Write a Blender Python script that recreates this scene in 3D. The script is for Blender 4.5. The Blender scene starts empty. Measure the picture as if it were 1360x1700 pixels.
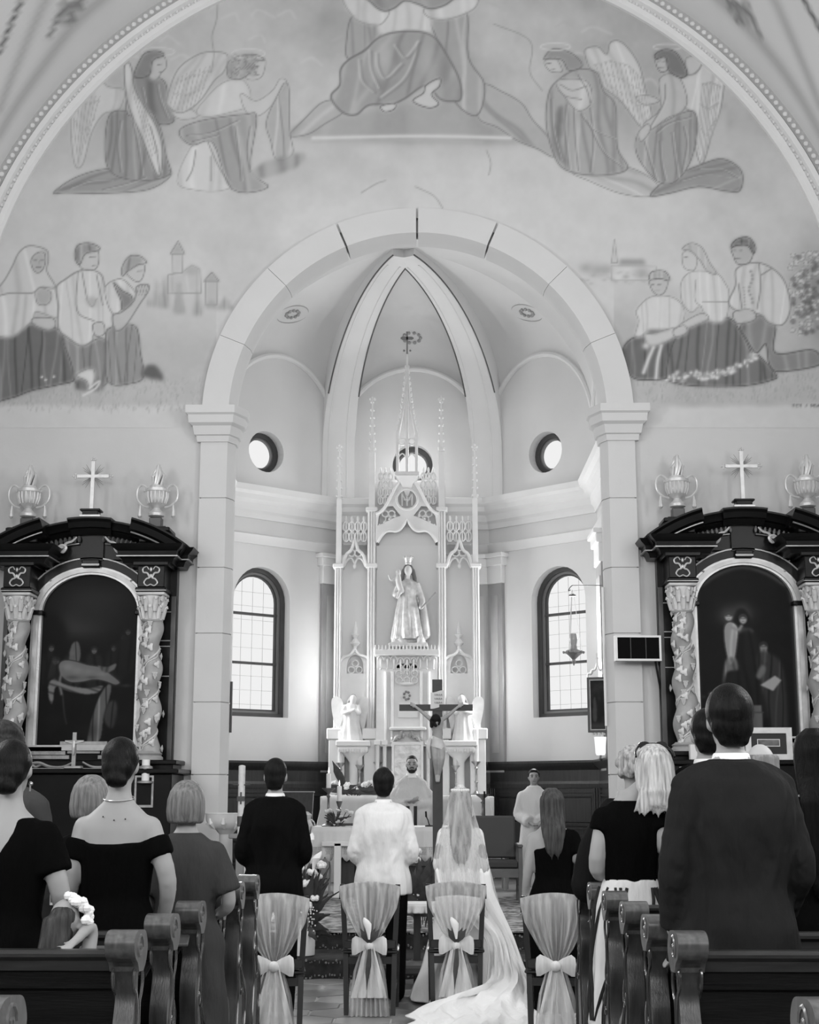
import bpy, bmesh, math, random
import numpy as np
from mathutils import Vector, Matrix, noise
from mathutils.geometry import tessellate_polygon
SC = bpy.context.scene
COL = SC.collection
random.seed(7)
PI = math.pi
# ---------------------------------------------------------------- camera
F_PX, CAM_H = 2361.0, 1.6
PITCH, YAW = math.atan(465 / F_PX), math.atan(38 / F_PX)
cd = bpy.data.cameras.new('camera'); cam = bpy.data.objects.new('camera', cd); COL.objects.link(cam)
cam.location = (0, 0, CAM_H)
cam.rotation_euler = (PI / 2 + PITCH, 0, YAW)
cd.sensor_fit = 'VERTICAL'; cd.sensor_height = 36.0; cd.lens = 36.0 * F_PX / 1700
cd.clip_start = 0.05; cd.clip_end = 200
SC.camera = cam
SC.view_settings.view_transform = 'Standard'; SC.view_settings.look = 'None'
SC.view_settings.gamma = 1.0; SC.view_settings.use_curve_mapping = False
SC.view_settings.exposure = 0.36
CR = cam.rotation_euler.to_matrix()
def at(px, py, Y):
    "world point seen at photo pixel (px, py) on the plane at distance Y down the nave"
    d = CR @ Vector(((px - 680) / F_PX, (850 - py) / F_PX, -1))
    return Vector((0, 0, CAM_H)) + d * (Y / d.y)
def atz(px, py, Z):
    d = CR @ Vector(((px - 680) / F_PX, (850 - py) / F_PX, -1))
    return Vector((0, 0, CAM_H)) + d * ((Z - CAM_H) / d.z)
# ---------------------------------------------------------------- daylight: sky outside, windows of the nave
w = bpy.data.worlds.new('sky'); SC.world = w; w.use_nodes = True
w.node_tree.nodes['Background'].inputs[0].default_value = (1, 1, 1, 1)
w.node_tree.nodes['Background'].inputs[1].default_value = 0.35
def window_light(name, loc, rot, sx, sy, power):
    l = bpy.data.lights.new(name, 'AREA'); l.shape = 'RECTANGLE'; l.size = sx; l.size_y = sy; l.energy = power
    o = bpy.data.objects.new(name, l); COL.objects.link(o); o.location = loc; o.rotation_euler = rot
    return o
NAVE_WINDOWS_L = (-2.0, 3.6, 9.2)
NAVE_WINDOWS_R = (-2.0, 3.6, 9.2)
# tall windows of the nave side walls and the west window, each light set in its wall opening, all outside the picture
for y in NAVE_WINDOWS_L: window_light('nave_window_left_offscreen', (-5.72, y, 5.0), (0, -PI / 2, 0), 2.5, 1.7, 165)
for y in NAVE_WINDOWS_R: window_light('nave_window_right_offscreen', (5.2, y, 5.0), (0, PI / 2, 0), 2.5, 1.7, 165)
window_light('west_window_offscreen', (-.26, -6.02, 6.4), (PI / 2, 0, 0), 3.5, 3.5, 420)
# ---------------------------------------------------------------- helpers
def S(v):
    "photo grey value 0..255 to linear"
    v = v / 255.0
    return v / 12.92 if v <= .04045 else ((v + .055) / 1.055) ** 2.4
MATS = {}
def mat(name, v=.5, rough=.6, metal=0.0, var=0.0, scale=4.0, bump=0.0, bscale=40.0, stretch=(1, 1, 1), spec=.5, wave=0, sheen=0, alpha=None, coat=0, bdist=.02):
    if name in MATS: return MATS[name]
    m = bpy.data.materials.new(name); m.use_nodes = True; MATS[name] = m
    nt = m.node_tree; b = nt.nodes['Principled BSDF']
    b.inputs['Base Color'].default_value = (v, v, v, 1); b.inputs['Roughness'].default_value = rough
    b.inputs['Metallic'].default_value = metal
    b.inputs['Specular IOR Level'].default_value = spec
    if coat: b.inputs['Coat Weight'].default_value = coat; b.inputs['Coat Roughness'].default_value = .15
    if sheen: b.inputs['Sheen Weight'].default_value = sheen
    if alpha is not None: b.inputs['Alpha'].default_value = alpha
    if var or bump:
        tc = nt.nodes.new('ShaderNodeTexCoord'); mp = nt.nodes.new('ShaderNodeMapping')
        mp.inputs['Scale'].default_value = stretch
        nt.links.new(tc.outputs['Object'], mp.inputs[0])
    if var:
        n = nt.nodes.new('ShaderNodeTexNoise'); n.inputs['Scale'].default_value = scale; n.inputs['Detail'].default_value = 6
        nt.links.new(mp.outputs[0], n.inputs['Vector'])
        r = nt.nodes.new('ShaderNodeMapRange'); r.inputs[1].default_value = .25; r.inputs[2].default_value = .75
        r.inputs[3].default_value = v * (1 - var); r.inputs[4].default_value = min(1, v * (1 + var))
        nt.links.new(n.outputs['Fac'], r.inputs[0]); nt.links.new(r.outputs[0], b.inputs['Base Color'])
    if bump:
        n2 = nt.nodes.new('ShaderNodeTexNoise'); n2.inputs['Scale'].default_value = bscale; n2.inputs['Detail'].default_value = 4
        nt.links.new(mp.outputs[0], n2.inputs['Vector'])
        bp = nt.nodes.new('ShaderNodeBump'); bp.inputs['Strength'].default_value = bump; bp.inputs['Distance'].default_value = bdist
        nt.links.new(n2.outputs['Fac'], bp.inputs['Height']); nt.links.new(bp.outputs[0], b.inputs['Normal'])
    return m
def attr_mat(name, rough=.85, bump=0.0, bscale=8, spec=.3):
    "material coloured by the painted attribute of the mesh"
    if name in MATS: return MATS[name]
    m = mat(name, .5, rough, spec=spec, bump=bump, bscale=bscale)
    a = m.node_tree.nodes.new('ShaderNodeAttribute'); a.attribute_name = 'paint'
    m.node_tree.links.new(a.outputs['Color'], m.node_tree.nodes['Principled BSDF'].inputs['Base Color'])
    return m
def emat(name, v, strength):
    if name in MATS: return MATS[name]
    m = bpy.data.materials.new(name); m.use_nodes = True; MATS[name] = m
    b = m.node_tree.nodes['Principled BSDF']
    b.inputs['Base Color'].default_value = (.0, .0, .0, 1); b.inputs['Specular IOR Level'].default_value = 0
    b.inputs['Emission Color'].default_value = (v, v, v, 1); b.inputs['Emission Strength'].default_value = strength
    return m
def cr(pts, n=6, closed=False):
    "Catmull-Rom through points (any dimension)"
    P = [np.array(p, float) for p in pts]; out = []
    N = len(P); rng = range(N if closed else N - 1)
    for i in rng:
        p0 = P[(i - 1) % N] if (closed or i > 0) else 2 * P[0] - P[1]
        p1 = P[i]; p2 = P[(i + 1) % N]
        p3 = P[(i + 2) % N] if (closed or i + 2 < N) else 2 * P[-1] - P[-2]
        for k in range(n):
            t = k / n
            out.append(.5 * (2 * p1 + (p2 - p0) * t + (2 * p0 - 5 * p1 + 4 * p2 - p3) * t * t + (3 * p1 - p0 - 3 * p2 + p3) * t ** 3))
    if not closed: out.append(P[-1])
    return [tuple(p) for p in out]
class MB:
    def __init__(s): s.v = []; s.f = []; s.M = None
    def add(s, V, F):
        o = len(s.v)
        if s.M is not None: V = [tuple(s.M @ Vector(p)) for p in V]
        s.v += [tuple(p) for p in V]; s.f += [tuple(i + o for i in f) for f in F]; return s
    def box(s, x0, x1, y0, y1, z0, z1, b=0.0):
        if b <= 0:
            return s.add([(x0, y0, z0), (x1, y0, z0), (x1, y1, z0), (x0, y1, z0), (x0, y0, z1), (x1, y0, z1), (x1, y1, z1), (x0, y1, z1)],
                  [(0, 3, 2, 1), (4, 5, 6, 7), (0, 1, 5, 4), (1, 2, 6, 5), (2, 3, 7, 6), (3, 0, 4, 7)])
        V = []
        for z, q in ((z0, b), (z0 + b, 0), (z1 - b, 0), (z1, b)):
            for (x, y, ax, ay) in ((x0, y0, 1, 1), (x1, y0, -1, 1), (x1, y1, -1, -1), (x0, y1, 1, -1)):
                V += [(x + ax * (q + b), y + ay * q, z), (x + ax * q, y + ay * (q + b), z)]
        F = []
        order = [0, 2, 3, 5, 4, 6, 7, 1]
        for l in range(3):
            for k in range(8):
                a, c = order[k], order[(k + 1) % 8]
                F.append((l * 8 + a, l * 8 + c, l * 8 + 8 + c, l * 8 + 8 + a))
        F.append(tuple(order[::-1])); F.append(tuple(24 + k for k in order))
        return s.add(V, F)
    def prism(s, poly, a, b, plane='xz'):
        "extrude a 2D polygon; plane xz: depth along y; xy: along z; yz: along x"
        n = len(poly); V = []
        for d in (a, b):
            for (p, q) in poly:
                V.append({'xz': (p, d, q), 'xy': (p, q, d), 'yz': (d, p, q)}[plane])
        tri = tessellate_polygon([[Vector((p, q, 0)) for p, q in poly]])
        F = [tuple(t) for t in tri] + [tuple(i + n for i in t[::-1]) for t in tri]
        for i in range(n):
            j = (i + 1) % n; F.append((i, j, j + n, i + n))
        return s.add(V, F)
    def slab(s, outer, holes, a, b, plane='xz'):
        "extruded polygon with holes"
        loops = [outer] + list(holes); allp = [p for l in loops for p in l]; n = len(allp); V = []
        for d in (a, b):
            for (p, q) in allp:
                V.append({'xz': (p, d, q), 'xy': (p, q, d), 'yz': (d, p, q)}[plane])
        tri = tessellate_polygon([[Vector((p, q, 0)) for p, q in l] for l in loops])
        F = [tuple(t) for t in tri] + [tuple(i + n for i in t[::-1]) for t in tri]
        o = 0
        for l in loops:
            m = len(l)
            for i in range(m):
                j = (i + 1) % m; F.append((o + i, o + j, o + j + n, o + i + n))
            o += m
        return s.add(V, F)
    def loft(s, rings, cap=True, closed=True):
        n = len(rings[0]); V = [p for r in rings for p in r]; F = []
        for i in range(len(rings) - 1):
            for k in range(n if closed else n - 1):
                j = (k + 1) % n
                F.append((i * n + k, i * n + j, (i + 1) * n + j, (i + 1) * n + k))
        if cap and closed:
            F.append(tuple(range(n))[::-1]); F.append(tuple((len(rings) - 1) * n + k for k in range(n)))
        return s.add(V, F)
    def lathe(s, prof, n=16, c=(0, 0, 0), sx=1, sy=1):
        return s.loft([[(c[0] + r * sx * math.cos(2 * PI * k / n), c[1] + r * sy * math.sin(2 * PI * k / n), c[2] + z) for k in range(n)] for r, z in prof])
    def tube(s, pts, r, n=8, flat=1.0, cap=True):
        P = [Vector(p) for p in pts]; N = len(P)
        R = list(r) if hasattr(r, '__len__') else [r] * N
        if len(R) != N: R = [R[min(len(R) - 1, int(i * (len(R) - 1) / (N - 1) + .5))] for i in range(N)]
        up = None; rings = []
        for i in range(N):
            t = (P[min(i + 1, N - 1)] - P[max(i - 1, 0)])
            t = t.normalized() if t.length > 1e-9 else Vector((0, 0, 1))
            if up is None:
                up = Vector((0, 0, 1)) if abs(t.z) < .9 else Vector((0, 1, 0))
            a = t.cross(up)
            if a.length < 1e-6: a = t.cross(Vector((1, 0, 0)))
            a.normalize(); b = a.cross(t).normalized(); up = b
            rings.append([tuple(P[i] + (a * math.cos(2 * PI * k / n) + b * math.sin(2 * PI * k / n) * flat) * R[i]) for k in range(n)])
        return s.loft(rings, cap)
    def ball(s, c, r, nu=12, nv=8):
        r = (r, r, r) if not hasattr(r, '__len__') else r
        rings = []
        for i in range(nv + 1):
            a = -PI / 2 + PI * i / nv; q = max(math.cos(a), .02)
            rings.append([(c[0] + r[0] * q * math.cos(2 * PI * k / nu), c[1] + r[1] * q * math.sin(2 * PI * k / nu), c[2] + r[2] * math.sin(a)) for k in range(nu)])
        return s.loft(rings)
    def grid(s, fn, nu, nv):
        V = [fn(u / nu, v / nv) for v in range(nv + 1) for u in range(nu + 1)]
        F = [(v * (nu + 1) + u, v * (nu + 1) + u + 1, (v + 1) * (nu + 1) + u + 1, (v + 1) * (nu + 1) + u) for v in range(nv) for u in range(nu)]
        return s.add(V, F)
    def sweep(s, path, prof, closed=False):
        "profile [(offset to the right of travel, z)] along an XY path, mitred"
        P = [Vector((p[0], p[1], 0)) for p in path]; N = len(P); rings = []
        for i in range(N):
            d0 = (P[i] - P[i - 1]).normalized() if (i > 0 or closed) else None
            d1 = (P[(i + 1) % N] - P[i]).normalized() if (i < N - 1 or closed) else None
            d0 = d0 or d1; d1 = d1 or d0
            n0 = Vector((d0.y, -d0.x, 0)); n1 = Vector((d1.y, -d1.x, 0))
            m = (n0 + n1).normalized(); k = 1 / max(.3, m.dot(n0))
            rings.append([tuple(P[i] + m * (o * k) + Vector((0, 0, z))) for o, z in prof])
        if closed: rings.append(rings[0])
        return s.loft(rings, cap=not closed)
    def mesh(s, name, smooth=35):
        me = bpy.data.meshes.new(name); me.from_pydata(s.v, [], s.f); me.validate()
        bm = bmesh.new(); bm.from_mesh(me); bmesh.ops.recalc_face_normals(bm, faces=bm.faces); bm.to_mesh(me); bm.free()
        if smooth:
            me.shade_smooth(); me.set_sharp_from_angle(angle=math.radians(smooth))
        return me
    def build(s, name, m, parent=None, smooth=35, loc=None):
        return link(s.mesh(name, smooth), name, m, parent, loc)
def link(me, name, m, parent=None, loc=None):
    o = bpy.data.objects.new(name, me); COL.objects.link(o)
    if m is not None and not me.materials: me.materials.append(m)
    if parent is not None: o.parent = parent
    if loc is not None: o.location = loc
    return o
def tag(o, label, cat, group=None):
    o['label'] = label; o['category'] = cat
    if group: o['group'] = group
    return o
def struct(o): o['kind'] = 'structure'; return o
def thing(name, label, cat, loc=(0, 0, 0), rz=0, group=None):
    o = bpy.data.objects.new(name, None); COL.objects.link(o); o.location = loc; o.rotation_euler = (0, 0, rz)
    o.empty_display_size = .1
    return tag(o, label, cat, group)
def sgroup(name, loc=(0, 0, 0)):
    o = bpy.data.objects.new(name, None); COL.objects.link(o); o.location = loc; o['kind'] = 'structure'; return o
def copy_tree(o, parent=None):
    c = o.copy(); COL.objects.link(c)
    if parent is not None: c.parent = parent
    for ch in o.children: copy_tree(ch, c)
    return c
def arc(cx, cz, rx, rz, a0, a1, n):
    return [(cx + rx * math.cos(a0 + (a1 - a0) * k / n), cz + rz * math.sin(a0 + (a1 - a0) * k / n)) for k in range(n + 1)]
# ---------------------------------------------------------------- palette (reflectance only; the picture is black and white)
M_WALL = mat('lime_plaster', .57, .9, var=.05, scale=1.2, bump=.08, bscale=14)
M_WHITE = mat('white_painted_stone', .61, .8, var=.03, scale=2, bump=.05, bscale=20)
M_APSE = mat('apse_plaster', .68, .9, var=.06, scale=.9, bump=.06, bscale=10)
M_RIB = mat('rib_plaster', .76, .85, var=.03, scale=2)
M_MARBLE = mat('grey_marbled_pilaster', .34, .5, var=.3, scale=2.4, stretch=(1, 1, .35))
M_OAK = mat('dark_wainscot_wood', .03, .35, var=.35, scale=5, stretch=(6, 6, .6), bump=.1, bscale=30)
M_PEW = mat('dark_varnished_pew_wood', .006, .32, var=.35, scale=4, stretch=(.5, 6, 6), bump=.08, bscale=25, spec=.15)
M_PEWEND = mat('pew_end_painted_sheen', .035, .28, var=.4, scale=6, stretch=(6, 6, .6), bump=.06, bscale=30)  # paler than the other pew wood: glossy light painted into the colour
M_EBON = mat('black_altar_wood', .005, .3, spec=.18, var=.3, scale=4, bump=.05, bscale=20)
M_GILT = mat('pale_gilding', .62, .38, metal=.35, var=.15, scale=9, bump=.12, bscale=45)
M_OLDGILT = mat('dull_old_gilding', .34, .38, metal=.4, var=.3, scale=9, bump=.15, bscale=40)
M_SILVER = mat('silvered_column', .36, .45, metal=.1, var=.15, scale=8, bump=.1, bscale=30)
M_LEAF = mat('silvered_leafwork', .62, .4, metal=.1, var=.1, scale=20)
M_ALTAR = mat('ivory_altar_paint', .82, .5, var=.04, scale=5)
M_ALTAR2 = mat('ivory_altar_trim', .80, .5, var=.04, scale=5)
M_DARKLINE = mat('dark_joint', .05, .9)
M_STATUE = mat('painted_statue_robe', .7, .35, metal=.2, var=.2, scale=14)
M_GLASS = emat('daylit_leaded_glass', .68, 1.0)
M_WINFRAME = mat('dark_window_frame', .06, .6, var=.2)
M_STONE = mat('floor_stone', .19, .42, var=.22, scale=3, bump=.06, bscale=12)
M_CLOTH = mat('white_linen', .68, .8, bump=.05, bscale=120)
M_WAX = mat('wax', .8, .5)
M_BLACK = mat('black_plastic', .008, .5, spec=.2)
M_METAL = mat('brushed_metal', .45, .3, metal=.9)
# ---------------------------------------------------------------- painted surfaces: a small brush engine writing a colour attribute
def boxblur(a, r):
    if r < 1: return a
    for ax in (0, 1):
        p = np.pad(a, [(r + 1, r) if i == ax else (0, 0) for i in (0, 1)], mode='edge'); c = np.cumsum(p, axis=ax)
        a = (np.take(c, range(2 * r + 1, c.shape[ax]), ax) - np.take(c, range(0, c.shape[ax] - 2 * r - 1), ax)) / (2 * r + 1)
    return a
RNG = np.random.default_rng(5)
def fnoise(h, w, cell, oct=4):
    out = np.zeros((h, w)); amp = 1; tot = 0
    for o in range(oct):
        c = max(1.5, cell / 2 ** o); gh, gw = int(h / c) + 3, int(w / c) + 3
        g = RNG.random((gh, gw)); yy = np.arange(h) / c; xx = np.arange(w) / c
        y0 = yy.astype(int); x0 = xx.astype(int); fy = (yy - y0)[:, None]; fx = (xx - x0)[None]
        fy = fy * fy * (3 - 2 * fy); fx = fx * fx * (3 - 2 * fx)
        a = g[y0][:, x0]; b = g[y0][:, x0 + 1]; d = g[y0 + 1][:, x0]; e = g[y0 + 1][:, x0 + 1]
        out += amp * ((a * (1 - fx) + b * fx) * (1 - fy) + (d * (1 - fx) + e * fx) * fy); tot += amp; amp *= .55
    return out / tot
class Canvas:
    def __init__(s, x0, y0, x1, y1, step, val):
        s.x0, s.y0, s.st = x0, y0, step; s.w = int((x1 - x0) / step) + 1; s.h = int((y1 - y0) / step) + 1
        s.A = np.full((s.h, s.w), float(val)); s.T = (0, 0, 1)
    def t(s, pts): return [(s.T[0] + p[0] * s.T[2], s.T[1] + p[1] * s.T[2]) for p in pts]
    def win(s, P, pad):
        xs = [p[0] for p in P]; ys = [p[1] for p in P]
        a = max(0, int((min(xs) - pad - s.x0) / s.st)); b = min(s.w, int((max(xs) + pad - s.x0) / s.st) + 2)
        c = max(0, int((min(ys) - pad - s.y0) / s.st)); d = min(s.h, int((max(ys) + pad - s.y0) / s.st) + 2)
        if a >= b or c >= d: return None
        X = s.x0 + np.arange(a, b) * s.st; Y = s.y0 + np.arange(c, d) * s.st
        return a, b, c, d, X[None, :] + 0 * Y[:, None], Y[:, None] + 0 * X[None, :]
    def mask(s, P, soft):
        wn = s.win(P, soft * 2 + 4)
        if wn is None: return None
        a, b, c, d, X, Y = wn; m = np.zeros(X.shape, bool); n = len(P)
        for i in range(n):
            x1, y1 = P[i]; x2, y2 = P[(i + 1) % n]
            if y1 == y2: continue
            m ^= ((Y >= y1) != (Y >= y2)) & (X < (x2 - x1) * (Y - y1) / (y2 - y1) + x1)
        m = m.astype(float); r = max(1, int(soft / s.st)) if soft else 0
        if r: m = boxblur(m, r); m = boxblur(m, r)
        return a, b, c, d, m, X, Y
    def fill(s, pts, val, alpha=1, soft=1.2, curve=True, line=None, lw=1.0, folds=0, fval=None, dirn=(0, 1), la=.85):
        P = s.t(pts); P = cr(P, 5, True) if curve else P
        r = s.mask(P, soft)
        if r is None: return
        a, b, c, d, m, X, Y = r
        s.A[c:d, a:b] += (val - s.A[c:d, a:b]) * m * alpha
        if folds:
            fv = val - 28 if fval is None else fval; acc = np.zeros_like(m); dl = math.hypot(*dirn); u, v = dirn[0] / dl, dirn[1] / dl
            span = (X * v - Y * u); lo, hi = span.min(), span.max(); al = X * u + Y * v
            for k in range(folds):
                ctr = lo + (hi - lo) * (k + random.random()) / folds; wd = (hi - lo) / folds * random.uniform(.10, .26)
                wob = np.sin(al / random.uniform(14, 40) + random.random() * 6) * wd * .8 + (al - al.mean()) * random.uniform(-.12, .12)
                acc += np.exp(-((span - ctr - wob) / wd) ** 2) * random.choice((1, 1, -.8))
            s.A[c:d, a:b] += (fv - val) * np.clip(acc, -1, 1) * m * alpha * 1.0
        if line is not None: s.stroke(pts + [pts[0]], lw, line - 14, la, curve=curve, closed=True)
    def stroke(s, pts, wd, val, alpha=.8, curve=True, closed=False):
        P = s.t(pts)
        if closed: P = cr(P[:-1], 5, True) if curve else P; P = P + [P[0]]
        elif curve and len(P) > 2: P = cr(P, 5)
        wn = s.win(P, wd * 2 + 4)
        if wn is None: return
        a, b, c, d, X, Y = wn; D = np.full(X.shape, 1e9)
        for i in range(len(P) - 1):
            x1, y1 = P[i]; x2, y2 = P[i + 1]; L = (x2 - x1) ** 2 + (y2 - y1) ** 2 + 1e-9
            t = np.clip(((X - x1) * (x2 - x1) + (Y - y1) * (y2 - y1)) / L, 0, 1)
            D = np.minimum(D, (X - x1 - t * (x2 - x1)) ** 2 + (Y - y1 - t * (y2 - y1)) ** 2)
        m = np.exp(-D / (wd * wd)) * alpha
        s.A[c:d, a:b] += (val - s.A[c:d, a:b]) * m
    def blob(s, x, y, rx, ry, val, alpha=.6):
        (x, y), = s.t([(x, y)]); rx *= s.T[2]; ry *= s.T[2]
        wn = s.win([(x - rx, y - ry), (x + rx, y + ry)], max(rx, ry))
        if wn is None: return
        a, b, c, d, X, Y = wn; m = np.exp(-((X - x) / rx) ** 2 - ((Y - y) / ry) ** 2) * alpha
        s.A[c:d, a:b] += (val - s.A[c:d, a:b]) * m
    def ring(s, x, y, rx, ry, wd, val, alpha=.7):
        s.stroke([(x + rx * math.cos(k * PI / 8), y + ry * math.sin(k * PI / 8)) for k in range(17)], wd, val, alpha)
def painted_mesh(name, cv, place, refl, keep=None, mat_=None, parent=None):
    X = cv.x0 + np.arange(cv.w) * cv.st; Y = cv.y0 + np.arange(cv.h) * cv.st
    co = place(*np.meshgrid(X, Y)).reshape(-1, 3)
    idx = np.arange(cv.w * cv.h).reshape(cv.h, cv.w)
    q = np.stack([idx[1:, :-1], idx[1:, 1:], idx[:-1, 1:], idx[:-1, :-1]], -1).reshape(-1, 4)
    if keep is not None:
        k = keep(*np.meshgrid(X, Y)).reshape(-1); q = q[k[q].all(1)]
    used = np.unique(q); remap = np.full(cv.w * cv.h, -1); remap[used] = np.arange(len(used)); q = remap[q]; co = co[used]
    me = bpy.data.meshes.new(name); me.vertices.add(len(co)); me.vertices.foreach_set('co', co.astype(np.float32).ravel())
    me.loops.add(q.size); me.loops.foreach_set('vertex_index', q.astype(np.int32).ravel())
    me.polygons.add(len(q)); me.polygons.foreach_set('loop_start', np.arange(0, q.size, 4, dtype=np.int32))
    me.update(calc_edges=True)
    v = np.clip(cv.A.ravel()[used], 0, 255) / 255; lin = np.where(v <= .04045, v / 12.92, ((v + .055) / 1.055) ** 2.4) * refl
    ca = me.color_attributes.new('paint', 'FLOAT_COLOR', 'POINT')
    ca.data.foreach_set('color', np.stack([lin, lin, lin, np.ones_like(lin)], 1).astype(np.float32).ravel())
    return link(me, name, mat_, parent)
# ---------------------------------------------------------------- the mural over the chancel arch
WY = 16.0
cv = Canvas(-110, -130, 1470, 712, 2.4, 184)
n1 = fnoise(cv.h, cv.w, 70, 5); n2 = fnoise(cv.h, cv.w, 18, 4)
yy = cv.y0 + np.arange(cv.h)[:, None] * cv.st; xx = cv.x0 + np.arange(cv.w)[None] * cv.st
cloud = np.clip((n1 - .42) * 5, 0, 1)
sky = np.clip((300 - yy) / 120, 0, 1)
n3 = fnoise(cv.h, cv.w, 34, 4)
cv.A = 194 + 0 * xx + (n2 - .5) * 12 - sky * (24 - 24 * cloud + 26 * np.clip(n3 - .45, 0, 1)) - np.clip((n1 - .5) * 50, 0, 10) + 0 * yy
land = np.clip((yy - 455) / 120, 0, 1) * (1 - np.clip((yy - 668) / 14, 0, 1)) * (np.abs(xx - 690) > 330)
cv.A -= land * (14 + 26 * (n2 - .3))
pl = np.clip((yy - 672 - 14 * (n2 - .5)) / 6, 0, 1); cv.A += (192 + (n2 - .5) * 6 - cv.A) * pl
FL = 168; FS = 190; OL = 150
def eyes(c, x, y, sp, w=2.2):
    for q in (-1, 1): c.stroke([(x + q * sp - 6, y), (x + q * sp + 6, y)], w * .5, 110, .8)
# --- clouds edges
for k in range(46):
    x = random.uniform(60, 1300); y = random.uniform(0, 170)
    cv.stroke([(x, y), (x + random.uniform(8, 25), y - 8), (x + random.uniform(26, 60), y + 4)], 2.6, random.choice((172, 202, 204)), .35)
# --- Christ enthroned, seen from the chest down
cv.T = (540, 0, 1 / 4.533)
cv.fill([(-250, 1040), (-40, 900), (230, 850), (600, 800), (1000, 800), (1400, 900), (1680, 1080)], 162, .95, 6, folds=5, fval=152)
cv.fill([(-270, 1020), (-160, 900), (-20, 770), (120, 760), (140, 840), (0, 930), (-130, 1010)], 170, .9, 2, line=146, lw=1.2, folds=6, fval=150, dirn=(1, -1))
cv.fill([(1180, 640), (1330, 690), (1480, 780), (1560, 900), (1690, 1050), (1720, 1180), (1600, 1120), (1450, 1060), (1300, 960), (1150, 880)], 168, .95, 2, line=142, lw=1.2, folds=7, fval=146, dirn=(1, 1))
cv.fill([(210, 120), (420, 170), (420, 260), (260, 400), (170, 440), (158, 330)], 162, 1, line=136, lw=1.4, folds=6, fval=146)
cv.fill([(800, 120), (1055, 80), (1078, 430), (1200, 640), (1140, 870), (960, 740), (900, 420), (840, 290)], 160, 1, line=132, lw=1.4, folds=7, fval=140, dirn=(.1, 1))
cv.fill([(430, 60), (600, -40), (750, 40), (800, 230), (600, 245), (415, 260)], 200, 1, folds=5, fval=188)
cv.fill([(130, -30), (340, -20), (480, 75), (430, 175), (360, 188), (270, 165), (205, 120)], 199, 1, line=168, lw=1.2, folds=4, fval=186)
cv.fill([(750, 60), (930, 0), (1140, -30), (1115, 70), (920, 145), (780, 130)], 196, 1, line=165, lw=1.2, folds=4, fval=182)
cv.fill([(330, -60), (940, -60), (930, 20), (800, 66), (700, 30), (600, 5), (520, 60), (440, 82), (360, 30)], 154, 1, line=128, lw=1.6, folds=4, fval=138)
cv.fill([(300, 380), (380, 300), (500, 248), (700, 238), (830, 290), (930, 440), (1010, 600), (1022, 740), (960, 762), (860, 742), (760, 640), (600, 740), (500, 782), (330, 790), (235, 862), (140, 850), (60, 770), (48, 710), (110, 640), (118, 520), (190, 440)], 154, 1, line=126, lw=1.8, folds=9, fval=136, dirn=(-.35, 1))
cv.blob(450, 430, 80, 130, 178, .8); cv.blob(770, 460, 60, 170, 176, .7); cv.blob(900, 560, 50, 150, 128, .7); cv.blob(540, 440, 40, 110, 130, .6)
cv.blob(430, 640, 120, 50, 132, .6)
for p in ([(380, 400), (390, 500), (450, 590), (570, 480)], [(690, 320), (660, 450), (580, 600), (420, 730)], [(250, 450), (270, 600), (360, 690)], [(520, 340), (600, 430), (700, 310)], [(330, 380), (340, 520), (400, 660)]):
    cv.stroke(p, 2.2, 190, .6); cv.stroke([(x + 22, y + 8) for x, y in p], 2.2, 128, .5)
cv.fill([(418, 800), (520, 778), (522, 820), (450, 842)], 192, 1, line=120)
cv.fill([(660, 760), (740, 700), (760, 640), (860, 590), (860, 650), (800, 710), (855, 780), (780, 812)], 190, 1, line=118, lw=1.2)
cv.T = (0, 0, 1)
cv.stroke([(520, 229), (700, 226), (848, 229)], 3.2, 203, .9); cv.stroke([(520, 236), (690, 233), (800, 236)], 2, 172, .6)
# --- angels on the left
cv.T = (0, 0, .5)
cv.fill([(240, 330), (262, 245), (320, 235), (355, 285), (412, 300), (395, 365), (345, 378), (305, 440), (275, 545), (248, 545), (235, 430)], 200, .95, line=168, lw=1.2, folds=6, fval=186, dirn=(-.15, 1))
cv.fill([(178, 640), (250, 590), (360, 560), (540, 560), (565, 585), (490, 630), (340, 642), (220, 640)], 152, 1, line=136, folds=7, fval=134, dirn=(1, -.3))
cv.fill([(362, 385), (430, 370), (520, 400), (552, 520), (562, 580), (470, 600), (380, 580), (350, 520)], 148, 1, line=130, folds=8, fval=128)
cv.fill([(440, 262), (490, 248), (545, 270), (560, 330), (578, 400), (530, 412), (500, 372), (430, 385), (420, 330)], 142, 1, line=124, folds=3)
cv.fill([(412, 230), (428, 208), (440, 240), (452, 305), (520, 420), (540, 500), (526, 586), (470, 455), (425, 345)], 203, 1, line=140, lw=1.3, folds=3, fval=184)
cv.ring(525, 172, 55, 14, 1.2, 202)
cv.fill([(505, 190), (545, 188), (552, 222), (536, 242), (518, 266), (495, 255)], 184, 1, line=150)
cv.fill([(445, 252), (462, 205), (485, 175), (525, 170), (545, 184), (508, 200), (498, 245), (470, 258)], 132, 1, line=118)
cv.fill([(568, 372), (630, 362), (656, 388), (600, 396)], 192, 1, line=160)
cv.stroke([(525, 215), (538, 213)], .8, 110)
cv.fill([(556, 320), (590, 232), (650, 185), (700, 172), (755, 182), (745, 235), (710, 270), (660, 340), (600, 375), (556, 350)], 196, 1, line=158, lw=1.2, folds=8, fval=182, dirn=(-.6, 1))
cv.fill([(690, 320), (740, 275), (800, 262), (832, 305), (822, 352), (770, 372), (690, 388), (652, 372)], 199, 1, line=172, folds=3, fval=188)
cv.fill([(800, 310), (850, 335), (905, 300), (930, 262), (952, 272), (930, 316), (866, 382), (818, 372)], 192, 1, line=164)
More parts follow.
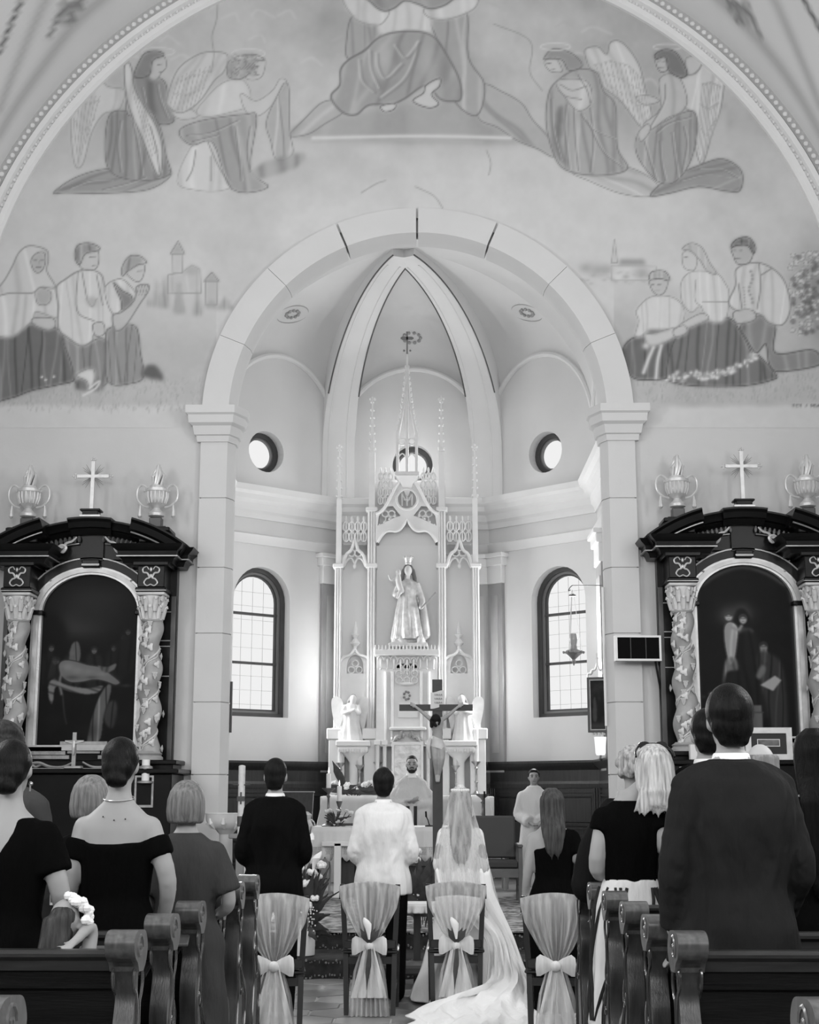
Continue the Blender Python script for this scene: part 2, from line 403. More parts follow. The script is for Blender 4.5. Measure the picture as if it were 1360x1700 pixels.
cv.fill([(640, 480), (700, 455), (765, 600), (740, 632), (655, 632), (588, 602)], 200, 1, line=176, folds=4, fval=186)
cv.fill([(604, 425), (680, 398), (812, 380), (852, 392), (832, 560), (890, 622), (770, 628), (708, 475), (640, 482), (600, 455)], 156, 1, line=136, folds=8, fval=138, dirn=(.2, 1))
cv.fill([(835, 200), (880, 195), (872, 250), (840, 266), (812, 252)], 188, 1, line=158)
cv.fill([(756, 250), (760, 205), (800, 184), (850, 182), (878, 200), (845, 205), (832, 240), (800, 262), (775, 262)], 160, 1, line=136, folds=6, fval=140)
for k in range(26): cv.blob(random.uniform(758, 858), random.uniform(188, 250), 10, 10, random.choice((150, 176, 160)), .8)
cv.ring(825, 178, 55, 16, 1.2, 202)
cv.fill([(885, 402), (930, 300), (948, 275), (960, 300), (962, 430), (972, 512), (918, 530), (900, 470)], 168, .9, line=146, folds=4, fval=140)
cv.fill([(828, 575), (900, 530), (1012, 508), (990, 552), (865, 595)], 166, .9, 3, folds=3)
# --- angels on the right
cv.T = (680, 0, .5)
cv.fill([(592, 212), (583, 165), (625, 155), (655, 180), (668, 140), (708, 142), (760, 210), (782, 290), (804, 388), (772, 424), (705, 340), (645, 290), (610, 240)], 198, 1, line=152, lw=1.3, folds=8, fval=184, dirn=(.5, 1))
cv.fill([(540, 572), (640, 566), (730, 556), (822, 610), (800, 652), (700, 642), (600, 602)], 182, 1, line=154, folds=6, fval=164, dirn=(1, .4))
cv.fill([(498, 262), (560, 230), (622, 242), (642, 300), (684, 352), (690, 490), (724, 560), (640, 582), (540, 572), (488, 532), (455, 420), (462, 312)], 164, 1, line=136, lw=1.3, folds=9, fval=144, dirn=(.1, 1))
cv.fill([(488, 372), (512, 360), (502, 480), (522, 545), (486, 500)], 116, .9)
cv.fill([(486, 275), (520, 262), (592, 272), (604, 340), (560, 368), (512, 318)], 186, 1, line=150, folds=3, fval=170)
cv.fill([(448, 205), (482, 190), (508, 235), (482, 240), (462, 232)], 188, 1, line=150)
cv.fill([(446, 195), (478, 162), (540, 178), (574, 218), (530, 234), (508, 200), (470, 195)], 146, 1, line=128)
cv.ring(485, 155, 50, 12, 1.3, 204); cv.ring(856, 156, 46, 10, 1.3, 204)
cv.fill([(918, 195), (965, 188), (972, 215), (930, 252)], 190, 1, line=150)
cv.fill([(900, 262), (955, 240), (988, 180), (1032, 185), (1046, 250), (1034, 360), (1004, 450), (972, 545), (948, 480), (950, 385), (910, 350)], 196, 1, line=150, lw=1.3, folds=8, fval=180, dirn=(-.15, 1))
cv.fill([(1000, 470), (1036, 370), (1052, 380), (1050, 510)], 186, .8)
cv.fill([(850, 600), (960, 550), (1040, 528), (1102, 568), (1098, 632), (1050, 634), (960, 620), (862, 642), (800, 650)], 150, 1, line=128, lw=1.2, folds=8, fval=134, dirn=(1, -.3))
cv.fill([(798, 430), (930, 368), (955, 420), (935, 530), (884, 602), (824, 602), (758, 520), (756, 450)], 158, 1, line=130, folds=9, fval=138)
cv.fill([(830, 262), (890, 250), (922, 330), (902, 372), (856, 392), (800, 432), (778, 412), (832, 360)], 184, 1, line=148, folds=3, fval=168)
cv.fill([(752, 322), (800, 318), (830, 336), (780, 348)], 186, 1, line=150); cv.fill([(760, 440), (790, 412), (800, 432), (770, 470)], 186, 1, line=150)
cv.fill([(818, 196), (848, 186), (862, 225), (838, 240), (822, 222)], 182, 1, line=130)
cv.fill([(816, 180), (850, 164), (888, 178), (922, 240), (902, 258), (862, 235), (850, 190), (820, 196)], 122, 1, line=108)
# --- feathers, hair and drapery lines of the four angels
def poly_at(P, t):
    t *= len(P) - 1; i = min(int(t), len(P) - 2); f = t - i; return (P[i][0] * (1 - f) + P[i + 1][0] * f, P[i][1] * (1 - f) + P[i + 1][1] * f)
def feathers(A_, B_, n, rows=3):
    for k in range(n):
        a, b = poly_at(A_, (k + .5) / n), poly_at(B_, (k + .5) / n)
        cv.stroke([(a[0] + (b[0] - a[0]) * .25, a[1] + (b[1] - a[1]) * .25), b], .9, 150, .55)
    for r_ in range(1, rows):
        q = r_ / rows
        for k in range(n):
            a, b = poly_at(A_, (k + .2) / n), poly_at(B_, (k + .2) / n); c, d = poly_at(A_, (k + .8) / n), poly_at(B_, (k + .8) / n)
            p0 = (a[0] + (b[0] - a[0]) * q, a[1] + (b[1] - a[1]) * q); p2 = (c[0] + (d[0] - c[0]) * q, c[1] + (d[1] - c[1]) * q)
            cv.stroke([p0, ((p0[0] + p2[0]) / 2 + 2, (p0[1] + p2[1]) / 2 + 7), p2], .8, 152, .5)
def drape(lines, dk=122, lt=196):
    for p in lines: cv.stroke(p, 1.3, dk, .65); cv.stroke([(x + 7, y + 1) for x, y in p], 1.2, lt, .4)
cv.T = (0, 0, .5)
feathers([(248, 290), (300, 240), (350, 285)], [(240, 440), (258, 545), (300, 430)], 7); feathers([(595, 235), (650, 188), (720, 178)], [(558, 345), (610, 375), (665, 335)], 8); feathers([(416, 230), (436, 226)], [(500, 520), (530, 500)], 3)
drape([[(400, 400), (390, 480), (400, 570)], [(440, 400), (460, 500), (470, 580)], [(500, 420), (520, 500), (530, 570)], [(370, 600), (300, 600), (230, 625)], [(480, 590), (420, 610), (340, 630)], [(520, 280), (530, 330), (555, 390)], [(470, 290), (480, 340)]])
drape([[(620, 450), (700, 440), (790, 400)], [(690, 470), (720, 540), (760, 610)], [(780, 420), (790, 500), (800, 600)], [(640, 470), (720, 450)], [(650, 500), (640, 560), (620, 600)], [(700, 520), (700, 600)], [(830, 420), (820, 500), (830, 570)]])
for k in range(40): cv.stroke([(x0, y0), (x0 + 5, y0 - 4), (x0 + 8, y0 + 2)], .8, 128, .6) if (x0 := random.uniform(760, 850)) and (y0 := random.uniform(188, 248)) else None
cv.stroke([(842, 222), (858, 220)], 1, 110); cv.stroke([(850, 250), (862, 247)], .9, 128); cv.stroke([(530, 240), (545, 236)], .9, 128)
cv.T = (680, 0, .5)
feathers([(600, 190), (660, 152), (715, 150), (765, 220)], [(640, 290), (700, 345), (765, 415), (800, 385)], 11, 4); feathers([(975, 215), (1010, 182), (1045, 235)], [(952, 470), (972, 540), (1010, 440)], 8, 4)
drape([[(520, 350), (515, 430), (530, 560)], [(545, 360), (550, 460), (560, 565)], [(600, 360), (610, 470), (600, 570)], [(570, 380), (610, 430), (680, 460)], [(590, 400), (640, 500), (700, 550)], [(560, 250), (590, 300), (600, 340)], [(470, 330), (475, 430), (500, 530)]])
drape([[(820, 440), (860, 410), (930, 390)], [(830, 470), (835, 540), (850, 600)], [(870, 440), (880, 520), (890, 590)], [(910, 420), (920, 480), (905, 570)], [(780, 470), (800, 540), (820, 600)], [(900, 600), (980, 580), (1060, 590)], [(960, 560), (1030, 560), (1090, 590)], [(850, 280), (845, 340), (800, 420)]])
cv.stroke([(455, 212), (468, 210)], 1, 112); cv.stroke([(470, 232), (482, 230)], .9, 126)
for x0 in (828, 846): cv.stroke([(x0 - 5, 204), (x0 + 5, 203)], 1, 104)
cv.stroke([(830, 224), (846, 223)], .9, 120); cv.stroke([(500, 280), (540, 300), (590, 285)], 1.2, 136, .8); cv.stroke([(495, 300), (520, 320), (570, 330)], 1.2, 136, .8)
# --- kneeling family on the left
cv.T = (0, 380, 1 / 3.4)
def tree(x, y0, y1, w_, v):
    cv.fill([(x, y0), (x + w_ * .5, y0 + (y1 - y0) * .5), (x + w_, y1), (x, y1 + 8), (x - w_, y1), (x - w_ * .5, y0 + (y1 - y0) * .5)], v, .85, 2, folds=4, fval=v - 14)
cv.fill([(800, 440), (1000, 430), (1150, 455), (1330, 430), (1370, 520), (1100, 560), (780, 520)], 186, .5, 20)
cv.fill([(948, 260), (1020, 250), (1085, 205), (1130, 230), (1136, 362), (948, 366)], 182, 1, 1.5, False, line=164, folds=5, fval=174)
cv.fill([(1020, 250), (1085, 203), (1132, 232), (1100, 262)], 168, .9, 1, False)
cv.fill([(974, 140), (1032, 140), (1030, 250), (976, 250)], 186, 1, 1, False, line=166); cv.fill([(962, 140), (1005, 70), (1042, 140)], 166, 1, 1, False, line=150)
cv.fill([(1160, 292), (1228, 292), (1226, 430), (1162, 430)], 176, 1, 1, False, line=160); cv.fill([(1152, 295), (1196, 245), (1238, 295)], 162, 1, 1, False, line=146)
for x, a, b, w_ in ((885, 280, 430, 22), (930, 262, 440, 26), (1010, 300, 470, 34), (1115, 340, 480, 26), (840, 380, 430, 12), (1270, 385, 450, 50), (1190, 400, 440, 40)): tree(x, a, b, w_, 156)
for k in range(420):
    x = random.uniform(0, 1150); y = random.uniform(850, 1040); cv.stroke([(x, y), (x + random.uniform(-8, 8), y - random.uniform(10, 26))], 1.1, random.choice((150, 160, 182)), .45, False)
cv.fill([(0, 610), (80, 590), (170, 535), (300, 555), (350, 600), (402, 760), (422, 850), (330, 880), (180, 912), (60, 955), (-80, 960), (-120, 700)], 108, 1, 2, folds=16, fval=84, line=96)
cv.fill([(-60, 370), (180, 335), (300, 325), (335, 420), (322, 500), (255, 482), (200, 470), (180, 520), (90, 600), (20, 612), (-80, 560)], 198, 1, line=160, lw=1.2, folds=8, fval=180)
cv.fill([(205, 335), (285, 355), (275, 420), (212, 422)], 168, 1, line=150)
cv.fill([(110, 130), (170, 95), (262, 120), (272, 180), (265, 240), (312, 330), (230, 330), (180, 362), (60, 362), (-40, 380), (25, 290), (70, 210)], 194, 1, line=150, lw=1.3, folds=6, fval=178, dirn=(.3, 1))
cv.fill([(178, 170), (210, 136), (250, 135), (256, 190), (236, 236), (206, 246), (180, 212)], 172, 1, line=136)
eyes(cv, 218, 178, 20); cv.stroke([(205, 216), (230, 216)], .8, 120); cv.stroke([(220, 180), (218, 205)], .8, 140)
cv.fill([(188, 505), (296, 505), (312, 548), (270, 572), (190, 540)], 184, 1, line=140)
cv.fill([(350, 600), (460, 655), (600, 620), (606, 862), (540, 872), (430, 872), (402, 760)], 134, 1, folds=9, fval=114, line=112)
cv.fill([(440, 240), (510, 228), (572, 260), (592, 330), (632, 450), (634, 640), (582, 620), (530, 600), (522, 632), (460, 662), (390, 620), (330, 560), (328, 430), (318, 330), (372, 282)], 199, 1, line=142, lw=1.4, folds=8, fval=186)
for p in ([(440, 240), (435, 460), (530, 520)], [(462, 240), (490, 390)], [(545, 260), (580, 430)], [(488, 395), (520, 440), (545, 395)]): cv.stroke(p, 1.2, 132, .8)
cv.fill([(486, 390), (545, 390), (540, 440), (500, 435)], 168, .8)
cv.fill([(525, 540), (580, 530), (590, 590), (540, 605)], 184, 1, line=138)
cv.fill([(455, 150), (480, 125), (550, 118), (557, 190), (532, 230), (470, 228), (448, 200)], 188, 1, line=138)
cv.fill([(423, 140), (440, 92), (500, 80), (556, 100), (555, 122), (482, 140), (452, 200), (430, 182)], 150, 1, line=126, folds=4)
cv.stroke([(505, 158), (540, 156)], 1, 118); cv.stroke([(520, 208), (545, 204)], .9, 130)
cv.fill([(618, 560), (762, 548), (792, 700), (812, 832), (740, 872), (610, 862), (598, 640)], 142, 1, folds=9, fval=118, line=116)
cv.fill([(598, 320), (680, 282), (742, 330), (764, 380), (692, 452), (640, 482), (600, 400)], 199, 1, line=150, folds=4, fval=186)
cv.fill([(640, 302), (692, 350), (742, 380), (742, 432), (690, 456), (682, 400)], 128, 1, line=112)
cv.fill([(636, 490), (690, 468), (760, 400), (772, 326), (832, 314), (838, 350), (792, 420), (704, 552), (650, 570)], 180, 1, line=136, lw=1.2)
for k in range(4): cv.stroke([(770 + k * 16, 375), (786 + k * 16, 320)], .8, 130)
cv.fill([(716, 232), (780, 198), (818, 212), (802, 282), (770, 298), (722, 262)], 186, 1, line=140)
cv.fill([(688, 220), (728, 156), (790, 154), (828, 190), (782, 202), (720, 240), (692, 266)], 158, 1, line=134, folds=3)
cv.stroke([(775, 238), (806, 236)], 1, 120)
cv.fill([(808, 800), (840, 766), (888, 780), (922, 852), (808, 832)], 96, 1)
cv.fill([(428, 900), (445, 850), (560, 840), (582, 905), (500, 915)], 120, 1, folds=4)
cv.fill([(432, 830), (470, 800), (525, 790), (535, 850), (505, 915), (490, 860)], 203, 1, line=150); cv.stroke([(505, 900), (560, 860), (540, 900), (470, 940)], 2.2, 204, .9)
for x, y in ((236, 836), (258, 852), (305, 834)): cv.blob(x, y, 7, 7, 215, .9)
# --- kneeling family on the right
cv.T = (960, 380, 1 / 3.4)
cv.fill([(185, 210), (440, 212), (440, 290), (190, 292)], 200, 1, 1, False, line=178); cv.fill([(228, 200), (240, 170), (372, 172), (382, 202)], 148, 1, 1, False)
cv.fill([(188, 192), (205, 60), (222, 192)], 184, 1, 1, False, line=166)
for x, y, r in ((45, 220, 40), (110, 235, 50), (160, 230, 40), (360, 250, 50), (270, 270, 20)): cv.blob(x, y, r, r * .7, 158, .8)
for x in range(0, 420, 14): cv.blob(x + random.uniform(-6, 6), random.uniform(240, 310), 14, 8, random.choice((162, 176)), .6)
for k in range(460):
    x = random.uniform(280, 1500); y = random.uniform(790, 980); cv.stroke([(x, y), (x + random.uniform(-8, 8), y - random.uniform(10, 26))], 1.1, random.choice((148, 158, 182)), .45, False)
cv.blob(1300, 340, 110, 240, 140, .75); cv.blob(1370, 430, 70, 200, 112, .7)
for k in range(170):
    x = random.gauss(1290, 70); y = random.uniform(130, 600); v = random.choice((90, 110, 190, 205, 196))
    if x < 1175 + abs(y - 360) * .15: continue
    cv.T = (960, 380, 1 / 3.4); cv.blob(x, y, 15, 12, v, .8); cv.ring(x, y, 15, 12, .7, 110, .45)
cv.fill([(252, 690), (330, 608), (545, 598), (520, 800), (500, 842), (400, 852), (300, 832)], 104, 1, folds=9, fval=82, line=92)
cv.fill([(328, 462), (400, 388), (500, 378), (572, 410), (602, 480), (560, 562), (420, 585), (325, 610), (342, 520)], 199, 1, line=160, folds=8, fval=184)
cv.fill([(395, 575), (510, 570), (480, 600), (410, 605)], 86, .9)
cv.fill([(372, 590), (420, 590), (545, 560), (545, 610), (430, 664), (385, 640)], 188, 1, line=148)
cv.stroke([(425, 670), (395, 740), (370, 810)], 3.4, 204, .9); cv.stroke([(470, 660), (450, 740), (440, 840)], 3.2, 204, .9); cv.blob(382, 660, 20, 20, 200, .9)
cv.fill([(408, 288), (500, 290), (492, 350), (452, 376), (416, 342)], 180, 1, line=136); eyes(cv, 440, 316, 18); cv.stroke([(436, 350), (460, 350)], .8, 124)
cv.fill([(402, 285), (418, 242), (490, 240), (518, 292), (460, 280)], 158, 1, line=124, folds=4)
cv.fill([(498, 830), (540, 640), (640, 540), (840, 500), (922, 590), (982, 700), (1010, 705), (1115, 820), (1098, 852), (940, 885), (700, 888), (560, 872)], 116, 1, folds=16, fval=92, line=98)
for k in range(110):
    t = random.random(); x = 500 + t * 510; y = 850 - t * 60 - 90 * max(0, t - .72) / .28 + random.gauss(0, 14)
    cv.blob(x, y, random.uniform(6, 14), random.uniform(6, 12), random.choice((205, 210, 190, 150)), .9)
cv.fill([(600, 270), (660, 238), (780, 250), (832, 310), (852, 370), (832, 512), (740, 522), (690, 440), (640, 472), (590, 420), (578, 330)], 199, 1, line=162, folds=8, fval=186)
cv.stroke([(665, 290), (660, 400), (700, 440)], 1, 150); cv.stroke([(700, 410), (850, 412)], 1, 150)
cv.fill([(550, 560), (690, 478), (735, 510), (622, 562), (560, 606)], 188, 1, line=148); cv.fill([(538, 570), (600, 545), (615, 585), (550, 610)], 186, 1, line=144)
cv.fill([(592, 135), (640, 120), (672, 172), (655, 232), (604, 224), (588, 180)], 192, 1, line=160); cv.stroke([(600, 160), (618, 158)], .9, 130)
cv.fill([(588, 112), (640, 80), (700, 108), (742, 190), (782, 252), (732, 242), (690, 180), (640, 128)], 180, 1, line=150, folds=5, fval=164)
cv.fill([(918, 545), (1020, 490), (1112, 540), (1112, 700), (1310, 682), (1365, 720), (1352, 772), (1140, 805), (1080, 765), (1060, 650), (1005, 700), (950, 620)], 130, 1, folds=7, fval=108, line=104, lw=1.3)
cv.fill([(895, 225), (1000, 190), (1092, 220), (1162, 290), (1196, 400), (1192, 480), (1152, 542), (1080, 532), (1020, 480), (920, 472), (850, 420), (888, 320)], 198, 1, line=142, lw=1.4, folds=8, fval=184)
for p in ([(1022, 200), (1030, 330), (1010, 450)], [(905, 310), (925, 450)], [(1035, 260), (1090, 225)]): cv.stroke(p, 1.3, 128, .8)
for k in range(9): cv.blob(975 + 10 * math.sin(k), 240 + k * 22, 8, 8, 128, .8); cv.blob(935 + k, 330 + k * 14, 5, 5, 140, .8)
cv.fill([(878, 470), (980, 458), (1002, 510), (902, 535)], 182, 1, line=132)
cv.fill([(868, 105), (960, 90), (988, 135), (962, 192), (902, 198), (876, 150)], 174, 1, line=124); eyes(cv, 900, 122, 18); cv.stroke([(890, 168), (920, 164)], .9, 116)
cv.fill([(862, 105), (890, 62), (960, 48), (1000, 100), (990, 140), (960, 96), (900, 92)], 116, 1, line=104, folds=4)
# signature of the painter, low on the right
def letter(ch, x, y, w_, h):
    P = {'B': [[(0, 0), (0, 1), (.8, .9), (.7, .55), (0, .5), (.9, .4), (.8, .05), (0, 0)]], 'E': [[(1, 0), (0, 0), (0, 1), (1, 1)], [(0, .5), (.8, .5)]], 'N': [[(0, 1), (0, 0), (1, 1), (1, 0)]],
         'J': [[(.8, 0), (.8, .9), (.4, 1), (0, .8)]], 'D': [[(0, 0), (0, 1), (.9, .7), (.9, .3), (0, 0)]], 'R': [[(0, 1), (0, 0), (.9, .2), (.8, .5), (0, .5), (.9, 1)]], 'A': [[(0, 1), (.5, 0), (1, 1)], [(.2, .65), (.8, .65)]], 'P': [[(0, 1), (0, 0), (.9, .15), (.8, .5), (0, .55)]]}.get(ch, [])
    for q in P: cv.stroke([(x + a * w_, y + b * h) for a, b in q], .8, 112, .8, False)
for i, ch in enumerate('BEN J DRAP'): letter(ch, 1212 + i * 17, 990, 11, 15)
# --- cracks in the plaster
cv.T = (0, 0, 1)
for p in ([(362, -20), (360, 30), (352, 60), (355, 90), (351, 120)], [(820, 40), (870, 60), (884, 80), (880, 120), (900, 150)], [(808, 250), (815, 270), (812, 290)], [(690, 310), (720, 325), (735, 345)], [(600, 320), (625, 305), (640, 300)]):
    cv.stroke(p, 1.3, 140, .6)
cv.A += (fnoise(cv.h, cv.w, 5, 2) - .5) * 5
# ---------------------------------------------------------------- chancel wall, arch, nave shell
def at_np(X, Y_):
    R = np.array(CR); d = np.stack([(X - 680) / F_PX, (850 - Y_) / F_PX, -np.ones_like(X, float)], -1) @ R.T
    return np.array([0, 0, CAM_H]) + d * (WY / d[..., 1:2])
AC = at(693, 690, WY); ARX = (at(1053, 690, WY).x - at(337, 690, WY).x) / 2; ARZ = at(690, 348, WY).z - AC.z
LC = at(680, 587, WY); LR = (at(1402, 587, WY).x - at(-42, 587, WY).x) / 2
VR = LR + .36; NX0, NX1 = LC.x - VR, LC.x + VR
ca = CR @ Vector((0, 0, 0))
def keep_wall(X, Y_):
    p = at_np(X, Y_); dx, dz = p[..., 0] - AC.x, p[..., 2] - AC.z
    inside = np.where(dz > 0, (dx / (ARX - .12)) ** 2 + (dz / (ARZ - .12)) ** 2 < 1, np.abs(dx) < ARX - .12)
    lx, lz = p[..., 0] - LC.x, p[..., 2] - LC.z
    out = np.where(lz > 0, lx ** 2 + lz ** 2 > (VR + .05) ** 2, np.abs(lx) > VR + .05)
    return ~inside & ~out
M_MURAL = attr_mat('fresco', .9, bump=.06, bscale=9)
wall = painted_mesh('wall_chancel', cv, at_np, .58 / S(192), keep_wall, M_MURAL); struct(wall)
zl = at(680, 690, WY).z
wl = MB().box(NX0 - .1, AC.x - ARX + .12, WY + .003, WY + .25, -.1, zl).build('wall_chancel_left', M_WALL, smooth=0); struct(wl)
wr = MB().box(AC.x + ARX - .12, NX1 + .1, WY + .003, WY + .25, -.1, zl).build('wall_chancel_right', M_WALL, smooth=0); struct(wr)
# voussoirs and pier blocks of the arch
arch = sgroup('trim_chancel_arch')
Rc, Ri = .31, .375
def vous(a0, a1):
    m = MB(); rings = []; n = 8
    for k in range(n + 1):
        a = a0 + (a1 - a0) * k / n; c_, s_ = math.cos(a), math.sin(a)
        rings.append([(AC.x + (ARX - q) * c_, y, AC.z + (ARZ - q) * s_) for q, y in ((0, WY - .05), (Rc, WY - .05), (Ri, WY + .09), (Ri, WY + .25), (0, WY + .25))])
    return m.loft(rings)
for k in range(8):
    g0 = .0055 if k in (3, 4, 5) else .001; g1 = .0055 if k in (2, 3, 4) else .001
    vous(PI * k / 8 + g0, PI * (k + 1) / 8 - g1).build('voussoir', M_WHITE, arch, smooth=30)
m = MB(); rings = []
for k in range(49):
    a = PI * k / 48; rings.append([(AC.x + (ARX - q) * math.cos(a), y, AC.z + (ARZ - q) * math.sin(a)) for q, y in ((.02, WY + .07), (Rc - .04, WY + .07), (Ri - .09, WY + .19), (Ri - .09, WY + .23), (.02, WY + .23))])
m.loft(rings).build('joint_core', mat('arch_mortar', .5, .9), arch)
zsp = AC.z
JO = (690, 828, 943, 1052, 1166, 1286, 1420)
for s_, (ox, ix) in ((-1, (-ARX, -ARX + Rc)), (1, (ARX, ARX - Rc))):
    zs = [at(690 + s_ * 330, y, WY).z for y in JO]; zs[0] = zsp - .06; zs[-1] = .3
    for i in range(len(zs) - 1):
        t = ((Ri - Rc))
        poly = [(AC.x + ox, WY - .05), (AC.x + ix, WY - .05), (AC.x + ix - s_ * t, WY + .09), (AC.x + ix - s_ * t, WY + .22), (AC.x + ox, WY + .22)]
        MB().prism(poly, zs[i + 1] + .006, zs[i] - .006, 'xy').build('pier_block', M_WHITE, arch, smooth=0)
    poly = [(AC.x + ox - s_ * .02, WY - .035), (AC.x + ix + s_ * .01, WY - .035), (AC.x + ix - s_ * (t - .012), WY + .1), (AC.x + ix - s_ * (t - .012), WY + .2), (AC.x + ox - s_ * .02, WY + .2)]
    MB().prism(poly, .3, zsp, 'xy').build('joint_core', mat('arch_mortar', .5, .9), arch, smooth=0)
    # impost
    path = [(AC.x + ox + s_ * .02, WY + .3), (AC.x + ox + s_ * .02, WY - .05), (AC.x + ix, WY - .05), (AC.x + ix - s_ * t, WY + .09), (AC.x + ix - s_ * t, WY + .25)]
    if s_ < 0: path = path
    sg = 1 if s_ < 0 else -1
    prof = [(-.03, -.32), (.02, -.32), (.03, -.25), (.05, -.24), (.07, -.14), (.11, -.11), (.12, -.02), (.145, -.0), (.145, .09), (-.03, .09)]
    MB().sweep(path, [(sg * o, zsp + z) for o, z in prof]).build('impost', M_WHITE, arch, smooth=25)
# side walls of the nave with tall windows, rear wall
def arch_hole(c, z0, zt, hw, n=12):
    return [(c - hw, z0), (c + hw, z0)] + [(c + hw * math.cos(a), zt + hw * math.sin(a)) for a in [PI * k / n for k in range(n + 1)]]
for nm, x0, x1, ws in (('wall_left', NX0 - .5, NX0, NAVE_WINDOWS_L), ('wall_right', NX1, NX1 + .5, NAVE_WINDOWS_R)):
    m = MB().slab([(-6, -.1), (WY + .2, -.1), (WY + .2, LC.z + .02), (-6, LC.z + .02)], [[(y - .9, 3.7), (y + .9, 3.7), (y + .9, LC.z - .3), (y - .9, LC.z - .3)] for y in ws], x0, x1, 'yz')
    struct(m.build(nm, M_WALL, smooth=0))
struct(MB().slab([(NX0 - .5, -.1), (NX1 + .5, -.1), (NX1 + .5, 12.5), (NX0 - .5, 12.5)], [[(LC.x - 1.8, 4.6), (LC.x + 1.8, 4.6), (LC.x + 1.8, 8.2), (LC.x - 1.8, 8.2)]], -6.4, -6, 'xz').build('wall_rear', M_WALL, smooth=0))
# barrel vault with painted bands (canvas: angle in degrees*4, distance*40)
def cyl(px, py):
    d = CR @ Vector(((px - 680) / F_PX, (850 - py) / F_PX, -1)); ox, oz = -LC.x, CAM_H - LC.z
    a = d.x ** 2 + d.z ** 2; b = 2 * (ox * d.x + oz * d.z); c = ox * ox + oz * oz - VR * VR
    t = (-b + math.sqrt(b * b - 4 * a * c)) / (2 * a)
    return (math.degrees(math.atan2(oz + d.z * t, ox + d.x * t)) * 4, d.y * t * 40)
vc = Canvas(0, -240, 720, 646, 3.0, 190)
vc.A += (fnoise(vc.h, vc.w, 14, 4) - .5) * 10
def vline(pts, w_, val, al=.9): vc.stroke([cyl(*p) for p in pts], w_, val, al, curve=len(pts) > 2)
for pts in ([(172, -4), (120, 45), (66, 118), (0, 222)], [(1192, -4), (1240, 45), (1300, 118), (1362, 222)]): vline(pts, 5, 158)
for pts in ([(78, -4), (40, 80), (0, 180)], [(1284, -4), (1322, 80), (1362, 178)]): vline(pts, 4, 160)
for pts in ([(38, -4), (0, 85)], [(1332, -4), (1362, 50)]): vline(pts, 1.6, 80)
for sx, mx in ((0, 1), (1, -1)):
    for p in ([(82, 60), (92, 40), (100, 22), (118, 22), (122, 34), (108, 36), (104, 24)], [(100, 22), (118, 8), (140, -2)], [(120, 10), (134, 14), (130, 2)], [(96, 30), (108, 14), (104, 4)]):
        vline([((x if mx > 0 else 1345 - x), y) for x, y in p], 1.8, 118)
def place_v(A_, D_):
    a = np.radians(A_ / 4); y = np.minimum(D_ / 40, WY + .12)
    return np.stack([LC.x + VR * np.cos(a), y, LC.z + VR * np.sin(a)], -1)
struct(painted_mesh('ceiling', vc, place_v, .76 / S(192), None, attr_mat('vault_paint', .9)))
# moulded arch band between mural and vault
band = sgroup('trim_vault_band')
def ringmesh(prof, n=72, a0=0, a1=PI):
    foot = lambda s_: [(LC.x + s_ * (LR + q), WY + y, .32) for q, y in prof]
    m = MB(); m.loft([foot(1)] + [[(LC.x + (LR + q) * math.cos(a), WY + y, LC.z + (LR + q) * math.sin(a)) for q, y in prof] for a in [a0 + (a1 - a0) * k / n for k in range(n + 1)]] + [foot(-1)]); return m
ringmesh([(0, .02), (0, -.05), (.03, -.09), (.09, -.10), (.11, -.05), (.14, -.05), (.16, -.11), (.22, -.12), (.24, -.05), (.40, -.04), (.40, .02)]).build('arch_moulding', M_RIB, band)
ringmesh([(.245, -.02), (.25, -.07), (.36, -.07), (.36, -.02)]).build('gilded_fillet', mat('vault_fillet', .46, .8), band)
m = MB(); n = 190
for k in range(n):
    a = .0 + PI * k / n
    for q, r, dy in ((.125, .026, -.06), (.30, .034, -.075)):
        m.ball((LC.x + (LR + q) * math.cos(a), WY + dy, LC.z + (LR + q) * math.sin(a)), (r, .02, r), 6, 4)
o = m.build('bead_row', M_RIB, band); o['kind'] = 'stuff'
# ---------------------------------------------------------------- floor, steps, sanctuary
struct(MB().box(NX0, NX1, -6, 13, -.1, -.004).build('floor', mat('floor_joint', .34, .7, var=.2, scale=6), smooth=0))
SZ1, SZ2 = .16, .32
struct(MB().box(NX0, NX1, 12.94, 13.75, -.1, SZ1).box(NX0, NX1, 13.7, 24, -.1, SZ2).build('floor_sanctuary', mat('sanctuary_floor', .2, .5, var=.2), smooth=0))
hexm = []
fl = sgroup('floor_paving')
R6 = .235
base = MB(); 
base.loft([[((R6 - q) * math.cos(PI / 6 + PI / 3 * k), (R6 - q) * math.sin(PI / 6 + PI / 3 * k), z) for k in range(6)] for q, z in ((.010, -.02), (.010, .0), (.016, .004))])
hx = base.mesh('paving_stone', 30); hx.materials.append(M_STONE)
stone2 = hx.copy(); stone2.materials[0] = mat('floor_stone_light', .25, .28, var=.2, scale=3, bump=.06, bscale=12)
stone3 = hx.copy(); stone3.materials[0] = mat('floor_stone_dark', .14, .3, var=.25, scale=3, bump=.06, bscale=12)
for j in range(int(10 / (R6 * 1.5)) + 1):
    y = 12.75 - j * R6 * 1.5
    if y < 6.4: break
    for i in range(-6, 7):
        x = -.1 + i * R6 * math.sqrt(3) + (R6 * .866 if j % 2 else 0)
        if not -2.1 < x < 1.95: continue
        if y > 12.75 - .01: pass
        link(random.choice((hx, hx, stone2, stone3)), 'paving_stone', None, fl, (x, y, random.uniform(-.0015, .0015)))
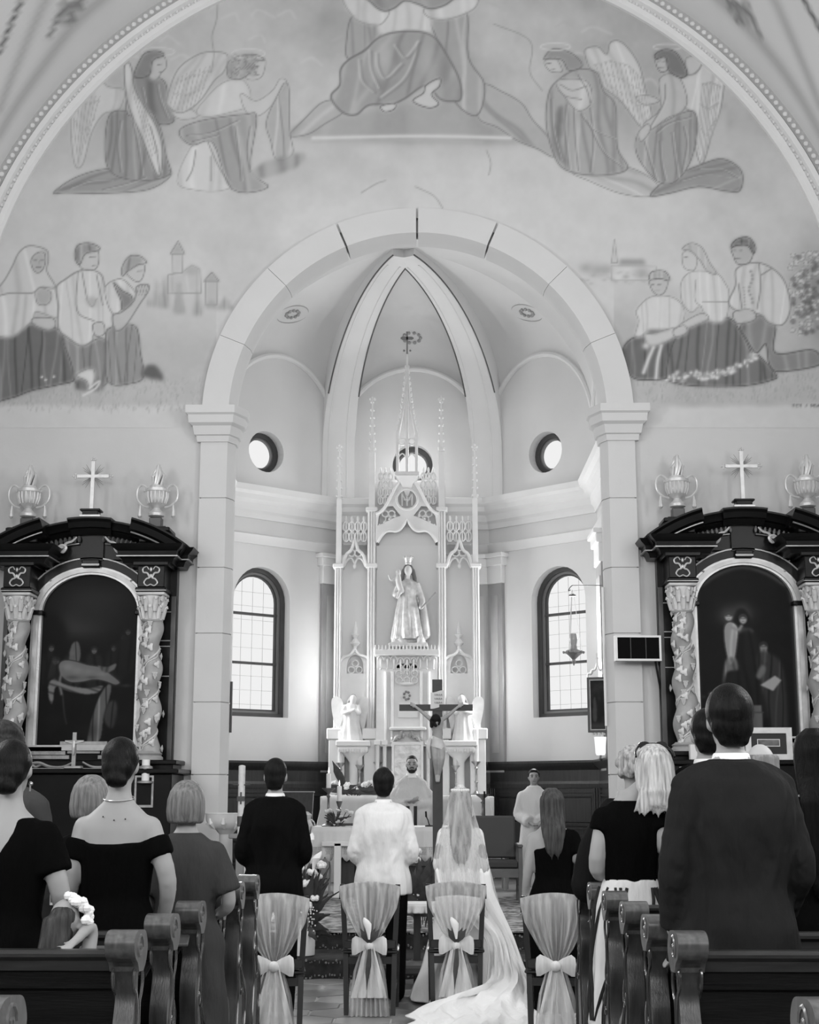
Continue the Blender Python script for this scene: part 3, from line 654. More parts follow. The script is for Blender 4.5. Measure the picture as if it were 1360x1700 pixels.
# carpet running down the steps
cm = mat('floral_carpet', .1, .95)
nt = cm.node_tree; b_ = nt.nodes['Principled BSDF']; tc = nt.nodes.new('ShaderNodeTexCoord')
vo = nt.nodes.new('ShaderNodeTexVoronoi'); vo.inputs['Scale'].default_value = 9; nz = nt.nodes.new('ShaderNodeTexNoise'); nz.inputs['Scale'].default_value = 26; nz.inputs['Detail'].default_value = 5
ml = nt.nodes.new('ShaderNodeMath'); ml.operation = 'MULTIPLY'; rp = nt.nodes.new('ShaderNodeValToRGB')
rp.color_ramp.elements[0].position = .12; rp.color_ramp.elements[0].color = (.42, .42, .42, 1); rp.color_ramp.elements[1].position = .33; rp.color_ramp.elements[1].color = (.09, .09, .09, 1)
nt.links.new(tc.outputs['Object'], vo.inputs['Vector']); nt.links.new(tc.outputs['Object'], nz.inputs['Vector'])
nt.links.new(vo.outputs['Distance'], ml.inputs[0]); nt.links.new(nz.outputs['Fac'], ml.inputs[1]); nt.links.new(ml.outputs[0], rp.inputs[0]); nt.links.new(rp.outputs[0], b_.inputs['Base Color'])
cpt = thing('carpet', 'dark floral carpet laid over the altar steps', 'carpet', (0, 0, 0))
e = .012
def strip(x0, x1, pts):
    m = MB(); top = [(y, z) for y, z in pts]
    m.loft([[(x, y, z) for y, z in top] for x in np.linspace(x0, x1, 24)], cap=False, closed=False); return m
strip(-1.62, 1.5, [(12.93, .0), (12.925, SZ1), (12.95, SZ1 + e), (13.66, SZ1 + e), (13.69, SZ1 + e), (13.69, SZ2), (13.71, SZ2 + e)]).build('step_runner', mat('dark_step_carpet', .018, .95, var=.8, scale=14), cpt)
strip(-1.62, 1.5, [(13.69, SZ2 - .015), (13.69, SZ2 + e), (13.72, SZ2 + e), (18.2, SZ2 + e)]).build('upper_rug', cm, cpt)
m = MB()
for yb, zb, n in ((12.915, .025, 110), (12.915, SZ1 - .01, 110), (13.68, SZ2 - .02, 110), (13.68, SZ1 + .03, 110)):
    for k in range(n):
        x = -1.6 + 3.08 * (k + .5) / n; m.ball((x + random.uniform(-.012, .012), yb, zb + random.uniform(-.016, .018)), (random.uniform(.004, .013), .005, random.uniform(.004, .014)), 5, 4)
o = m.build('floral_border', mat('carpet_border', .15, .95, var=.6, scale=40), cpt); o['kind'] = 'stuff'
# wooden platforms under the pews
for nm, x0, x1 in (('floor_platform_left', NX0, -1.16), ('floor_platform_right', .98, NX1)):
    struct(MB().box(x0, x1, 4.6, 9.2, 0, .12).build(nm, mat('platform_boards', .05, .5, var=.3, stretch=(1, 6, 1)), smooth=0))
    struct(MB().box(x0, x1, 1.0, 4.1, 0, .12).build(nm, mat('platform_boards'), smooth=0))
# ---------------------------------------------------------------- apse
AX = -.41
PA0, PA, PB, PC, PD, PD0 = (-3.25, WY + .2), (-3.25, 21.2), (-1.55, 22.65), (.92, 22.65), (2.5, 21.2), (2.5, WY + .2)
ZS, RISE, APEX = 7.15, 1.38, Vector((AX, 20.1, 9.55))
def seg_matrix(P, Q):
    d = Vector((Q[0] - P[0], Q[1] - P[1], 0)); L = d.length; d.normalize(); nrm = Vector((-d.y, d.x, 0))   # left of travel = outwards for a clockwise room walk
    M = Matrix(((d.x, nrm.x, 0, P[0]), (d.y, nrm.y, 0, P[1]), (0, 0, 1, 0), (0, 0, 0, 1))); return M, L
def zarc(s_): return ZS + RISE * math.sqrt(max(0, 1 - (2 * s_ - 1) ** 2))
def rnd_hole(c, z, rx, rz, n=24): return [(c + rx * math.cos(2 * PI * k / n), z + rz * math.sin(2 * PI * k / n)) for k in range(n)]
apse = sgroup('apse_walls_group')
wn_no = [0]
def window(M, kind, c, z0, zt, hw):
    wn_no[0] += 1; w_ = sgroup('window_%d' % wn_no[0])
    def o_(off):
        if kind == 'round': return rnd_hole(c, z0, hw - off, hw - off, 28)
        return arch_hole(c, z0 + off, zt, hw - off, 16)
    def ringpart(nm, a, b, y0, y1, mt):
        m = MB(); m.M = M; m.slab(o_(a), [o_(b)], y0, y1); m.build(nm, mt, w_, 25)
    if kind == 'round':
        ringpart('outer_frame', -.01, .075, .16, .26, M_WINFRAME); ringpart('inner_frame', .07, .10, .2, .26, mat('grey_window_bead', .2, .6))
    else:
        ringpart('outer_frame', -.01, .065, .14, .26, M_WINFRAME); ringpart('inner_frame', .06, .10, .19, .27, mat('grey_window_bead', .2, .6)); ringpart('casement', .10, .125, .22, .27, M_WINFRAME)
    if kind == 'round':
        m = MB(); m.M = M; m.prism(o_(.07), .27, .285); m.build('pane', M_GLASS, w_)
    else:
        zz = [z0, z0 + (zt + hw - z0) * .36, z0 + (zt + hw - z0) * .69, zt + hw]
        for i in (1, 2):
            m = MB(); m.M = M; m.box(c - hw + .06, c + hw - .06, .2, .27, zz[i] - .018, zz[i] + .018); m.build('glazing_bar', M_WINFRAME, w_)
        full = o_(.1)
        for i in range(3):
            lo, hi = zz[i] + (.1 if i == 0 else 0), zz[i + 1] if i < 2 else None
            if i < 2: poly = [(c - hw + .1, lo), (c + hw - .1, lo), (c + hw - .1, hi), (c - hw + .1, hi)]
            else: poly = [(c - hw + .1, lo), (c + hw - .1, lo)] + [p for p in full if p[1] >= zt - 1e-6]
            m = MB(); m.M = M; m.prism(poly, .275, .285); m.build('pane', M_GLASS, w_)
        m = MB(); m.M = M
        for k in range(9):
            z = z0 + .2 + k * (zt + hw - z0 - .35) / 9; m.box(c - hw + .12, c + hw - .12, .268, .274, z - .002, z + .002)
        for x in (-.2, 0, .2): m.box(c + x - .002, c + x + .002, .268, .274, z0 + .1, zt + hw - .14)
        m.build('lead_came', mat('lead_came', .55, .6), w_)  # dark lead coloured pale, the window glare is painted in
SEGS = (('wall_apse_south', PA0, PA, None), ('wall_apse_southeast', PA, PB, (.38, .37)), ('wall_apse_east', PB, PC, (.5, 0)), ('wall_apse_northeast', PC, PD, (.55, .64)), ('wall_apse_north', PD, PD0, None))
for nm, P, Q, k in SEGS:
    M, L = seg_matrix(P, Q); m = MB(); m.M = M
    outer = [(0, 0), (L, 0)] + [(L * (1 - i / 24), zarc(1 - i / 24)) for i in range(25)]
    holes = []
    if k: holes.append(rnd_hole(L * k[0], 6.86, .33, .33, 28))
    if k and k[1]: holes.append(arch_hole(L * k[1], 2.72, 4.5, .52, 16))
    m.slab(outer, holes, 0, .4); struct(m.build(nm, M_APSE, smooth=0))
    if k: window(M, 'round', L * k[0], 6.86, 0, .33)
    if k and k[1]: window(M, 'arch', L * k[1], 2.72, 4.5, .52)
    m = MB(); m.M = M
    m.tube([(L * s_, -.01, zarc(s_) - .06) for s_ in [.5 - .5 * math.cos(PI * i / 28) for i in range(29)]], .045, 8)
    struct(m.build('trim_wall_arch', M_RIB))
# splayed sill bands under the two tall windows
# vault cells
def cellpt(P, Q, s_, th):
    bx, by = P[0] + (Q[0] - P[0]) * s_, P[1] + (Q[1] - P[1]) * s_; zb = zarc(s_)
    ap = APEX if by > APEX.y else Vector((AX, by, APEX.z))
    k = 1 - math.cos(th)
    return (bx + (ap.x - bx) * k, by + (ap.y - by) * k, zb + (ap.z - zb) * math.sin(th))
for nm, P, Q, k in SEGS:
    m = MB(); m.grid(lambda u, v: cellpt(P, Q, u, v * PI / 2), 24, 20); struct(m.build('ceiling_' + nm[5:], M_APSE, smooth=60))
# broad flat ribs at the two east corners, with incised dark edges
def rib_curve(P, n=26):
    out = [Vector((P[0], P[1], z)) for z in (5.95, 6.5)]
    for i in range(n + 1):
        th = PI / 2 * i / n; k = 1 - math.cos(th); out.append(Vector((P[0] + (APEX.x - P[0]) * k, P[1] + (APEX.y - P[1]) * k, ZS + (APEX.z - ZS) * math.sin(th))))
    return out
def rib(P, hw=.30):
    pts = rib_curve(P); rings = []; rl = []; rr = []; h = Vector((APEX.x - P[0], APEX.y - P[1], 0)).normalized(); side = Vector((h.y, -h.x, 0))
    for i, p in enumerate(pts):
        t = (pts[min(i + 1, len(pts) - 1)] - pts[max(i - 1, 0)]).normalized(); inn = t.cross(side); 
        if inn.dot(Vector((h.x, h.y, -.6))) < 0: inn = -inn
        f = 1 - .42 * (i / (len(pts) - 1))
        a = [(-hw, -.25), (-hw, .10), (-hw + .04, .12), (hw - .04, .12), (hw, .10), (hw, -.25)]
        rings.append([tuple(p + side * (x * f) + inn * d) for x, d in a])
        rl.append(tuple(p + side * (-hw * f) + inn * .108)); rr.append(tuple(p + side * (hw * f) + inn * .108))
    g = sgroup('trim_apse_rib'); MB().loft(rings).build('rib_band', M_RIB, g, 40)
    for q in (rl, rr): MB().tube(q[8:], .012, 6).build('incised_line', mat('rib_line', .12, .9), g)
    m = MB()
    for x in (-.55, .55):
        m.tube([tuple(Vector(r[0]) * (.5 - x * .5) + Vector(r[5]) * (.5 + x * .5) + (Vector(r[2]) - Vector(r[0])) * 1.0) for r in rings[:-2]], .012, 6)
    m.build('fillet', M_RIB, g)
rib(PB); rib(PC)
# painted ray medallions on the cells
def medallion(P, Q, s_, th, rx, ry, cross=False):
    c = Vector(cellpt(P, Q, s_, th)); du = (Vector(cellpt(P, Q, s_ + .05, th)) - Vector(cellpt(P, Q, s_ - .05, th))).normalized(); dv = (Vector(cellpt(P, Q, s_, th + .05)) - Vector(cellpt(P, Q, s_, th - .05))).normalized()
    n = du.cross(dv)
    if n.dot(Vector((0, -1, -1))) < 0: n = -n
    w_ = lambda x, y, d=.012: tuple(c + du * x + dv * y + n * d)
    g = sgroup('trim_medallion'); mm = mat('medallion_paint', .42, .9)
    MB().tube([w_(rx * math.cos(a), ry * math.sin(a)) for a in [2 * PI * k / 24 for k in range(25)]], .012, 5).build('medallion_ring', mm, g)
    m = MB()
    for k in range(26):
        a = 2 * PI * k / 26; l = 1.28 + .14 * (k % 2); m.tube([w_(rx * 1.1 * math.cos(a), ry * 1.1 * math.sin(a)), w_(rx * l * math.cos(a), ry * l * math.sin(a))], .005, 4)
    m.build('ray', mat('medallion_ray', .5, .9), g)
    m = MB()
    for k in range(10):
        a = 2 * PI * k / 10; m.ball(w_(rx * .4 * math.cos(a), ry * .4 * math.sin(a)), .03, 6, 4)
    m.build('wreath', mm, g)
medallion(PA, PB, .42, .56, .27, .2); medallion(PB, PC, .5, .42, .36, .24); medallion(PC, PD, .6, .56, .27, .2)
# cornice and string course around the apse
wpath = [PA0, PA, PB, PC, PD, PD0]
def ap_sweep(nm, prof, mt):
    struct(MB().sweep([(x, y) for x, y in wpath], prof).build(nm, mt, smooth=25))
ap_sweep('trim_apse_cornice', [(-.02, 5.76), (.03, 5.76), (.05, 5.84), (.09, 5.88), (.11, 5.98), (.19, 6.03), (.21, 6.10), (.27, 6.14), (.29, 6.23), (.10, 6.28), (-.02, 6.3)], M_RIB)
ap_sweep('trim_apse_string', [(-.02, 5.36), (.03, 5.36), (.05, 5.43), (.08, 5.5), (.02, 5.53), (-.02, 5.53)], M_RIB)
# marbled pilasters beside the high altar and at the north wall
def pilaster(P, Q, c, hw, zt):
    M, L = seg_matrix(P, Q); g = sgroup('trim_pilaster')
    m = MB(); m.M = M; m.box(c - hw, c + hw, -.07, .02, 1.9, zt - .34); m.build('marbled_shaft', M_MARBLE, g)
    m = MB(); m.M = M; m.box(c - hw - .02, c + hw + .02, -.10, .02, zt - .36, zt - .06, .01); m.box(c - hw - .06, c + hw + .06, -.14, .02, zt - .08, zt + .06, .012); m.box(c - hw - .1, c + hw + .1, -.18, .02, zt + .05, zt + .12, .01); m.build('capital', M_RIB, g)
    m = MB(); m.M = M; m.box(c - hw + .08, c + hw - .08, -.085, .02, 2.2, zt - .55); m.build('marbled_panel', mat('marble_panel', .40, .45, var=.3, scale=3, stretch=(1, 1, .4)), g)
L2 = seg_matrix(PA, PB)[1]
pilaster(PA, PB, L2 - .16, .15, 5.22); pilaster(PC, PD, .16, .15, 5.22)
pilaster(PB, PC, .22, .2, 5.22); pilaster(PB, PC, 2.25, .2, 5.22)
pilaster(PD, PD0, .62, .30, 5.22)
# dark wainscot with panels
WZ = 2.06
def wainscot(P, Q, n):
    M, L = seg_matrix(P, Q); g = sgroup('trim_wainscot')
    m = MB(); m.M = M; m.box(0, L, -.05, .02, SZ2, WZ - .1); m.build('backing_board', M_OAK, g)
    for k in range(n):
        a = L * k / n + .09; b = L * (k + 1) / n - .09
        for z0, z1 in ((.5, .98), (1.06, 1.62)):
            for q, y in ((0, -.065), (.05, -.075), (.10, -.06)):
                m = MB(); m.M = M
                if q < .1: m.slab([(a + q, z0 + q), (b - q, z0 + q), (b - q, z1 - q), (a + q, z1 - q)], [[(a + q + .03, z0 + q + .03), (b - q - .03, z0 + q + .03), (b - q - .03, z1 - q - .03), (a + q + .03, z1 - q - .03)]], y, -.04)
                else: m.box(a + q, b - q, y, -.04, z0 + q, z1 - q, .008)
                m.build('panel_moulding' if q < .1 else 'panel', M_OAK, g)
    for k in range(n + 1):
        c = min(max(L * k / n, .07), L - .07)
        for d in (-.045, 0, .045):
            m = MB(); m.M = M; m.box(c + d - .017, c + d + .017, -.085, -.04, .45, 1.66, .006); m.build('flute', M_OAK, g)
for P, Q, n in ((PA0, PA, 4), (PA, PB, 2), (PB, PC, 2), (PC, PD, 2), (PD, PD0, 4)): wainscot(P, Q, n)
struct(MB().sweep(wpath, [(.04, 1.66), (.07, 1.66), (.08, 1.72), (.06, 1.76), (.06, 1.92), (.09, 1.95), (.13, 1.98), (.16, 2.03), (.16, WZ), (-.02, WZ), (-.02, 1.66)]).build('trim_wainscot_cornice', M_OAK, smooth=25))
# daylight entering by the apse windows
for P, Q, k in ((PA, PB, .37), (PC, PD, .64)):
    M, L = seg_matrix(P, Q); c = M @ Vector((L * k, -.03, 3.7)); n = M.to_3x3() @ Vector((0, -1, 0))
    o = window_light('apse_window_light', c, n.to_track_quat('-Z', 'Z').to_euler(), .9, 1.9, 100)
for P, Q in ((PA, PB), (PB, PC), (PC, PD)):
    M, L = seg_matrix(P, Q); c = M @ Vector((L * (.38 if P is PA else .55 if P is PC else .5), -.03, 6.86)); n = M.to_3x3() @ Vector((0, -1, 0))
    window_light('round_window_light', c, n.to_track_quat('-Z', 'Z').to_euler(), .5, .5, 11)
# ---------------------------------------------------------------- organic mesh tools
def remeshed(mb, voxel=.014, it=6, name='m'):
    me = mb.mesh(name, 0); o = bpy.data.objects.new('tmp', me); COL.objects.link(o)
    r = o.modifiers.new('r', 'REMESH'); r.mode = 'VOXEL'; r.voxel_size = voxel; r.use_smooth_shade = True
    if it:
        sm = o.modifiers.new('s', 'SMOOTH'); sm.factor = .5; sm.iterations = it
    dg = bpy.context.evaluated_depsgraph_get(); dg.update()
    out = bpy.data.meshes.new_from_object(o.evaluated_get(dg)); out.name = name; out.materials.clear()
    bpy.data.objects.remove(o); bpy.data.meshes.remove(me); out.shade_smooth(); return out
def spiral(c, r0, turns, n=16, sgn=1, a0=0):
    return [(c[0] + r0 * (1 - k / n) * math.cos(a0 + sgn * 2 * PI * turns * k / n), c[1] + r0 * (1 - k / n) * math.sin(a0 + sgn * 2 * PI * turns * k / n)) for k in range(n)]
def scroll(mb, pts, y, r0, r1=None, n=6):
    P = cr(pts, 5); r1 = r0 * .5 if r1 is None else r1
    mb.tube([(p[0], y, p[1]) for p in P], [r0 + (r1 - r0) * abs(2 * i / (len(P) - 1) - 1) for i in range(len(P))], n)
def leaf(mb, base, tip, w_, lift, n=5):
    b, t = Vector(base), Vector(tip); d = t - b; side = d.cross(Vector((0, 1, 0)))
    side = side.normalized() if side.length > 1e-6 else Vector((1, 0, 0)); lf = Vector(lift); V = []; F = []
    for i in range(n + 1):
        u = i / n; wd = w_ * math.sin(PI * min(1, u * .9 + .08)) * (1 + .25 * math.cos(u * 12)); c = b + d * u + lf * math.sin(PI * u * .9)
        V += [tuple(c - side * wd), tuple(c + lf * .3), tuple(c + side * wd)]
    for i in range(n):
        for k in (0, 1): F.append((3 * i + k, 3 * i + k + 1, 3 * i + 4 + k, 3 * i + 3 + k))
    mb.add(V, F)
# ---------------------------------------------------------------- the two black side altars
SA_Y = 15.62
def sz(py): return at(700, py, SA_Y).z
PXM = 1 / 148.0
def column_meshes():
    m = MB(); rings = []; z0, z1 = sz(1250), sz(1030); n = 80
    for i in range(n + 1):
        t = i / n; a = t * 2 * PI * 3.2; cx, cy = .026 * math.cos(a), .026 * math.sin(a); r = .118 - .012 * t
        rings.append([(cx + r * math.cos(2 * PI * k / 18), cy + r * math.sin(2 * PI * k / 18), z0 + (z1 - z0) * t) for k in range(18)])
    shaft = m.loft(rings).mesh('twisted_shaft', 60)
    def onsurf(t, ph, d=.0):
        a = t * 2 * PI * 3.2; r = .118 - .012 * t + d
        return Vector((.026 * math.cos(a) + r * math.cos(a + ph), .026 * math.sin(a) + r * math.sin(a + ph), z0 + (z1 - z0) * t))
    v = MB(); v.tube([onsurf(i / 90, PI, .006) for i in range(91)], .011, 6); v.tube([onsurf(i / 90, PI + .35 + .15 * math.sin(i), .004) for i in range(91)], .006, 5)
    vine = v.mesh('vine')
    lf = MB(); g = MB()
    for k in range(46):
        t = (k + .5) / 46; ph = random.uniform(0, 2 * PI) if k % 2 else -PI / 2 - t * 2 * PI * 3.2 + random.uniform(-.9, .9)
        c = onsurf(t, ph, .008); nrm = Vector((c.x, c.y, 0)).normalized(); u = nrm.cross(Vector((0, 0, 1)))
        if k % 3 != 2:
            lobes = []
            for q in range(11):
                aa = 2 * PI * q / 11; rr = .034 * (1 + .35 * math.cos(3 * aa)); lobes.append(c + u * (rr * math.cos(aa)) + Vector((0, 0, rr * 1.1 * math.sin(aa))) + nrm * .012)
            o = len(lf.v); lf.v += [tuple(p) for p in lobes] + [tuple(c + nrm * .026), tuple(c - nrm * .01)]
            for q in range(11): lf.f += [(o + q, o + (q + 1) % 11, o + 11), (o + (q + 1) % 11, o + q, o + 12)]
        else:
            for r_, cnt in ((0, 4), (1, 3), (2, 3), (3, 2), (4, 1)):
                for q in range(cnt): g.ball(tuple(c + u * ((q - (cnt - 1) / 2) * .015) + Vector((0, 0, .028 - r_ * .015)) + nrm * .012), .0095, 6, 4)
    return shaft, vine, lf.mesh('vine_leaf'), g.mesh('grape_cluster')
COLM = None
def capital(mb, cx, cy, z0, z1):
    h = z1 - z0
    mb.lathe([(.105, 0), (.125, .02), (.105, .04), (.10, h * .5), (.14, h * .86), (.14, h * .88)], 16, (cx, cy, z0))
    for row, (zz, r, hh) in enumerate(((.03, .11, h * .42), (h * .35, .115, h * .45))):
        for k in range(8):
            a = 2 * PI * (k + .5 * row) / 8; c_, s_ = math.cos(a), math.sin(a)
            mb.tube([(cx + (r + q) * c_, cy + (r + q) * s_, z0 + zz + hh * u) for q, u in ((0, 0), (.012, .5), (.03, .9), (.055, 1.0), (.06, .86))], [.024, .03, .026, .018, .008], 6)
    for k in range(4):
        a = PI / 4 + PI / 2 * k; c_, s_ = math.cos(a), math.sin(a)
        mb.tube([(cx + q * c_, cy + q * s_, z0 + z) for q, z in ((.12, h * .6), (.16, h * .85), (.19, h * .84), (.18, h * .7), (.16, h * .74))], [.02, .022, .02, .016, .012], 6)
    mb.box(cx - .155, cx + .155, cy - .155, cy + .155, z1 - .035, z1, .008)
def applique(m, cx, cz, y, s_=1.0, mir=1):
    for q in (-1, 1):
        scroll(m, [(cx + q * mir * a * s_, cz + b * s_) for a, b in ((.0, -.11), (.05, -.13), (.09, -.09), (.06, -.04), (.02, -.02), (.05, .04), (.1, .05), (.11, .1), (.06, .13), (.03, .09))], y, .014 * s_)
    m.ball((cx, y, cz), (.022 * s_, .018, .03 * s_)); m.ball((cx, y, cz + .09 * s_), (.018 * s_, .014, .03 * s_))
AF = .8
def e_hole(z0, zt, hw, n=24): return [(-hw, z0), (hw, z0)] + [(hw * math.cos(a), zt + hw * AF * math.sin(a)) for a in [PI * k / n for k in range(n + 1)]]
def side_altar(px0, dz, label, paint):
    global COLM
    X0 = at(px0, 1100, SA_Y).x
    t = thing('side_altar', label, 'altar', (X0, WY - .005, dz))
    zb, zfr = sz(1262), sz(1012)
    E = M_EBON
    hw = 143 * PXM
    # body below the columns: mensa block and predella
    MB().box(-hw - .12, hw + .12, -.75, 0, .3 - dz, sz(1285), .01).build('altar_block', E, t, 0)
    MB().box(-hw - .2, hw + .2, -.82, 0, sz(1285), sz(1277), .01).build('mensa_slab', E, t)
    for s_ in (-1, 1):
        m = MB(); m.box(s_ * .86 - .2, s_ * .86 + .2, -.56, -.02, sz(1285), sz(1262), .01); m.box(s_ * .86 - .24, s_ * .86 + .24, -.6, -.02, sz(1270), sz(1262), .01); m.build('column_pedestal', E, t)
        m = MB(); m.slab([(s_ * .8 - .1, sz(1340)), (s_ * .8 + .1, sz(1340)), (s_ * .8 + .1, sz(1288)), (s_ * .8 - .1, sz(1288))], [[(s_ * .8 - .08, sz(1336)), (s_ * .8 + .08, sz(1336)), (s_ * .8 + .08, sz(1291)), (s_ * .8 - .08, sz(1291))]], -.77, -.74); m.build('gilt_panel_frame', M_OLDGILT, t)
    # backboard with arched picture opening
    fr = 97 * PXM; fz = zfr
    opening = e_hole(sz(1250), fz, fr - .03)
    MB().slab([(-hw, zb), (hw, zb), (hw, sz(925)), (-hw, sz(925))], [opening], -.14, 0).build('backboard', E, t, 20)
    for s_ in (-1, 1):
        m = MB(); x0 = s_ * (hw - .05); m.box(min(x0, x0 + s_ * .05), max(x0, x0 + s_ * .05), -.17, -.1, zb, sz(985)); m.build('edge_strip', mat('altar_edge_wood', .05, .35, var=.3), t)
        m = MB()
        for z0, z1 in ((sz(1120), sz(1068)), (sz(1060), sz(1010))):
            a = s_ * (hw - .13); m.slab([(a - .1, z0), (a + .1, z0), (a + .1, z1), (a - .1, z1)], [[(a - .09, z0 + .01), (a + .09, z0 + .01), (a + .09, z1 - .01), (a - .09, z1 - .01)]], -.15, -.13)
        m.build('gilt_fillet', M_OLDGILT, t)
    # gilt picture frame: stepped jambs and arch
    fo, fi = 97 * PXM, 80 * PXM
    def arched(off_o, off_i, z0): return e_hole(z0, fz, off_o), e_hole(z0, fz, off_i)
    zbot = sz(1245)
    for k, (a, b, y) in enumerate(((fo, fo - .035, -.17), (fo - .03, fi + .03, -.2), (fi + .035, fi, -.175))):
        o_, i_ = arched(a, b, zbot); MB().slab(o_, [[(x, max(z, zbot + .06)) if z <= zbot + .001 else (x, z) for x, z in i_]], y, -.1).build('picture_frame', M_GILT if k != 1 else mat('pale_gilding_b', .5, .4, metal=.3, var=.15, scale=9), t, 25)
    MB().slab(arc(0, fz, fo + .10, fo * AF + .10, 0, PI, 24) + [(-fo - .085, fz)] + arc(0, fz, fo + .085, fo * AF + .085, PI, 0, 24)[1:], [], -.2, -.12).build('arch_fillet', M_OLDGILT, t)
    MB().slab(arc(0, fz, fo + .085, fo * AF + .085, 0, PI, 24) + arc(0, fz, fo, fo * AF, PI, 0, 24), [], -.18, -.12).build('arch_moulding', E, t)
    m = MB(); m.box(-.1, .1, -.24, -.12, fz + fo * AF - .02, fz + fo * AF + .07, .01); m.build('keystone', E, t); MB().box(-.1, .1, -.245, -.2, fz + fo * AF + .0, fz + fo * AF + .02).build('keystone_gilding', M_OLDGILT, t)
    for s_ in (-1, 1): MB().box(s_ * (fo - .04) - .1, s_ * (fo - .04) + .1, -.24, -.12, fz - .03, fz + .02, .008).build('frame_impost', E, t)
    # stepped bottom of the frame and gilt scrolls of the predella
    m = MB()
    for k, (zz, hh) in enumerate(((1245, 1238), (1252, 1245), (1259, 1252))):
        m.box(-.72, -.24 + .04 * k, -.2 + .012 * k, -.1, sz(zz), sz(hh) - .006); m.box(.24 - .04 * k, .72, -.2 + .012 * k, -.1, sz(zz), sz(hh) - .006)
        m.box(-.26 + .04 * k, .26 - .04 * k, -.2 + .012 * k, -.1, sz(zz) + .06, sz(hh) + .054)
    m.build('stepped_frame_base', M_OLDGILT, t)
    MB().box(-.74, .74, -.4, -.05, sz(1300), sz(1262), .01).build('predella', E, t)
    m = MB()
    for s_ in (-1, 1):
        scroll(m, [(s_ * x, sz(1262) + z) for x, z in ((.05, -.02), (.16, -.07), (.3, -.07), (.42, -.03), (.5, -.04), (.46, -.07), (.4, -.05))], -.41, .02)
        scroll(m, [(s_ * x, sz(1288) + z) for x, z in ((.02, .0), (.14, .04), (.26, .03), (.38, .06), (.5, .02), (.56, .04))], -.41, .018)
    m.build('gilt_scroll', M_OLDGILT, t); MB().box(-.74, .74, -.43, -.38, sz(1277) - .012, sz(1277) + .012).box(-.74, .74, -.43, -.38, sz(1296) - .01, sz(1296) + .01).build('gilt_bead', M_OLDGILT, t)
    # twisted columns with vines
    if COLM is None: COLM = column_meshes()
    for s_ in (-1, 1):
        cx, cy = s_ * 110 * PXM, -.36
        sh = link(COLM[0], 'column', M_SILVER, t, (cx, cy, 0))
        for me, nm, mt in ((COLM[1], 'vine', M_LEAF), (COLM[2], 'vine_leaf', M_LEAF), (COLM[3], 'grape_cluster', M_LEAF)): link(me, nm, mt, sh)['kind'] = 'stuff'
        m = MB(); capital(m, cx, cy, sz(1032), sz(984)); m.build('capital', M_LEAF, t, 50)
        m = MB(); m.lathe([(.17, 0), (.17, .03), (.15, .05), (.165, .07), (.13, .09), (.125, .10)], 20, (cx, cy, zb)); m.build('column_base', M_SILVER, t)
        # entablature block over the column
        z0, z1 = sz(984), sz(936)
        MB().box(cx - .17, cx + .17, -.53, 0, z0, z0 + .05, .01).box(cx - .15, cx + .15, -.51, 0, z0 + .05, z1, .008).box(cx - .2, cx + .2, -.56, 0, z1 - .04, z1 + .01, .01).build('entablature_block', E, t)
        MB().box(cx - .172, cx + .172, -.533, -.5, z0 + .01, z0 + .018).build('gilt_fillet', M_OLDGILT, t)
        m = MB(); applique(m, cx, (z0 + z1) / 2 + .01, -.52, .82); m.build('gilt_applique', M_GILT, t)
        m = MB(); scroll(m, [(cx - s_ * .3 + s_ * a, (z0 + z1) / 2 + b) for a, b in ((.08, .13), (.02, .1), (.06, .04), (0, 0), (.05, -.06), (.02, -.1))], -.16, .018); m.ball((cx - s_ * .32, -.16, z1), .012); m.build('gilt_drop', M_GILT, t)
        # heavy cornice with returns
        zc0, zc1 = sz(938), sz(908)
        xo, xi = s_ * 1.2, s_ * .46
        path = [(s_ * .44, -.12), (s_ * .44, -.55), (s_ * .98, -.55), (s_ * .98, -.28), (s_ * 1.06, -.28), (s_ * 1.06, 0)]
        sg = -1 if s_ < 0 else 1
        pf = [(-.2, 0), (.0, 0), (.02, .05), (.05, .07), (.06, .13), (.11, .17), (.13, zc1 - zc0), (-.2, zc1 - zc0)]
        MB().sweep(path, [(sg * o_, zc0 + z) for o_, z in pf]).build('cornice', E, t, 25)
        MB().sweep(path, [(sg * o_, zc0 + z) for o_, z in ((.05, .068), (.068, .068), (.068, .08), (.05, .08))]).build('cornice_gilding', M_OLDGILT, t, 25)
    # segmental pediment, broken forward in steps
    zc1 = sz(908); top = sz(859); Rr = (1.06 ** 2 + (top - zc1) ** 2) / (2 * (top - zc1)); zc = top - Rr; amax = math.asin(1.06 / Rr)
    def ped(a0, a1, y, rt, rb, nm, mt):
        m = MB(); n = 12; m.loft([[((Rr + q) * math.sin(a), yy, zc + (Rr + q) * math.cos(a)) for q, yy in ((rb, 0), (rb, y + .14), (rb + .06, y + .09), (rb + .07, y + .05), (rt - .05, y + .03), (rt - .02, y), (rt, y), (rt + .01, 0))] for a in [a0 + (a1 - a0) * k / n for k in range(n + 1)]]); return m.build(nm, mt, t, 25)
    ped(-amax * .22, amax * .22, -.4, .02, -.16, 'pediment_cornice', E)
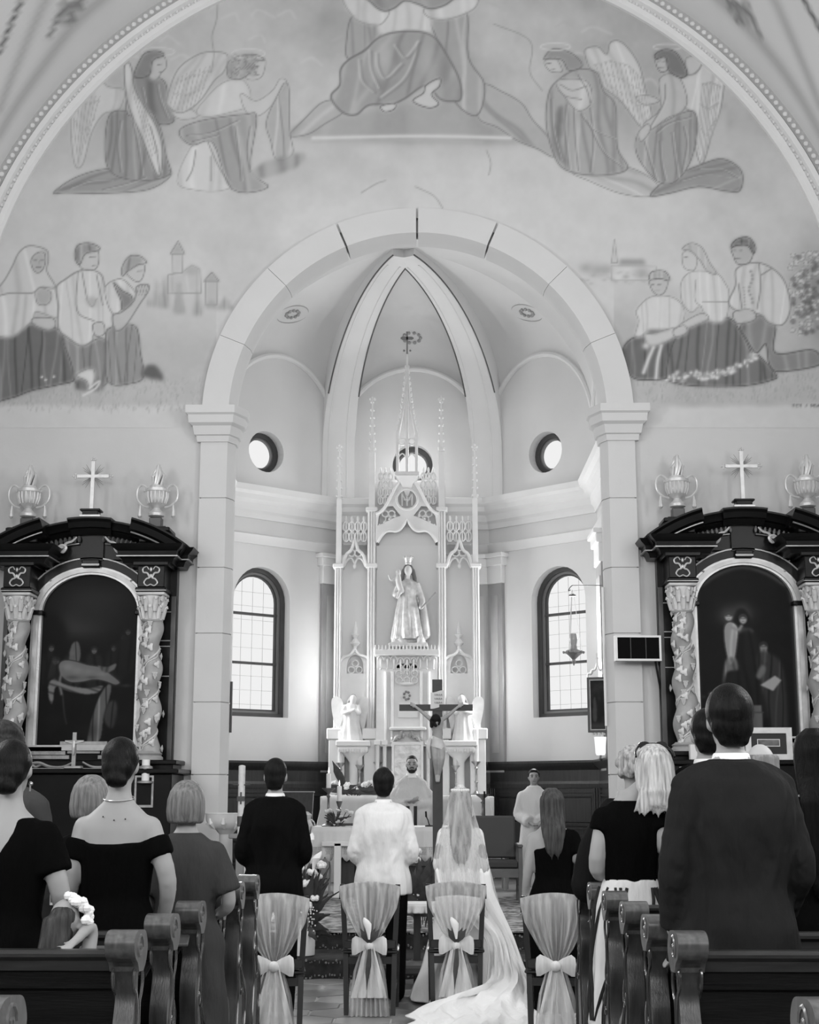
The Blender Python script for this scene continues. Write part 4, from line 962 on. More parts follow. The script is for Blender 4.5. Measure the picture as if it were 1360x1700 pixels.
    for s_ in (-1, 1):
        ped(s_ * amax * .22, s_ * amax * .5, -.33, .0, -.17, 'pediment_cornice', E)
        ped(s_ * amax * .45, s_ * amax * 1.04, -.56, .05, -.14, 'pediment_cornice', E)
        m = MB()
        for k in range(13):
            a = s_ * amax * (.14 + .62 * k / 12); m.tube([((Rr - q) * math.sin(a), -.24, zc + (Rr - q) * math.cos(a)) for q in (.17, .21, .24)], [.012, .022, .012], 5)
        m.build('egg_moulding', mat('altar_egg_moulding', .09, .4, metal=.2), t)
        for q0, y_ in ((-.105, -.49), (-.25, -.2)):
            m = MB(); m.tube([((Rr + q0) * math.sin(a), y_, zc + (Rr + q0) * math.cos(a)) for a in [s_ * amax * (.15 if q0 < -.2 else .47) + s_ * amax * (.75 if q0 < -.2 else .55) * k / 12 for k in range(13)]], .009, 5); m.build('gilt_line', M_OLDGILT, t)
        m = MB(); scroll(m, [(s_ * .33 + s_ * a, sz(912) + b) for a, b in ((-.17, .17), (-.12, .12), (-.06, .1), (-.02, .06), (.02, .03), (-.02, .0), (-.05, .05), (.0, .07), (.06, .02), (.1, -.03), (.14, -.12), (.13, -.15), (.11, -.12))], -.27, .022); m.build('gilt_scroll', M_GILT, t)
        # plinth and urn
        cx = s_ * 108 * PXM; zt = sz(878)
        m = MB(); m.box(cx - .16, cx + .16, -.42, -.1, sz(900), zt - .03, .01); m.box(cx - .19, cx + .19, -.45, -.07, zt - .03, zt + .02, .01); m.box(cx - .13, cx + .13, -.38, -.14, zt + .02, zt + .04); m.build('urn_plinth', E, t)
        u = thing('gilt_urn', 'gilt flame urn with scroll handles ' + ('beside the arch end' if (s_ > 0) == (px0 < 600) else 'on the outer plinth') + (' of the Entombment altar' if px0 < 600 else ' of the Holy Family altar'), 'urn', (X0 + cx, WY - .265, dz + zt + .035), 0, 'gilt flame urns on the side altars')
        MB().box(-.07, .07, -.06, .06, 0, .12, .01).build('foot_block', mat('urn_foot', .07, .4), u)
        MB().lathe([(.05, .12), (.09, .14), (.09, .17), (.05, .21), (.04, .23), (.09, .27), (.115, .33), (.12, .4), (.135, .42), (.135, .45), (.09, .46), (.08, .49), (.05, .5)], 18).build('bowl', M_GILT, u)
        m = MB()
        for k in range(16):
            a = 2 * PI * k / 16; m.tube([(.1 * math.cos(a), .1 * math.sin(a), .28), (.122 * math.cos(a), .122 * math.sin(a), .35), (.125 * math.cos(a), .125 * math.sin(a), .41)], [.008, .014, .01], 5)
        m.build('gadroon', M_LEAF, u)
        for q in (-1, 1):
            m = MB(); m.tube(cr([(q * x, 0, z) for x, z in ((.09, .24), (.16, .26), (.225, .34), (.225, .45), (.18, .5), (.12, .47), (.11, .43), (.15, .43))], 5), .014, 6); m.tube([(q * .185, 0, .27), (q * .19, 0, .2), (q * .19, 0, .14), (q * .19, 0, .12)], [.008, .02, .028, .012], 7); m.build('handle', M_GILT, u)
        m = MB()
        for k in range(9):
            a = k * 2.4; r_ = .03 + .012 * (k % 3); m.tube([(r_ * math.cos(a), r_ * math.sin(a), .49), (r_ * 1.3 * math.cos(a + .5), r_ * 1.3 * math.sin(a + .5), .57 + .02 * (k % 3)), (r_ * .5 * math.cos(a + 1), r_ * .5 * math.sin(a + 1), .64 + .03 * (k % 4)), (0, 0, .7 + .02 * (k % 3))], [.014, .024, .018, .004], 6)
        m.build('flame', M_GILT, u)
    MB().prism(arc(0, zc, Rr - .12, Rr - .12, PI / 2 - amax, PI / 2 + amax, 20), -.16, -.02).build('pediment_field', E, t)
    MB().box(-.13, .13, -.2, -.1, sz(925), zc + Rr - .12).build('pediment_stile', E, t)
    # cross on the summit
    zt = top + .0
    c = thing('gilt_cross', 'gilt cross with rays on top of the ' + ('Entombment' if px0 < 600 else 'Holy Family') + ' altar', 'cross', (X0, WY - .3, dz + zt), 0, 'altar summit crosses')
    MB().box(-.14, .14, -.09, .09, -.02, .02, .006).box(-.09, .09, -.07, .07, .045, .10, .006).box(-.115, .115, -.085, .085, .09, .115, .006).build('pedestal', E, c); MB().box(-.12, .12, -.09, .09, .018, .046, .005).build('gilt_plinth', M_GILT, c)
    zc_ = .115
    MB().box(-.02, .02, -.015, .015, zc_, zc_ + .56).build('upright', M_GILT, c); MB().box(-.18, .18, -.012, .012, zc_ + .37, zc_ + .405).build('crossbar', M_GILT, c)
    m = MB()
    for x, z in ((-.2, zc_ + .388), (.2, zc_ + .388), (0, zc_ + .58)):
        for dx, dz_ in ((0, 0), (.022, 0), (-.022, 0), (0, .022), (0, -.022)): m.ball((x + dx, 0, z + dz_), .013, 7, 5)
    m.build('trefoil_end', M_GILT, c)
    m = MB()
    for q in (-1, 1):
        for w_ in (-1, 1):
            for k in range(4):
                a = math.radians(45 + (k - 1.5) * 9); m.tube([(q * .03 * math.cos(a), 0, zc_ + .388 + w_ * .03 * math.sin(a)), (q * (.13 + .03 * (k % 2)) * math.cos(a), 0, zc_ + .388 + w_ * (.13 + .03 * (k % 2)) * math.sin(a))], [.006, .002], 4)
    m.build('ray', M_OLDGILT, c)
    # painting
    paint(t, X0, fz, fi, zbot, dz)
    return t
def canvas_paint(px0, draw):
    def f(t, X0, fz, fi, zbot, dz):
        c = Canvas(-84, 0, 84, 310, .9, 14); draw(c)
        def place(U, V): return np.stack([U / 80 * (fi + .012), np.full_like(U, -.112), fz + fi * AF + .01 - V * (fz + fi * AF - zbot) / 300], -1)
        def keep(U, V):
            p = place(U, V); return (p[..., 2] < fz) | (p[..., 0] ** 2 + ((p[..., 2] - fz) / AF) ** 2 < (fi + .02) ** 2)
        painted_mesh('altar_painting', c, place, .62 / S(192) * 1.0, keep, attr_mat('oil_painting', .45, spec=.1), t)
    return f
def head(c, x, y, rx, ry, v): c.fill([(x + rx * math.cos(k * PI / 4), y + ry * math.sin(k * PI / 4)) for k in range(8)], v, .95, .9, line=max(10, v - 50), lw=.6); c.stroke([(x - rx * .5, y - 1), (x + rx * .5, y - 1)], .7, v * .4, .7, False); c.stroke([(x - rx * .3, y + ry * .5), (x + rx * .3, y + ry * .5)], .6, v * .5, .6, False); c.fill([(x - rx, y), (x - rx * .8, y - ry), (x + rx * .8, y - ry), (x + rx, y), (x, y - ry * .5)], v * .3, .9, .9)
def entomb(c):
    c.A -= 6
    c.A += fnoise(c.h, c.w, 30, 4) * 8
    for x, y, rx, ry, v, a in ((0, 60, 60, 40, 44, .6), (-20, 95, 40, 16, 62, .5), (10, 40, 60, 20, 40, .5), (-35, 80, 20, 20, 50, .4)): c.blob(x, y, rx, ry, v, a)
    c.fill([(-84, 90), (-60, 70), (-40, 95), (-45, 120), (-84, 130)], 10, .9, 6)
    for x, y, v in ((-62, 128, 60), (-28, 135, 74), (8, 132, 66), (40, 128, 55), (55, 110, 40), (62, 100, 46)):
        c.fill([(x - 11, y + 60), (x - 12, y + 10), (x, y + 6), (x + 13, y + 12), (x + 14, y + 60)], v * .45, .9, 3, folds=3, fval=v * .25); head(c, x, y, 5, 6.5, v + 16)
    c.fill([(-34, 150), (-30, 124), (-22, 116), (-16, 124), (-14, 146), (-26, 160)], 88, .9, 1.5, folds=5, fval=44)
    head(c, -54, 150, 6, 6.5, 92); c.fill([(-66, 178), (-70, 150), (-60, 142), (-50, 150), (-56, 176)], 40, .7, 3, folds=3)
    c.fill([(-49, 156), (-40, 148), (-22, 150), (-2, 156), (18, 160), (36, 172), (52, 186), (44, 191), (28, 185), (10, 182), (-10, 186), (-30, 186), (-45, 174)], 96, 1, 1.2, line=46, lw=.9)
    for x, y, rx, ry, v in ((-34, 160, 10, 7, 122), (-18, 166, 9, 6, 116), (0, 168, 10, 5, 108), (22, 172, 10, 4, 110), (-26, 178, 12, 4, 62), (6, 178, 10, 3, 66)): c.blob(x, y, rx, ry, v, .7)
    c.stroke([(-42, 164), (-46, 186), (-42, 206)], 2.6, 98, .9); c.fill([(14, 158), (30, 160), (44, 154), (42, 164), (28, 170)], 100, .9, 1.2, folds=3, fval=60)
    c.fill([(-64, 190), (-56, 180), (-48, 184), (-30, 192), (0, 196), (24, 192), (16, 204), (-8, 206), (-34, 200), (-52, 194), (-56, 222), (-62, 214)], 112, .95, 1.4, folds=6, fval=66, dirn=(1, .3))
    c.fill([(2, 292), (8, 250), (18, 214), (30, 192), (38, 192), (36, 212), (28, 244), (24, 280), (12, 294)], 92, .9, 1.4, folds=5, fval=44)
    c.fill([(28, 250), (34, 222), (46, 218), (50, 240), (42, 264)], 58, .9, 2, folds=3); c.stroke([(-40, 208), (-36, 240), (-32, 256)], 1.8, 56, .6); c.blob(62, 192, 9, 3, 58, .6)
    for x, y in ((0, 268), (-50, 250), (60, 250)): c.blob(x, y, 18, 14, 22, .6)
def family(c):
    c.A -= 6
    c.A += 4 + fnoise(c.h, c.w, 30, 4) * 8
    c.stroke([(-78, 320), (-78, 75), (-60, 30), (0, 4), (60, 30), (78, 75), (78, 320)], 4, 66, .8)
    for x, y in ((-26, 88), (-4, 84)): c.blob(x, y, 17, 17, 74, .8)
    c.fill([(-18, 135), (-20, 105), (-12, 78), (2, 78), (10, 100), (14, 135)], 20, .95, 2)
    head(c, -3, 94, 6, 8, 150); c.fill([(-10, 110), (8, 110), (12, 118), (-12, 118)], 96, .9, 2)
    c.fill([(-30, 190), (-10, 118), (16, 120), (32, 200), (30, 260), (-40, 260), (-50, 220)], 26, .9, 4, folds=6, fval=16)
    head(c, -26, 90, 6, 6.5, 165); c.fill([(-34, 108), (-24, 98), (-12, 108), (-14, 135), (-20, 165), (-28, 170), (-34, 140)], 140, .95, 1.5, line=70, folds=3, fval=110)
    c.stroke([(-22, 108), (-12, 112), (-6, 106)], 3, 130, .9); c.fill([(-34, 165), (-18, 160), (-14, 180), (-32, 184), (-40, 210)], 120, .8, 2, folds=3, fval=80)
    head(c, 28, 142, 6.5, 9, 118); c.fill([(22, 148), (28, 146), (34, 150), (32, 166), (26, 168)], 120, .8, 1.5, folds=3); c.fill([(16, 175), (22, 150), (38, 152), (58, 180), (60, 290), (40, 300), (28, 240)], 48, .9, 3, folds=6, fval=28); c.fill([(14, 190), (24, 172), (30, 180), (20, 196)], 100, .9, 2)
    c.fill([(20, 206), (44, 190), (54, 198), (40, 216)], 150, .95, 1, False)
    c.fill([(-80, 248), (-20, 248), (-14, 262), (-80, 262)], 100, .9, 1, False); c.fill([(-18, 240), (20, 240), (22, 300), (-16, 300)], 96, .9, 1, False, folds=3, fval=84); c.stroke([(-18, 252), (22, 252)], 1.6, 60)
    c.fill([(-80, 262), (-16, 262), (-16, 310), (-80, 310)], 70, .9, 1, False)
    for k in range(26): c.blob(-55 + random.gauss(0, 9), 242 + random.gauss(0, 12), 4, 3.4, random.choice((150, 40, 120, 50)), .9)
side_altar(138, 0, 'black side altar with twisted silver columns and a dark Entombment painting', canvas_paint(138, entomb))
side_altar(1249, .09, 'black side altar with twisted silver columns and a mother and child painting', canvas_paint(1249, family))
# ---------------------------------------------------------------- carved figures (statues): lofted robes, heads, arms fused into one surface
def ell(c, rx, ry, n=16): return [(c[0] + rx * math.cos(2 * PI * k / n), c[1] + ry * math.sin(2 * PI * k / n), c[2]) for k in range(n)]
def limb(m, pts, rad, n=10): m.tube(cr(pts, 4) if len(pts) > 2 else pts, rad, n); m.ball(pts[0], rad[0] if hasattr(rad, '__len__') else rad, 10, 6); m.ball(pts[-1], rad[-1] if hasattr(rad, '__len__') else rad, 10, 6)
def radii(r, n): return [float(np.interp(i, np.linspace(0, n - 1, len(r)), r)) for i in range(n)]
def tlimb(m, pts, rad, n=10):
    P = cr(pts, 4) if len(pts) > 2 else [tuple(p) for p in pts]
    R = radii(rad, len(P)); m.tube(P, R, n); m.ball(P[0], R[0], n, 6); m.ball(P[-1], R[-1], n, 6)
# ---------------------------------------------------------------- gothic high altar
HY = 22.1
ha_o = at(676, 1315, HY); HX0 = ha_o.x
ha = thing('high_altar', 'tall white gothic altar with pinnacles, niches and a crocketed central spire', 'altar', (HX0, HY, 0))
def hx(px): return (px - 676) * HY / F_PX * 1.0 * 1.0
def hxy(px, py): return at(px, py, HY).x - HX0
def hz(py): return at(676, py, HY).z
W, W2 = M_ALTAR, M_ALTAR2
def part(m, nm, mt=W, par=ha, sm=35): return m.build(nm, mt, par, sm)
k_ = HY / F_PX / math.cos(PITCH) ; 
def U(px, py=1100): return hxy(px, py)
# base and back plates
part(MB().box(-1.32, 1.32, -.1, .4, SZ2, hz(1322), .01), 'altar_base')
part(MB().box(U(624), U(728), .05, .2, hz(1330), hz(905)), 'niche_back', mat('niche_back', .80, .7))
for a, b in ((556, 617), (733, 796)):
    part(MB().box(U(a), U(b), .12, .22, hz(1330), hz(920)), 'wing_back', mat('wing_back', .80, .7))
part(MB().box(U(612, 860), U(740, 860), .12, .2, hz(905), hz(795)), 'gable_back', mat('wing_back'))
# four pinnacled shafts
def shaft(px, hw, zb, z1, z2, zt, rings, lean=0):
    g = MB(); x = U(px, 1000)
    g.box(x - hw, x + hw, -.12, .1, zb, z1)
    part(g, 'pinnacle_shaft')
    m = MB()
    for d in (-.4, 0, .4): m.tube([(x + d * hw * 1.6, -.13, hz(1225)), (x + d * hw * 1.6, -.13, z1)], hw * .22, 6)
    part(m, 'shaft_fluting')
    for z in rings: part(MB().box(x - hw - .03, x + hw + .03, -.16, .1, z - .035, z + .035, .012), 'shaft_collar')
    m = MB(); m.loft([[(x + q * a, -.02 + q * b, z) for a, b in ((-1, -1), (1, -1), (1, 1), (-1, 1))] for q, z in ((hw * .8, z1 - .02), (hw * .75, z2), (hw * .5, z2 + .02), (.008, zt))]); part(m, 'pinnacle', W, ha, 0)
    m = MB(); n = 7
    for i in range(n):
        z = z2 + (zt - z2) * (i + .5) / n; q = hw * .5 * (1 - (i + .5) / n) + .015
        for a, b in ((-1, -1), (1, -1), (1, 1), (-1, 1)): m.ball((x + q * a, -.02 + q * b, z), .016, 6, 4)
    part(m, 'crocket')['kind'] = 'stuff'
    m = MB(); 
    for dx, dz_ in ((0, .02), (.035, -.01), (-.035, -.01), (0, -.05)): m.ball((x + dx, -.02, zt + dz_), (.022, .02, .022), 7, 5)
    part(m, 'finial')
for s_, px in ((-1, 617), (1, 734)): shaft(px, .062, hz(1330), hz(846), hz(752), hz(662), (hz(848), hz(941), hz(1213)))
for s_, px in ((-1, 562), (1, 790)): shaft(px, .055, hz(1330), hz(941), hz(830), hz(742), (hz(941), hz(1213)))
# base blocks of the outer shafts
for px in (560, 618, 733, 793): part(MB().box(U(px, 1250) - .12, U(px, 1250) + .12, -.2, .1, hz(1330), hz(1228), .012).box(U(px, 1250) - .15, U(px, 1250) + .15, -.23, .1, hz(1228), hz(1210), .012), 'shaft_pedestal')
# central ogee gable with tracery
def ogee(half, z0, zp, n=12, bulge=.5):
    pts = []
    for i in range(n + 1):
        t = i / n; x = half * (1 - t); z = z0 + (zp - z0) * (t + bulge * .35 * math.sin(2 * PI * t) * (1 if t < 1 else 0)); pts.append((x, z))
    return pts
hh = (U(728, 860) - U(624, 860)) / 2
outer = ogee(hh, hz(856), hz(797), 14, -.35); innr = ogee(hh * .93, hz(903), hz(866), 14, .55)
def both(p): return p + [(-x, z) for x, z in reversed(p)][1:]
zc = hz(832); rc = .165
holes = [rnd_hole(0, zc, rc, rc, 22)]
for s_ in (-1, 1):
    cx, cz = s_ * hh * .55, hz(861)
    holes.append([(cx + s_ * a, cz + b) for a, b in ((-.17, .02), (-.05, .18), (.04, .17), (.17, .02), (.19, -.14), (.1, -.1), (.02, -.06), (-.1, .0))])
poly = [(-hh, hz(903))] + [(-hh, hz(856))] + [(-x, z) for x, z in outer[1:-1]] + [(0, hz(797))] + [(x, z) for x, z in reversed(outer[1:-1])] + [(hh, hz(856)), (hh, hz(903))] + innr[1:-1] + [(0, hz(866))] + [(-x, z) for x, z in reversed(innr[1:-1])]
m = MB(); m.slab(poly, holes, -.14, -.04); part(m, 'ogee_gable')
m = MB(); m.tube([(x, -.15, z) for x, z in both(outer)], .028, 6); m.tube([(x, -.15, z) for x, z in both(innr)], .022, 6); part(m, 'gable_moulding')
m = MB(); m.tube([(rc * math.cos(2 * PI * k / 24), -.15, zc + rc * math.sin(2 * PI * k / 24)) for k in range(25)], .02, 6)
for p in ([(-.08, -.1), (-.08, .09)], [(.08, -.1), (.08, .09)], [(-.08, .09), (0, -.05), (.08, .09)], [(0, -.1), (0, .08)], [(-.05, 0), (.05, 0)]): m.tube([(x, -.12, zc + z) for x, z in p], .014, 5)
part(m, 'monogram_medallion', W2)
m = MB()
for s_ in (-1, 1):
    cx, cz = s_ * hh * .55, hz(861)
    for q in range(3):
        a = 2 * PI * q / 3 + .5; m.tube([(cx + s_ * (.02 + .06 * math.cos(a) + .05 * math.cos(u)), -.1, cz + .03 + .06 * math.sin(a) + .05 * math.sin(u)) for u in [2 * PI * k / 12 for k in range(13)]], .013, 5)
    for q in range(4): m.ball((cx + s_ * (.16 - .08 * q), -.11, cz - .13 + .05 * q), .028, 7, 5)
part(m, 'trefoil_tracery', W)
m = MB(); m.prism([(-hh * .9, hz(905)), (hh * .9, hz(905)), (hh * .9, hz(826)), (-hh * .9, hz(826))], .05, .08); part(m, 'tracery_ground', mat('tracery_ground', .78, .8))
# pierced lattice panels either side of the gable and over the wings
def lattice(x0, x1, z0, z1, nx, nz, y=-.02):
    m = MB(); rx, rz = (x1 - x0) / nx / 2, (z1 - z0) / nz / 2
    for i in range(nx):
        for j in range(nz):
            cx, cz = x0 + rx * (2 * i + 1), z0 + rz * (2 * j + 1)
            m.tube([(cx + rx * .95 * math.cos(u), y, cz + rz * .95 * math.sin(u)) for u in [2 * PI * k / 10 for k in range(11)]], .015, 5)
            m.box(cx - .01, cx + .01, y - .012, y + .012, cz - rz, cz + rz)
    for i in range(nx): m.ball((x0 + rx * (2 * i + 1), y, z1 + .04), (.02, .02, .05), 6, 5)
    return m
for a, b in ((628, 652), (699, 724)): part(lattice(U(a, 800), U(b, 800), hz(838), hz(785), 3, 4), 'lattice_panel')
for a, b in ((570, 609), (742, 783)):
    part(lattice(U(a, 880), U(b, 880), hz(900), hz(866), 4, 2), 'lattice_cresting'); part(MB().box(U(a, 880), U(b, 880), .06, .1, hz(903), hz(868)), 'lattice_ground', mat('tracery_ground'))
    cx = (U(a, 920) + U(b, 920)) / 2; h2 = (U(b, 920) - U(a, 920)) / 2
    o_ = ogee(h2, hz(940), hz(896), 12, .35)
    m = MB(); m.tube([(cx + x, -.08, z) for x, z in both(o_)], .025, 6); part(m, 'wing_gable')
    m = MB()
    for q in range(3):
        aa = PI / 2 + 2 * PI * q / 3; m.tube([(cx + .06 * math.cos(aa) + .055 * math.cos(u), -.06, hz(916) + .06 * math.sin(aa) + .055 * math.sin(u)) for u in [2 * PI * k / 12 for k in range(13)]], .014, 5)
    for s_ in (-1, 1): m.tube(cr([(cx, -.06, hz(937)), (cx + s_ * .05, -.06, hz(928)), (cx + s_ * .12, -.06, hz(931)), (cx + s_ * .17, -.06, hz(942))], 4), .016, 5)
    m.ball((cx, -.06, hz(941)), (.03, .02, .04), 7, 5); part(m, 'rose_tracery', W2)
# spire
sg_ = MB(); xw = .15
for sx in (-1, 0, 1):
    for y in (-.2, .02): sg_.box(sx * xw - .022, sx * xw + .022, y - .022, y + .022, hz(790), hz(722))
part(sg_, 'spire_tabernacle_post')
m = MB(); m.box(-xw - .05, xw + .05, -.25, .07, hz(795), hz(788), .01); m.loft([[(a * q, -.09 + b * q, z) for a, b in ((-1, -1), (1, -1), (1, 1), (-1, 1))] for q, z in ((.02, hz(826)), (.1, hz(806)), (xw + .02, hz(795)))]); part(m, 'spire_corbel')
m = MB()
for sx in (-.5, .5):
    for y in (-.2,): m.tube([(sx * xw + .055 * math.cos(u), y, hz(738) + .055 * math.sin(u)) for u in [2 * PI * k / 12 for k in range(13)]], .014, 5); m.tube(cr([(sx * xw - .07, y, hz(765)), (sx * xw, y, hz(758)), (sx * xw + .07, y, hz(765))], 4), .012, 5)
part(m, 'spire_tracery')
m = MB()
for a, b in ((-1, -1), (1, -1), (1, 1), (-1, 1), (0, -1)): m.tube([(a * xw, -.09 + b * .11, hz(724)), (a * xw * .7, -.09 + b * .08, hz(702)), (a * .05, -.09 + b * .04, hz(672)), (0, -.09, hz(600))], [.024, .022, .018, .012], 6)
m.tube([(0, -.09, hz(730)), (0, -.09, hz(590))], [.03, .016], 6); part(m, 'spire_rib')
m = MB()
for i in range(13):
    z = hz(722 - i * 9.2); q = xw * .95 * (1 - i / 13.5) ** 1.3 + .012
    for a, b in ((-1, -1), (1, -1), (1, 1), (-1, 1)): m.ball((a * q, -.09 + b * q * .7, z), (.02, .02, .026), 6, 4)
part(m, 'spire_crocket')['kind'] = 'stuff'
dk = mat('tarnished_finial', .25, .5, metal=.3)
m = MB(); m.box(-.012, .012, -.1, -.08, hz(596), hz(556)); m.box(-.085, .085, -.1, -.08, hz(567), hz(562))
for x, z in ((-.09, hz(564.5)), (.09, hz(564.5)), (0, hz(555)), (-.05, hz(585)), (.05, hz(585)), (0, hz(590))): m.ball((x, -.09, z), .018, 7, 5)
part(m, 'spire_cross', dk)
# small side pinnacles rising on the wing pedestals (lantern finials) and lower wing gables with angels' consoles
for px in (590, 762):
    cx = U(px, 1060)
    m = MB(); m.lathe([(.01, hz(1032)), (.02, hz(1040)), (.035, hz(1043)), (.035, hz(1052)), (.07, hz(1054)), (.02, hz(1060)), (.05, hz(1064)), (.075, hz(1068)), (.03, hz(1073)), (.03, hz(1080))][::-1], 12, (cx, 0, 0)); part(m, 'wing_finial')
    o_ = ogee(.24, hz(1100), hz(1078), 10, .35); m = MB(); m.tube([(cx + x, -.06, z) for x, z in both(o_)], .022, 6); part(m, 'lower_wing_gable')
    m = MB()
    m.slab([(cx - .22, hz(1185)), (cx + .22, hz(1185)), (cx + .22, hz(1098)), (cx, hz(1080)), (cx - .22, hz(1098))], [[(cx - .13, hz(1118)), (cx + .13, hz(1118))] + [(cx + .13 * math.cos(u), hz(1108) + .2 * math.sin(u)) for u in [PI * k / 10 for k in range(11)]]], .0, .06); part(m, 'wing_panel')
    m = MB()
    for dx, dz_ in ((-.06, 0), (.06, 0), (0, .1)): m.tube([(cx + dx + .05 * math.cos(u), .02, hz(1112) + dz_ + .05 * math.sin(u)) for u in [2 * PI * k / 12 for k in range(13)]], .012, 5)
    part(m, 'trefoil_window', W2)
    # angel console
    m = MB(); m.box(cx - .26, cx + .26, -.45, .05, hz(1240), hz(1231), .012); m.box(cx - .22, cx + .22, -.42, .05, hz(1250), hz(1240), .012); m.loft([ell((cx, -.18, hz(1250)), .2, .18), ell((cx, -.18, hz(1258)), .12, .12), ell((cx, -.18, hz(1266)), .07, .07), ell((cx, -.18, hz(1312)), .07, .07), ell((cx, -.18, hz(1318)), .13, .13), ell((cx, -.18, hz(1324)), .14, .14)]); part(m, 'angel_console')
    m = MB()
    for q in range(6): m.tube([(cx - .2 + q * .08, -.44, hz(1245)), (cx - .2 + q * .08, -.44, hz(1251))], [.028, .006], 6)
    part(m, 'console_fretwork', W2)
# throne under the statue
m = MB(); m.box(U(626, 1150), U(727, 1150), -.3, .1, hz(1240), hz(1090)); part(m, 'throne_body')
m = MB(); m.box(U(623, 1085), U(730, 1085), -.42, .1, hz(1092), hz(1082), .012); part(m, 'throne_cornice')
m = MB()
for q in range(19): m.tube([(U(625, 1080) + q * (U(728, 1080) - U(625, 1080)) / 18, -.4, hz(1083)), (U(625, 1080) + q * (U(728, 1080) - U(625, 1080)) / 18, -.4, hz(1075))], [.022, .005], 5)
part(m, 'throne_cresting')['kind'] = 'stuff'
m = MB(); n = 9
for q in range(n):
    x = U(628, 1100) + (q + .5) * (U(725, 1100) - U(628, 1100)) / n; d = .20 if abs(q - 4) < 2 else .12
    m.tube([(x + .05 * math.cos(u), -.33, hz(1100) - (.0 if d < .2 else .03) + .07 * math.sin(u)) for u in [PI * k / 8 for k in range(9)]], .012, 5); m.tube([(x, -.33, hz(1098)), (x, -.33, hz(1098) - d)], [.02, .006], 5); m.ball((x, -.33, hz(1098) - d - .02), .016, 6, 4)
part(m, 'fretted_valance', W2)['kind'] = 'stuff'
part(MB().box(U(628, 1100), U(725, 1100), -.31, -.28, hz(1112), hz(1094)), 'valance_ground', mat('tracery_ground'))
m = MB()
for i in range(3):
    for j in range(3): m.tube([(-.12 + .12 * i + .05 * math.cos(u), -.32, hz(1132) + .1 * j + .05 * math.sin(u)) for u in [2 * PI * k / 10 for k in range(11)]], .013, 5)
m.ball((0, -.32, hz(1138)), (.12, .03, .03)); part(m, 'canopy_tracery', W2)
part(MB().box(-.16, .16, -.31, -.28, hz(1135), hz(1105)), 'canopy_ground', mat('tracery_ground'))
m = MB()
for q in range(7):
    a = 2 * PI * q / 7; m.ball((.045 * math.cos(a), -.31, hz(1157) + .06 * math.sin(a)), .02, 6, 4)
part(m, 'rosette', M_OLDGILT)
for px in (642, 652, 700, 712): part(MB().tube([(U(px, 1150), -.33, hz(1240)), (U(px, 1150), -.33, hz(1118))], .025, 8), 'throne_colonnette')
# tabernacle
part(MB().box(U(655, 1290), U(700, 1290), -.36, .0, hz(1330), hz(1236), .01), 'tabernacle', mat('tabernacle_gilding', .6, .35, metal=.3, var=.25, scale=9, bump=.3, bscale=14))
part(MB().slab([(U(652), hz(1330)), (U(703), hz(1330)), (U(703), hz(1233)), (U(652), hz(1233))], [[(U(656), hz(1328)), (U(699), hz(1328)), (U(699), hz(1238)), (U(656), hz(1238))]], -.4, -.35), 'tabernacle_frame')
m = MB()
for s_ in (-1, 1):
    scroll(m, [(s_ * x, hz(1236) + z) for x, z in ((.26, .02), (.2, .04), (.16, .1), (.1, .12), (.08, .18), (.02, .24))], -.38, .03)
    for q in range(4): m.ball((s_ * (.05 + .055 * q), -.37, hz(1234) + .11 - .022 * q), (.03, .03, .04), 7, 5)
part(m, 'tabernacle_cresting', mat('gilt_cresting', .5, .4, metal=.3, var=.3, scale=14))
m = MB(); m.box(U(648, 1205), U(708, 1205), -.44, .0, hz(1214), hz(1209), .01); m.box(U(662, 1195), U(694, 1195), -.34, .0, hz(1193), hz(1170)); part(m, 'exposition_shelf')
for px in (628, 640, 711, 722): part(MB().tube([(U(px, 1280), -.3, hz(1330)), (U(px, 1280), -.3, hz(1236))], .03, 8).box(U(px, 1280) - .05, U(px, 1280) + .05, -.36, -.2, hz(1238), hz(1230), .008), 'base_colonnette')
part(MB().box(U(550, 1330), U(803, 1330), -.32, .0, hz(1330), hz(1320), .008), 'gradine')
# ---------------------------------------------------------------- statue of the Madonna, two adoring angels
def robe(m, cx, cy, z0, z1, prof, n=20, folds=9, amp=.02, ph=0):
    rings = []
    for t, rx, ry in prof:
        rings.append([(cx + rx * math.cos(2 * PI * k / n) * (1 + amp / max(rx, .05) * (1 - t) * math.cos(folds * 2 * PI * k / n + ph + 2 * t)), cy + ry * math.sin(2 * PI * k / n) * (1 + amp / max(ry, .05) * (1 - t) * math.cos(folds * 2 * PI * k / n + ph + 2 * t)), z0 + (z1 - z0) * t) for k in range(n)])
    m.loft(rings)
zs0, zs1 = hz(1076), hz(925); hS = zs1 - zs0
md = thing('madonna_statue', 'polychrome statue of a crowned woman holding a child in the central altar niche', 'statue', (HX0 + U(678, 1000), HY - .12, zs0))
m = MB(); robe(m, 0, 0, .12, hS * .74, ((0, .27, .16), (.15, .25, .15), (.45, .2, .14), (.7, .15, .12), (.85, .16, .11), (.95, .14, .09), (1, .06, .06)), 40, 11, .02); tlimb(m, [(-.14, -.04, hS * .68), (-.2, -.1, hS * .56), (-.12, -.16, hS * .58)], [.045, .05, .035]); tlimb(m, [(.14, -.03, hS * .68), (.22, -.06, hS * .5), (.2, -.14, hS * .42)], [.05, .05, .035])
md_b = link(remeshed(m, .012, 2, 'robe'), 'robe', mat('statue_robe', .6, .3, metal=.35, var=.25, scale=14), md)
